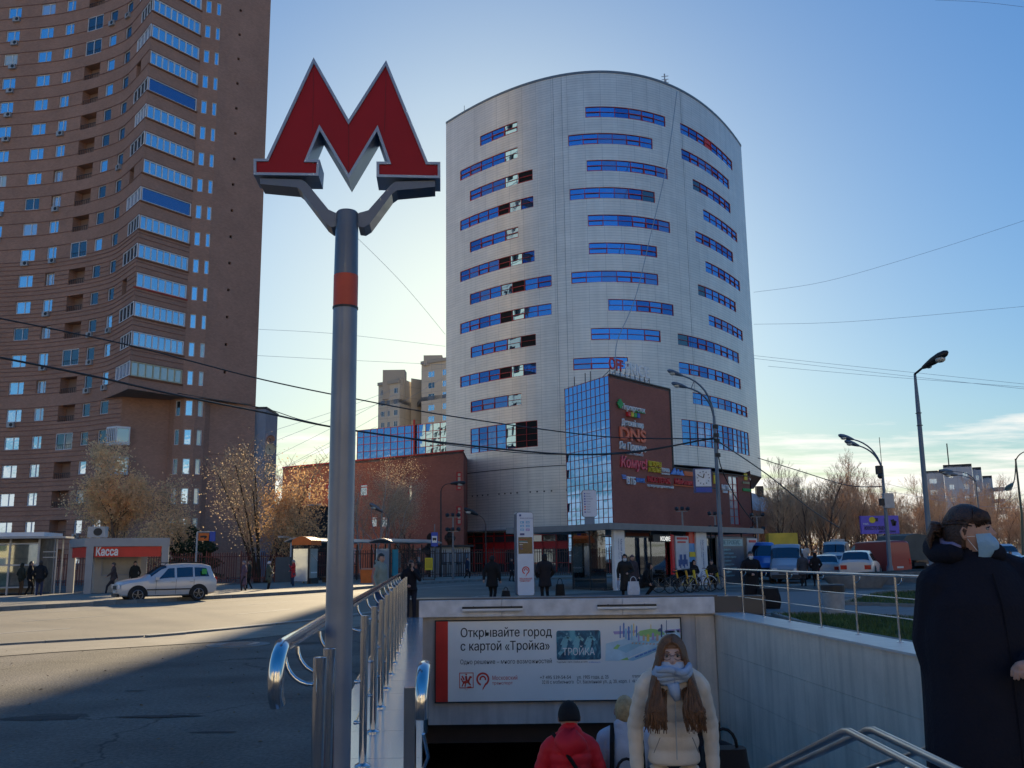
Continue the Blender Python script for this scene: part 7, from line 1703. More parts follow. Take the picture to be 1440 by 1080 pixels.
# far traffic lights and small signs
for i,(px,Y,yt) in enumerate(((1176,98,757),(1136,100,770))):
    g=rear(px,Y); t=thing('traffic_sign',g,['white sign cabinet on a post above the vans','small sign post by the yellow lorry'][i],'sign','signs in the traffic'); z=EYE+te(px,yt)*Y; m=MB(); m.tube([(0,0,0),(0,0,z)],.1,6); m.build('post',ltgrey,t); m=MB(); m.box((.3,-.1,z-.5),(1.4,.2,1.0)) if i==0 else m.box((0,-.1,z-.3),(.5,.1,.5)); m.build('plate',ltgrey,t)
# rental bikes
def bike(label,loc,hd,fcol,kind):
    t=thing('bicycle',loc,label,'bicycle','rental bicycles',hd)
    fm=mat('bike_%s'%kind,fcol,.4)
    for x in (-.52,.52):
        m=MB(); o=[(x+.33*math.cos(a*math.pi/12),0,.34+.33*math.sin(a*math.pi/12)) for a in range(25)]; m.tube(o,.022,6,cap=False); wh=m.build('wheel',black,t,smooth='all')
        m=MB()
        for q in range(8): a=q*math.pi/4; m.bar((x,0,.34),(x+.32*math.cos(a),0,.34+.32*math.sin(a)),.006)
        m.build('spokes',steel2,wh,kind='stuff')
        if kind=='blue': m=MB(); m.tube([(x+.37*math.cos(a),0,.34+.37*math.sin(a)) for a in [rad(q) for q in range(20,181,16)]],.018,4); m.build('mudguard',white,t)
    m=MB()
    for a,b,r in (((-.52,.34),(-.12,.32),.016),((-.12,.32),(-.22,.78),.02),((-.12,.32),(.36,.72),.024),((-.2,.60),(.36,.78),.02),((-.52,.34),(-.2,.62),.014),((.52,.34),(.38,.80),.02)): m.tube([(a[0],0,a[1]),(b[0],0,b[1])],r,6)
    m.build('frame',fm,t)
    m=MB(); m.tube([(.38,0,.80),(.34,0,1.02)],.018,6); m.tube([(.30,-.28,1.04),(.36,-.1,1.04),(.36,.1,1.04),(.30,.28,1.04)],.014,6); m.build('handlebar',darkm,t)
    m=MB(); m.tube([(-.22,0,.78),(-.25,0,.90)],.014,6); m.ell((-.26,0,.93),(.14,.08,.04),10,5); m.build('saddle',black,t)
    m=MB(); m.bar((.40,0,.62),(.34,0,.98),.06,.09); m.build('head_panel',yellow if kind!='dark' else mat('amber',(.7,.35,.02),.4),t)
    m=MB(); m.tube([(-.12,-.09,.32),(-.12,.09,.32)],.07,10); m.build('crank',darkm,t)
for i,(px,py,h_,c,k_) in enumerate(((942,833,12,(.03,.03,.035),'dark'),(957,834,25,(.03,.03,.035),'dark'),(970,833,40,(.45,.35,.03),'yellow'),(985,832,18,(.4,.42,.5),'blue'),(1001,830,30,(.45,.35,.03),'yellow'))):
    g=G(px,py); bike(['dark bicycle with an amber head panel, nearest the pillar','second dark bicycle in the row','third bicycle with a yellow frame','blue and white bicycle with mudguards before the white pillar','last yellow bicycle by the map board'][i],tuple(g),rad(h_),c,k_)
# ================================================================ PEOPLE
skin=mat('skin',(.42,.25,.19),.55,0,.08,9,.1,120); skin2=mat('skin_pale',(.50,.33,.27),.5,0,.06,9,.08,150)
maskm=mat('mask_blue',(.24,.43,.62),.7,0,.06,6,.25,60); maskw=mat('mask_white',(.60,.62,.64),.7)
def cloth(name,col,rough=.85,bump=.25): return mat(name,col,rough,0,.15,7,bump,90,spec=.25)
HEADRX,HEADRY,HEADRZ=.076,.096,.118
def gs_(x,z,cx,cz,sx,sz): return math.exp(-((x-cx)/sx)**2-((z-cz)/sz)**2)
def head_pts(n=40,k=30,jaw=1.):
    rows=[]
    for i in range(k+1):
        ph=math.pi*i/k; row=[]
        for j in range(n):
            th=2*math.pi*j/n; x=HEADRX*math.sin(ph)*math.sin(th); y=-HEADRY*math.sin(ph)*math.cos(th); z=-HEADRZ*math.cos(ph)
            if z<0:   # narrow jaw, pull the back of the skull in towards the neck
                f=min(1,-z/HEADRZ); x*=1-.30*f*f*jaw; 
                if y>0: y*=1-.45*f
                else: y=y*(1-.10*f)
            if z>0: x*=1.02
            if y<0:
                fr=max(0,-y/HEADRY)**1.5
                y-=fr*(.026*gs_(x,z,0,-.022,.013,.016)+.014*gs_(x,z,0,-.002,.009,.022)+.007*gs_(x,z,0,-.060,.026,.010)+.010*gs_(x,z,0,-.098,.024,.016)+.005*gs_(abs(x),z,.030,.032,.020,.009)+.005*gs_(abs(x),z,.044,-.022,.018,.02))
                y+=fr*(.011*gs_(abs(x),z,.031,.012,.016,.012)+.003*gs_(x,z,0,-.046,.02,.006)+.004*gs_(x,z,0,-.074,.02,.006))
            row.append(Vector((x,y,z)))
        rows.append(row)
    return rows
def add_rows(mb,rows,M):
    old=mb.M; mb.M=old@M; ids=[mb.a(r) for r in rows]; n=len(rows[0])
    for a,b in zip(ids,ids[1:]):
        for j in range(n): q=(j+1)%n; mb.face((a+j,a+q,b+q,b+j))
    mb.M=old
class Fig:
    def __init__(s,vox=.025): s.mb=MB(); s.caps=[]; s.vox=vox; s.mats=[]
    def mi(s,m):
        if m not in s.mats: s.mats.append(m)
        return s.mats.index(m)
    def limb(s,pts,rs,m,n=10,quilt=0,qp=.07,flat=1.,bias=0):
        pts=[Vector(p) for p in pts]; P=[];R_=[]
        if quilt or len(pts)>2:
            for i in range(len(pts)-1):
                L_=(pts[i+1]-pts[i]).length; k=max(2,int(L_/(.012 if quilt else .05)))
                for j in range(k): f=j/k; P.append(pts[i].lerp(pts[i+1],f)); R_.append(rs[i]*(1-f)+rs[i+1]*f)
            P.append(pts[-1]); R_.append(rs[-1])
            if quilt:
                d=0
                for i in range(len(P)):
                    if i: d+=(P[i]-P[i-1]).length
                    R_[i]*=1-quilt*(1-abs(math.sin(math.pi*d/qp))**.5)
        else: P,R_=pts,list(rs)
        d0=(P[0]-P[1]).normalized(); d1=(P[-1]-P[-2]).normalized()
        P=[P[0]+d0*R_[0]*.75,P[0]+d0*R_[0]*.4]+P+[P[-1]+d1*R_[-1]*.4,P[-1]+d1*R_[-1]*.75]; R_=[R_[0]*.5,R_[0]*.85]+R_+[R_[-1]*.85,R_[-1]*.5]
        s.mb.tube(P,R_,n); k=s.mi(m)
        for i in range(len(pts)-1): s.caps.append((pts[i],pts[i+1],rs[i]+bias,rs[i+1]+bias,k))
    def rings(s,R_,m,n=28,quilt=0,qp=.08,sup=2.3,bias=0,wob=0,seed=0):
        # R_: (cx,cy,z,rx,ry)
        rr=random.Random(seed); out=[]; 
        zs=[r[2] for r in R_]; tot=zs[-1]-zs[0]; k=max(4,int(abs(tot)/.012)) if quilt else max(4,int(abs(tot)/.04))
        ph=[rr.uniform(0,6.28) for _ in range(4)]
        for i in range(k+1):
            z=zs[0]+tot*i/k
            for a,b in zip(R_,R_[1:]):
                if a[2]<=z<=b[2]+1e-9: f=(z-a[2])/max(b[2]-a[2],1e-9); f2=f*f*(3-2*f); q=[a[t]*(1-f2)+b[t]*f2 for t in range(5)]; q[2]=z; break
            sc_=1-quilt*(1-abs(math.sin(math.pi*(z-zs[0])/qp))**.5) if quilt else 1
            ring=[]
            for j in range(n):
                th=2*math.pi*j/n; c,sn=math.cos(th),math.sin(th); w_=1+wob*(math.sin(3*th+ph[0]+z*3)+.7*math.sin(5*th+ph[1]-z*4)+.5*math.sin(9*th+ph[2]))*max(0,1-(z-zs[0])/max(.01,tot)*1.1)
                ring.append((q[0]+q[3]*sc_*w_*math.copysign(abs(c)**(2/sup),c),q[1]+q[4]*sc_*w_*math.copysign(abs(sn)**(2/sup),sn),z))
            out.append(ring)
        s.mb.loft(out); kk=s.mi(m)
        for a,b in zip(R_,R_[1:]): s.caps.append((Vector(a[:3]),Vector(b[:3]),min(a[3],a[4])*1.0+bias,min(b[3],b[4])+bias,kk)); 
        for a,b in zip(R_,R_[1:]):
            for sd in (-1,1):
                if a[3]>a[4]*1.15: s.caps.append((Vector(a[:3])+Vector((sd*(a[3]-a[4]),0,0)),Vector(b[:3])+Vector((sd*(b[3]-b[4]),0,0)),a[4]+bias,b[4]+bias,kk))
    def hand(s,w,d,m,side,sc=1.,curl=.5,up=(0,-1,0)):
        w=Vector(w); d=Vector(d).normalized(); up=Vector(up); up=(up-d*up.dot(d)).normalized(); sd=d.cross(up)*side
        pc=w+d*.045*sc; s.limb([w,w+d*.04*sc,w+d*.085*sc],[.024*sc,.034*sc,.036*sc],m,8)
        for i,(o,l) in enumerate(((-.03,.062),(-.010,.075),(.010,.070),(.030,.055))):
            b=w+d*.085*sc+sd*o*sc; k1=b+(d*math.cos(curl*.9)+up*math.sin(curl*.9))*l*.5*sc; k2=k1+(d*math.cos(curl*2)+up*math.sin(curl*2))*l*.5*sc; s.limb([b,k1,k2],[.0105*sc,.0095*sc,.008*sc],m,6)
        b=w+d*.025*sc-sd*.028*sc; k1=b+(d*.7-sd*.6+up*.3).normalized()*.035*sc; k2=k1+(d*.9+up*.5).normalized()*.03*sc; s.limb([b,k1,k2],[.013*sc,.011*sc,.009*sc],m,6)
    def mesh(s,name):
        me=s.mb.mesh('t',[]) if False else None
        me=bpy.data.meshes.new(name); me.from_pydata(s.mb.v,[],s.mb.f); o=bpy.data.objects.new('t',me); C.objects.link(o)
        md=o.modifiers.new('r','REMESH'); md.mode='VOXEL'; md.voxel_size=s.vox; md.adaptivity=0
        sm=o.modifiers.new('s','SMOOTH'); sm.factor=.5; sm.iterations=2 if s.vox<.012 else 1
        bpy.context.view_layer.update(); r=bpy.data.meshes.new_from_object(o.evaluated_get(bpy.context.evaluated_depsgraph_get())); bpy.data.objects.remove(o); bpy.data.meshes.remove(me)
        r.name=name; r.materials.clear()
        for m in s.mats: r.materials.append(m)
        n=len(r.polygons); c=np.empty(n*3); r.polygons.foreach_get('center',c); c=c.reshape(-1,3); best=np.full(n,1e9); idx=np.zeros(n,int)
        for a,b,ra,rb_,k in s.caps:
            a=np.array(a);b=np.array(b); d=b-a; L2=max(d@d,1e-9); t=np.clip((c-a)@d/L2,0,1); q=np.linalg.norm(c-a-t[:,None]*d,axis=1)-(ra+(rb_-ra)*t); w_=q<best; best[w_]=q[w_]; idx[w_]=k
        r.polygons.foreach_set('material_index',idx.astype(np.int32)); r.polygons.foreach_set('use_smooth',[True]*n); r.update(); return r
ARM=dict(tuck=((.185,0,1.40),(.255,.02,1.12),(.10,-.25,1.03)),cuff=((.185,0,1.40),(.21,-.15,1.10),(.045,-.235,1.075)),hang=((.185,0,1.38),(.208,.03,1.14),(.195,-.03,.93)),down=((.185,0,1.40),(.235,.03,1.13),(.235,-.05,.88)),pocket=((.185,0,1.40),(.275,.06,1.12),(.205,-.10,.95)),phone=((.185,0,1.40),(.23,-.17,1.17),(.07,-.20,1.42)),front=((.185,0,1.39),(.26,-.02,1.12),(.09,-.20,1.04)),back=((.185,0,1.40),(.22,.13,1.14),(.20,.20,.92)),fwd=((.185,0,1.40),(.23,-.12,1.16),(.19,-.28,1.02)),bars=((.185,0,1.38),(.22,-.18,1.15),(.18,-.42,1.05)),up=((.185,0,1.40),(.20,-.22,1.22),(.05,-.26,1.36)))
def person(label,loc,rz,H=1.70,coat=(.02,.02,.025),hem=.80,legs=(.02,.022,.03),hair=(.03,.02,.015),hat=None,arms=('down','down'),stride=0.,mask=None,bulk=1.,turn=0.,tilt=0.,vox=.026,quilt=0.,hood=False,shoe=(.015,.015,.015),long_hair=0,flare=1.15,lean=0.,sk=None,group='people around the square',bun=False,crouch=0,sleeves=None,name='person',hsc=1.,hdrop=0.,sw=1.,hx=0.,crings=None,hnd=.95):
    nm='%s_%d'%('c',int(1e4*(coat[0]*3+coat[1]*5+coat[2]*7)))
    cm=cloth('coat_'+nm,coat,.55 if quilt else .85,.1 if quilt else .3); lm=cloth('legs_%d'%int(1e4*(legs[0]*3+legs[1]*5+legs[2]*7)),legs); sm_=mat('shoe_%d'%int(1e4*sum(shoe)),shoe,.5); hm=mat('hair_%d'%int(1e4*(hair[0]*3+hair[1]*5+hair[2]*7)),hair,.45,0,.35,30,.5,140)
    sk=sk or skin; F=Fig(vox); k=H/1.70
    t=thing(name,loc,label,'person',group,rz,k)
    A0=Vector((0,0,.9)); LM=Matrix.Translation(A0)@Matrix.Rotation(lean,4,'X')@Matrix.Translation(-A0)
    def P(p): return LM@Vector(p)
    b=bulk
    # legs
    for sd in (1,-1):
        s_=stride*sd; hip=Vector((.09*sd,0,.85-crouch*.40)); 
        if crouch: knee=Vector((.14*sd,-.30,.48)); ank=Vector((.12*sd,.02,.09))
        else: knee=Vector((.095*sd,-.05-.22*max(s_,0)+.05*max(-s_,0),.49)); ank=Vector((.10*sd,.02-.34*max(s_,0)+.36*max(-s_,0),.09+.09*max(-s_,0)))
        F.limb([hip,knee,ank],[.088*b,.062,.046],lm); F.limb([ank+Vector((0,.02,-.03)),ank+Vector((0,-.08,-.045)),ank+Vector((0,-.17,-.055))],[.044,.042,.030],sm_)
    dz=-crouch*.42
    # torso / coat
    hz=hem+dz; R_=[(0,0,hz,.155*b*flare,.125*b*flare),(0,0,max(hz+.05,.98+dz),.150*b,.118*b),(0,0,1.12+dz,.148*b,.112*b),(0,0,1.30+dz,.172*b,.122*b),(0,.005,1.39+dz,.150*b,.105*b),(0,.01,1.455+dz,.10*b,.085),(0,.01,1.50+dz,.062,.062)]
    R_=[(P((x,y,z)).x,P((x,y,z)).y,P((x,y,z)).z,a_,c_) for x,y,z,a_,c_ in R_]
    if crings: R_=crings
    R_.sort(key=lambda q:q[2]); F.rings(R_,cm,quilt=quilt,wob=.02 if hem<.75 else .008,seed=int(abs(loc[0])*100))
    neck=P((hx*.6,.01,1.47+dz)); hc=P((hx,-.02,1.578+dz-hdrop)); F.limb([neck,hc+Vector((0,.01,-.04))],[.052,.050],sk)
    # collar
    F.limb([P((-.055,.03,1.475+dz)),P((.055,.03,1.475+dz))],[.055,.055],cm)
    for sd,a in ((1,arms[0]),(-1,arms[1])):
        S_,E_,W_=[P((x*sd*(.88 if i<1 else 1.0)*(1+(b-1)*.6)*sw,y,z+dz-(.02 if i<1 else 0))) for i,(x,y,z) in enumerate(ARM[a])]; F.limb([P((.05*sd,.015,1.455+dz)),S_+Vector((-.01*sd,0,.012))],[.048,.056*b],cm)
        F.limb([S_,E_,W_],[.066*b,.052*b,.040*b],sleeves or cm,quilt=quilt*1.2,qp=.07)
        if a not in('pocket','hang','cuff'): d=(W_-E_).normalized(); F.hand(W_+d*.01,d,sk,sd,hnd,.55 if hnd<.96 else .9,(0,-1,0) if abs(d.y)<.8 else (0,0,-1))
    HM=Matrix.Translation(hc)@Matrix.Rotation(turn,4,'Z')@Matrix.Rotation(tilt,4,'X')@Matrix.Diagonal((hsc,hsc,hsc,1))
    lo=vox>.02
    rows=head_pts(24 if lo else 56,18 if lo else 44); add_rows(F.mb,rows,HM); kk=F.mi(sk); c0=HM@Vector((0,0,0)); F.caps.append((HM@Vector((0,.0,.05)),HM@Vector((0,-.01,-.06)),.085,.06,kk))
    body=F.mesh('body'); link('body',body,t)
    # hair or hat as its own shell
    m=MB(); m.M=HM; rs=[]
    cap=hat if hat else None; o_=1.10 if not cap else 1.16
    n_,k_=(20,14) if lo else (44,30)
    for i in range(k_+1):
        ph=math.pi*i/k_; row=[]
        for j in range(n_):
            th=2*math.pi*j/n_; x=HEADRX*math.sin(ph)*math.sin(th); y=-HEADRY*math.sin(ph)*math.cos(th); z=HEADRZ*math.cos(ph)
            fr=-math.cos(th)*math.sin(ph)*-1   # 1 at the face
            lim=(.045 if not cap else .035)+(-.13 if math.cos(th)<-.2 else -.0) if not hood else -.15
            if hood: lim=-.13 if math.cos(th)<.55 else .055
            else:
                ct=math.cos(th); lim=.047 if ct>.22 else (.047-(.22-ct)/.30*.085 if ct>-.08 else -.075)
                if cap: lim=.040 if ct>.3 else .040-.07*min(1,(.3-ct)/.6)
            zc=max(z,lim); f_=1 if z>=lim else .93
            s_=(o_ if not hood else 1.28)*f_
            row.append((x*s_*(1.03 if not cap else 1.05),y*s_+(.006 if not hood else .012),zc*s_+ (.004)))
        rs.append(row)
    m.loft(list(reversed(rs)),cap=False); me_=m.mesh('hair',cm if hood else (cloth('hat_%d'%int(1e4*(hat[0]*3+hat[1]*5+hat[2])),hat) if hat else hm),'all'); link('hood' if hood else 'hat' if hat else 'hair',me_,t)
    if hat: 
        m=MB(); m.M=HM; m.ell((0,0,.145),(.02,.02,.02),8,6); m.build('hat_top',me_.materials[0],t,smooth='all') if False else None
    if bun: m=MB(); m.M=HM; m.ell((0,.12,.02),(.04,.045,.04),12,8); m.build('hair_bun',hm,t,smooth='all')
    if long_hair:
        m=MB(); m.M=HM; rr=random.Random(3)
        for q in range(14):
            a=rad(-115+230*q/13)+math.pi; x=.078*math.sin(a)*-1; y=-.085*math.cos(a); m.tube([(x,y,.03),(x*1.15,y*1.12,-.10),(x*1.25,y*1.1+.01,-.10-long_hair)],[.030,.034,.014],6)
        m.build('long_hair',hm,t,smooth='all')
    # face
    if not lo or mask:
        if mask:
            m=MB(); m.M=HM; rws=[]
            for i in range(11):
                z=-.122+.112*i/10; row=[]
                for j in range(17):
                    a=(-1+2*j/16)*rad(70); zz_=max(0,-z-.05); row.append((.078*(1-.35*zz_/.075)*math.sin(a),-(.094+.024*math.sin(math.pi*min(1,i/9.5))*math.cos(a)**2)*math.cos(a)*(1-.22*(zz_/.075)**2)-.003+(.0012 if i%2 else 0),z))
                rws.append(row)
            m.loft(rws,cap=False,closed=False); mo=m.build('face_mask',mask,t,smooth='all')
            m=MB(); m.M=HM
            for sd in (1,-1):
                for z in (-.02,-.085): m.tube([(sd*.070,-.03,z),(sd*.078,.0,-.02+.2*(z+.02)),(sd*.080,.018,.0)],.0014,4)
            m.build('mask_strap',wl,t)
        m=MB(); m.M=HM
        for sd in (1,-1): m.ell((sd*.030,-.079,.010),(.0125,.0105,.0082),12,8)
        m.build('eye',mat('eye_white',(.34,.32,.31),.25),t,smooth='all') if not lo else None
        if not lo:
            for sd in (1,-1): 
                m=MB(); m.M=HM; m.ell((sd*.030,-.0872,.010),(.0062,.0028,.0062),10,6); m.build('iris',mat('iris_dark',(.02,.015,.012),.15),t,smooth='all')
                m=MB(); m.M=HM; m.tube([(sd*.014,-.0915,.030),(sd*.030,-.0925,.036),(sd*.048,-.082,.030)],[.0026,.0036,.0018],6); m.build('eyebrow',hm,t,smooth='all')
                m=MB(); m.M=HM; m.tube([(sd*.016,-.0875,.013),(sd*.030,-.0935,.0205),(sd*.045,-.081,.014)],[.0016,.0022,.0014],6); m.build('eyelid',mat('lash',(.05,.03,.03),.6),t,smooth='all')
                if True:
                    m=MB(); m.M=HM@Matrix.Translation((sd*.077,.012,-.004))@Matrix.Rotation(sd*rad(-18),4,'Z'); m.ell((0,0,0),(.008,.018,.031),12,8); m.tube([(sd*.006,-.008,-.022),(sd*.009,.010,-.02),(sd*.011,.017,.008),(sd*.010,.004,.026),(sd*.006,-.012,.016)],.0042,6); m.build('ear',sk,t,smooth='all')
    return t,HM,hm,cm
def at0(px,py): g=G(px,py); return (g.x,g.y,0)
def atY(px,Y,y=800): return (PY(px,y,Y).x,Y,0)
blk=(.012,.012,.014); nav=(.012,.018,.035)
# left pavement
person('person in a green black hood and brown trousers, leftmost of the kiosk trio',at0(28,837),rad(150),1.68,(.03,.035,.028),.86,(.12,.07,.04),hood=True,arms=('pocket','pocket'),bulk=1.15)
person('person in black, middle of the three standing by the newspaper kiosk',at0(40,840),rad(100),1.78,blk,.84,blk,arms=('front','down'),stride=.35)
person('broad person in dark jacket and blue jeans, rightmost of the kiosk trio',at0(54,841),rad(190),1.80,(.015,.017,.022),.86,(.03,.04,.09),arms=('pocket','pocket'),bulk=1.2)
person('person in a dim grey jacket striding past the ticket kiosk window',atY(160,48.6),rad(-65),1.66,(.07,.055,.06),.84,(.03,.03,.04),stride=1.0,arms=('fwd','back'),bulk=1.1,hat=(.08,.07,.07))
person('person in a long dark coat and cap beside the ticket kiosk shutter',atY(190,49.3),rad(30),1.72,(.02,.022,.02),.60,blk,hat=(.02,.02,.02),arms=('pocket','down'))
person('person in a long purple puffer coat walking behind the silver car',at0(342,834),rad(-60),1.66,(.13,.085,.12),.42,(.03,.025,.03),hat=(.2,.18,.2),arms=('pocket','pocket'),stride=.4,bulk=1.1,flare=1.2)
person('person in a dark jacket just right of the purple puffer coat',at0(350,831),rad(-80),1.66,(.03,.03,.025),.82,blk,arms=('front','down'),stride=.4,hair=(.15,.1,.05))
person('person in a green grey coat and pale knitted hat on the far pavement',at0(377,832),rad(120),1.62,(.07,.09,.075),.62,blk,hat=(.5,.5,.52),arms=('down','front'),bulk=1.15)
person('person in a bright red coat and grey hat looking at a phone',at0(412,827),rad(-60),1.68,(.50,.035,.04),.72,(.03,.05,.09),hat=(.3,.3,.32),arms=('up','front'),bulk=1.0)
# at the end of the left railing
t,HM,hm,cm=person('man in a grey green hooded jacket with red sleeve stripes at the railing',(PY(535,800,25.2).x,25.2,0),rad(62),1.80,(.25,.29,.25),.84,(.03,.06,.14),hair=(.02,.015,.012),arms=('down','down'),bulk=1.14,vox=.016,sk=skin,stride=.15)
m=MB()
for sd in (1,-1):
    for o in (-.02,.02): m.tube([(sd*.262,-.0+o,1.36),(sd*.31,.035+o,1.13),(sd*.293,-.035+o,.93)],[.006,.006,.005],5)
m.build('sleeve_stripe',brightred,t)
m=MB(); m.tube([(.075*math.cos(a),.055+.06*math.sin(a)*1.0,1.49+.03*math.sin(a)) for a in [i*math.pi/8 for i in range(-2,11)]],.035,8); m.build('hood',cm,t,smooth='all')
t,HM,hm,cm=person('woman in a black jacket with a phone at her mouth by the railing',(PY(578,800,25.6).x-.02,25.75,0),rad(8),1.62,(.012,.012,.018),.86,(.015,.018,.03),hair=(.02,.014,.012),arms=('phone','front'),bulk=1.12,vox=.016,bun=True,lean=rad(8))
m=MB(); m.box((-.03,-.245,1.46),(.075,.012,.14)); m.build('phone',black,None,loc=t.location); o_=C.objects[-1] if False else bpy.data.objects['phone']; o_['label']='dark phone held to the mouth of the woman at the railing'; o_['category']='phone'; o_.rotation_euler=(0,0,rad(8))
# across the road and by the stele
person('tiny person in dark blue with an orange bag by the news stand',atY(657,73),rad(70),1.7,(.02,.03,.06),.8,blk,arms=('down','down'),stride=.5)
t,*_=person('person in a black coat pulling a small dark bag, left of the white stele',atY(692,33),rad(158),1.72,blk,.66,(.01,.012,.015),hat=(.02,.02,.022),arms=('back','down'),bulk=1.2,stride=.3,vox=.02)
def satchel(name,label,cat,loc,dim,col,rz=0,handle=True,grp=None):
    t=thing(name,loc,label,cat,grp,rz); fm2=cloth('bag_%d'%int(1e4*sum(col)),col,.7); x,y,z=dim; m=MB(); R_=[]
    for k in range(7):
        f=k/6; s_=.82+.18*math.sin(math.pi*min(1,f*1.05+.05)); R_.append([(x/2*s_*math.copysign(abs(math.cos(a))**.5,math.cos(a)),y/2*s_*math.copysign(abs(math.sin(a))**.5,math.sin(a)),z*f) for a in [i*math.pi/10 for i in range(20)]])
    m.loft(R_); m.build('bag_body',fm2,t,smooth=50)
    if handle: m=MB(); m.tube([(x*.25*math.cos(a),0,z+z*.28*math.sin(a)) for a in [i*math.pi/8 for i in range(9)]],.012,6); m.build('handle',fm2,t,smooth='all')
    return t
satchel('wheeled_bag','small dark wheeled bag behind the person left of the stele','bag',atY(711,32.6)[:2]+(.12,),(.30,.22,.42),(.012,.012,.014),rad(20))
person('small dark figure beyond the road left of the white stele',atY(719,66),rad(60),1.6,(.02,.018,.022),.7,blk,stride=.3)
person('broad person in a dark hooded coat, right of the white stele',atY(766,33.5),rad(200),1.74,(.02,.018,.022),.62,blk,hood=True,arms=('pocket','pocket'),bulk=1.3,vox=.02)
satchel('suitcase','black upright suitcase with a raised handle right of the stele','suitcase',atY(787,33),(.34,.22,.72),(.010,.010,.011))
person('far person in dark clothes crossing the road beyond the pavilion',atY(815,62),rad(170),1.72,(.02,.02,.025),.8,blk,stride=.45)
person('dark figure standing behind the pavilion glass',atY(835,60),rad(10),1.7,(.012,.013,.02),.6,blk)
person('person in a long black quilted coat and white mask by the pillar',atY(879,35),rad(-4),1.70,(.010,.010,.012),.40,blk,hood=True,mask=maskw,arms=('front','down'),bulk=1.2,vox=.018,quilt=.06)
satchel('shopping_bag','white carrier bag with a blue print beside the masked person','bag',atY(890,34.5)[:2]+(.12,),(.46,.2,.62),(.55,.57,.62),rad(10),True)
person('person in a grey coat and bobble hat behind the masked person in black',atY(889,37),rad(25),1.68,(.05,.04,.05),.6,blk,hat=(.10,.07,.08),arms=('down','pocket'),bulk=1.15)
person('person in black crouching over bags right of the white pillar',atY(908,38),rad(70),1.7,(.012,.012,.014),.66,blk,hood=True,arms=('fwd','fwd'),bulk=1.2,crouch=.75,lean=rad(25),vox=.022)
person('person in black sitting behind the bicycles on the left',atY(976,45.5),rad(20),1.6,(.014,.014,.016),.7,blk,hood=True,crouch=.5,arms=('front','front'))
person('person in black sitting by the bicycles next to the map board',atY(1001,45.2),rad(-20),1.6,(.014,.013,.014),.7,blk,hair=(.05,.03,.03),crouch=.5,arms=('front','front'),bulk=1.1)
t,*_=person('person in a voluminous black coat and mask behind the steel railing',atY(1056,29.5),rad(10),1.74,(.010,.010,.013),.34,blk,hair=(.02,.015,.015),mask=maskw,arms=('pocket','front'),bulk=1.32,vox=.017,flare=1.25,stride=.4)
satchel('black_bag','large sagging black bag behind the masked person at the railing','bag',atY(1078,29.2),(.75,.4,.62),(.010,.010,.012),rad(-10),False)
person('person in a grey coat walking towards the parked cars, left of the pair',atY(1129,48.8),rad(185),1.68,(.055,.06,.075),.58,blk,hair=(.03,.02,.02),arms=('down','down'),bulk=1.25,flare=1.2)
person('person in a black coat and hood walking right beside the grey coat',atY(1147,48.6),rad(175),1.66,(.013,.012,.014),.55,blk,hood=True,arms=('pocket','pocket'),bulk=1.15)
person('person in an orange work jacket among the traffic',atY(1129,72),rad(10),1.75,(.45,.16,.03),.8,blk,hat=(.3,.25,.05))
person('small pale dressed figure between the cars at the right edge',atY(1423,52),rad(10),1.65,(.30,.25,.2),.8,blk)
# on the stairs
def stair(Y): return -(Y-3.3)*.325-.06
# person in the red quilted jacket walking down
Y=8.0; x_=PY(801,1030,Y).x
t,HM,hm,cm=person('person in a red quilted hooded jacket and black cap walking down into the underpass',(x_,Y,.47-1.70),rad(183),1.70,(.62,.018,.03),.84,(.02,.02,.025),hat=(.015,.013,.014),arms=('front','front'),bulk=1.06,vox=.011,quilt=.10,tilt=rad(12),sk=skin,group='people on the stairs')
m=MB(); rs=[]
for i in range(9):
    f=i/8; rs.append([(.13*math.sin(math.pi*(.12+.76*f))*math.cos(a)*1.05,.075+.10*math.sin(math.pi*(.15+.7*f))*max(-.35,math.sin(a)),1.30+.20*f+.02*math.cos(a*3)) for a in [j*math.pi/12 for j in range(24)]])
m.loft(rs); m.build('hood',cm,t,smooth='all')
m=MB(); m.tube([(.14,.02,1.47),(.06,.135,1.36),(-.06,.15,1.18),(-.19,.12,1.0)],.016,6); m.build('bag_strap',cloth('strap_black',(.01,.01,.01)),t)
# blonde person with a backpack, partly hidden
Y=8.2; x_=PY(880,1030,Y).x
t,HM,hm,cm=person('blonde person in a pale blue jacket with black straps behind the girl',(x_,Y,PY(883,976,Y).z-1.72),rad(176),1.70,(.40,.44,.52),.84,(.03,.03,.05),hair=(.35,.25,.12),arms=('down','down'),bulk=1.1,vox=.012,bun=False,long_hair=.0,group='people on the stairs')
m=MB(); m.tube([(.10,-.08,1.44),(.11,.03,1.475),(.12,.14,1.36),(.13,.16,1.1)],.02,6); m.tube([(-.10,-.08,1.44),(-.11,.03,1.475),(-.12,.14,1.36),(-.13,.16,1.1)],.02,6); m.build('strap',cloth('strap_black',(.01,.01,.01)),t)
satchel('shoulder_bag','black bag hanging at the back of the blonde person','bag',(x_-.03,Y-.26,t.location.z+.72),(.34,.18,.42),(.012,.012,.013))

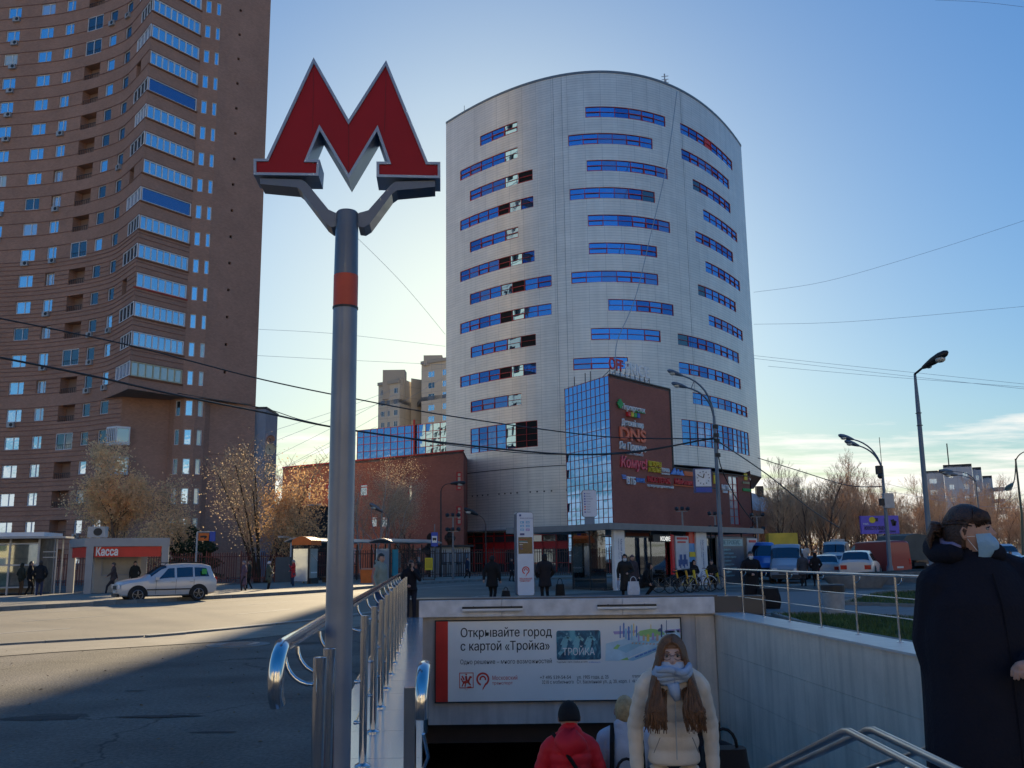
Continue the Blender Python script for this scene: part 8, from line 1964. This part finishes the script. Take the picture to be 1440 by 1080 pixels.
# girl in the cream jacket coming up the stairs
Y=5.6; x_=PY(948,1000,Y).x; zt_=PY(942,893,Y).z
jack=(.66,.575,.47); hairg=(.17,.078,.032)
t,HM,hm,cm=person('girl with long brown hair, glasses and a pale mask in a cream quilted jacket',(x_,Y+.08,zt_-1.645),rad(-3),1.70,jack,.93,(.035,.045,.09),hair=hairg,arms=('down','down'),bulk=.98,vox=.0075,quilt=.11,sw=.93,mask=None,hdrop=.045,lean=rad(9),tilt=rad(-4),turn=rad(-4),sk=skin2,stride=.35,group='people on the stairs',flare=1.02)
LMg=Matrix.Translation((0,0,.9))@Matrix.Rotation(rad(9),4,'X')@Matrix.Translation((0,0,-.9))
# mask and scarf
m=MB(); m.M=HM; rws=[]
for i in range(11):
    z=-.125+.105*i/10; row=[]
    for j in range(17):
        a=(-1+2*j/16)*rad(76); zz_=max(0,-z-.05); row.append((.079*(1-.5*zz_/.075*.5)*math.sin(a),-(.094+.020*math.sin(math.pi*min(1,i/9))*math.cos(a))*math.cos(a)*(1-.25*(zz_/.075)**2)-.004+(.0015 if i%2 else 0),z))
    rws.append(row)
m.loft(rws,cap=False,closed=False); m.build('face_mask',mat('mask_pale',(.42,.50,.62),.75,0,.08,8,.4,70),t,smooth='all')
m=MB(); m.M=LMg; R_=random.Random(9)
for q in range(4): m.tube([((.105-.006*q)*math.sin(a),.0-(.105-.008*q)*math.cos(a)-.022*q-.01,1.425+.022*q+.010*math.sin(3*a+q)) for a in [k*math.pi/14 for k in range(29)]],.021,8,cap=False)
m.tube([(-.01,-.135,1.42),(.0,-.145,1.37),(.01,-.146,1.33)],[.035,.030,.018],8)
m.build('scarf',cloth('scarf_blue',(.33,.42,.55)),t,smooth='all')
m=MB(); m.M=HM
for sd in (1,-1):
    m.tube([(sd*.032+.024*math.cos(a),-.104+.006*abs(math.cos(a)),.008+.018*math.sin(a)) for a in [k*math.pi/9 for k in range(19)]],.0016,5,cap=False); m.tube([(sd*.056,-.097,.012),(sd*.078,-.02,.012),(sd*.080,.01,.006)],.0016,5)
m.tube([(-.009,-.106,.012),(0,-.110,.014),(.009,-.106,.012)],.0016,5); m.build('glasses',mat('glasses_frame',(.05,.02,.02),.3),t,smooth='all')
# long loose hair: many thin locks
m=MB(); m2=[]; R_=random.Random(12)
for q in range(520):
    a=rad(R_.uniform(44,316)); a_=a
    x0=.080*math.sin(a_); y0=-.098*math.cos(a_)+.004; z0_=R_.uniform(.03,.10); kk_=math.sqrt(max(.05,1-(z0_/.125)**2)); 
    sx_=1 if x0>0 else -1; ln=R_.uniform(.30,.46)+(.03 if sx_>0 else .06)
    fr_=max(0,math.cos(a_)); 
    xe=sx_*(.045+.110*R_.random()**.9); ye=-.125-.03*R_.random() if fr_>0 or R_.random()<.55 else .12; ln=R_.uniform(.03,.15); wv=R_.uniform(-.010,.010)
    P=[(x0*kk_*.95,y0*kk_*.95,z0_),(x0*1.10,y0*1.05,.0),(x0*1.22+sx_*.016,y0*.9+.004,-.09),(sx_*.5*(abs(x0)*1.2+abs(xe))+sx_*.01,(y0*.7+ye)*.5,-.17),(xe+wv,ye,-.27),(xe-wv*1.5+sx_*.008,ye-.01,-.25-ln)]
    PP=[HM@Vector(p) for p in P]; Q_=[]
    for i in range(5):
        a1,b1,c1,d1_=PP[max(i-1,0)],PP[i],PP[i+1],PP[min(i+2,5)]
        for k in range(3): tt=k/3; Q_.append(.5*((2*b1)+(c1-a1)*tt+(2*a1-5*b1+4*c1-d1_)*tt*tt+(3*b1-a1-3*c1+d1_)*tt**3))
    Q_.append(PP[-1]); n_=len(Q_); m.tube(Q_,[.0052*(1-.7*(i/n_)**3) for i in range(n_)],4)
m.build('long_hair',hm,t,smooth='all')
# centre parting swept over the crown
m=MB(); m.M=HM
for q in range(70):
    sd=1 if q%2 else -1; y0=-.085+.17*((q//2)/34); P=[]
    for i in range(9):
        f=i/8; a=f*rad(100); P.append((sd*.083*math.sin(a)*math.sqrt(max(.1,1-(y0/.112)**2)),y0+.012*f,.126*math.cos(a)*math.sqrt(max(.1,1-(y0/.115)**2))+.002))
    m.tube(P,[.008]*9,5)
m.build('crown_hair',hm,t,smooth='all')
m=MB(); m.M=LMg; m.tube([(0,-.128,1.38),(0,-.135,1.3),(0,-.142,1.15),(0,-.15,1.0)],.004,6); m.build('zip',ltgrey,t)
m=MB(); m.M=LMg
for sd in (1,-1): m.bar((sd*.09,-.142,1.12),(sd*.125,-.125,1.03),.006,.004)
m.build('pocket_seam',cloth('seam',(.3,.27,.24)),t)
# dark figure walking down beyond the girl: only a shoulder shows
Y=7.0; x_=PY(985,1050,Y).x
t,*_=person('dark clad person mostly hidden behind the girl in the cream jacket',(x_,Y,PY(982,985,Y).z-1.70),rad(172),1.66,(.012,.012,.016),.8,blk,hair=(.02,.015,.012),arms=('pocket','pocket'),bulk=1.22,vox=.014,group='people on the stairs')
satchel('backpack','black backpack on the shoulder right of the girl in cream','backpack',(x_+.12,Y-.22,t.location.z+.98),(.36,.2,.44),(.010,.010,.012))
# woman in the long dark coat
Y=4.2; x_=PY(1375,760,Y).x; K=1.89/1.7
navy=(.008,.009,.018)
t,HM,hm,cm=person('nearest woman, with a ponytail, blue mask and long navy hooded coat',(x_-.01,Y,0),rad(0),1.89,navy,.38,blk,hair=(.045,.022,.014),arms=('cuff','hang'),bulk=1.3,vox=.0085,turn=rad(60),hsc=.86,sw=.84,hx=-.035,crings=[(0,0,.38,.275,.20),(0,0,.70,.260,.185),(0,0,1.0,.252,.175),(0,0,1.15,.254,.170),(0,0,1.28,.236,.155),(-.01,.005,1.37,.190,.13),(-.02,.01,1.44,.125,.10),(-.03,.01,1.485,.075,.07)],hdrop=.02,tilt=rad(-3),mask=maskm,sk=skin,flare=1.22,group='people by the stairs')
R_=random.Random(4); m=MB(); m.M=HM
for q in range(260):   # hair combed back to the tie
    a=rad(R_.uniform(-150,150)); ph=rad(R_.uniform(8,78)); p0=Vector((.083*math.sin(a)*math.sin(ph),-.104*math.cos(a)*math.sin(ph),.128*math.cos(ph))); 
    if p0.y<-.06 and p0.z<.035: continue
    p2=Vector((0,.112,.02)); mid=(p0+p2)/2; mid=mid.normalized()*(.118 if mid.z>.02 else .100); mid.x*=.85
    m.tube([p0,p0.lerp(mid,.5).normalized()*max(p0.length,.1)*1.02,mid,mid.lerp(p2,.6)*1.02,p2],[.0028,.0036,.0036,.0034,.003],4)
m.build('combed_hair',hm,t,smooth='all')
m=MB(); m.M=HM
for q in range(60):   # fringe swept to the side
    a=rad(-70+120*q/59); z1_=.036-.018*abs((q-28)/30)**1.5+R_.uniform(-.004,.004); P=[(.050*math.sin(a*.6),-.040,.114),(.076*math.sin(a*.9),-.092*math.cos(a*.9),.084),(.079*math.sin(a),-.099*math.cos(a),.058),(.079*math.sin(a+.10),-.100*math.cos(a+.10),z1_)]; m.tube(P,[.0035,.004,.0035,.0015],4)
m.build('fringe',hm,t,smooth='all')
m=MB(); m.M=HM
for q in range(46):
    a=R_.uniform(0,6.28); r=R_.uniform(0,.030); b_=Vector((r*math.cos(a),.112,.02+r*math.sin(a))); l=R_.uniform(.03,.075); P=[b_,b_+Vector((r*.6*math.cos(a),.035,.008)),b_+Vector((r*.9*math.cos(a),.055,-.035)),b_+Vector((r*.4*math.cos(a)+R_.uniform(-.012,.012),.050,-.05-l*.75))]; m.tube(P,[.008,.012,.012,.003],5)
m.build('ponytail',hm,t,smooth='all')
# bare hand coming out of the cuff, fingers loosely curled
F=Fig(.0028); F.hand((.030,-.243,1.074),(-.85,-.50,-.10),skin,1,.66,.75,(0,.25,-1)); F.limb([(.060,-.228,1.077),(.030,-.243,1.074)],[.021,.020],skin); link('hand',F.mesh('hand'),t)
m=MB(); m.tube([(.060,-.230,1.077),(.024,-.249,1.073)],[.046,.036],18); m.build('cuff',cm,t,smooth=60)
# hood lying on the shoulders, lilac lining showing
m=MB()
rs=[]
for i in range(15):
    a=rad(-150+300*i/14)-math.pi/2+math.pi; c_=Vector((.105*math.cos(a)*1.05,.02+.105*math.sin(a),1.475+.045*max(0,math.sin(a)))); 
    rs.append(c_+Vector((-.035,0,0)))
m.tube(rs,[.02]+[.040+.022*max(0,math.sin(rad(-150+300*i/14)-math.pi/2+math.pi)) for i in range(1,14)]+[.02],12); m.build('hood',cm,t,smooth='all')
lil=cloth('lining_lilac',(.20,.20,.36)); m=MB()
rs=[]
for i in range(15):
    a=rad(-145+290*i/14)-math.pi/2+math.pi; rs.append(((.078)*math.cos(a)-.04,.008+.080*math.sin(a),1.505+.045*max(0,math.sin(a))))
m.tube(rs,[.006]+[.020]*13+[.006],8); m.build('hood_lining',lil,t,smooth='all')
m=MB(); m.tube([(-.01,-.128,1.40),(.0,-.158,1.28),(.0,-.174,1.12),(0,-.179,1.0),(0,-.19,.7)],.004,6); m.build('coat_front_seam',cloth('seam_dark',(.006,.006,.012)),t)
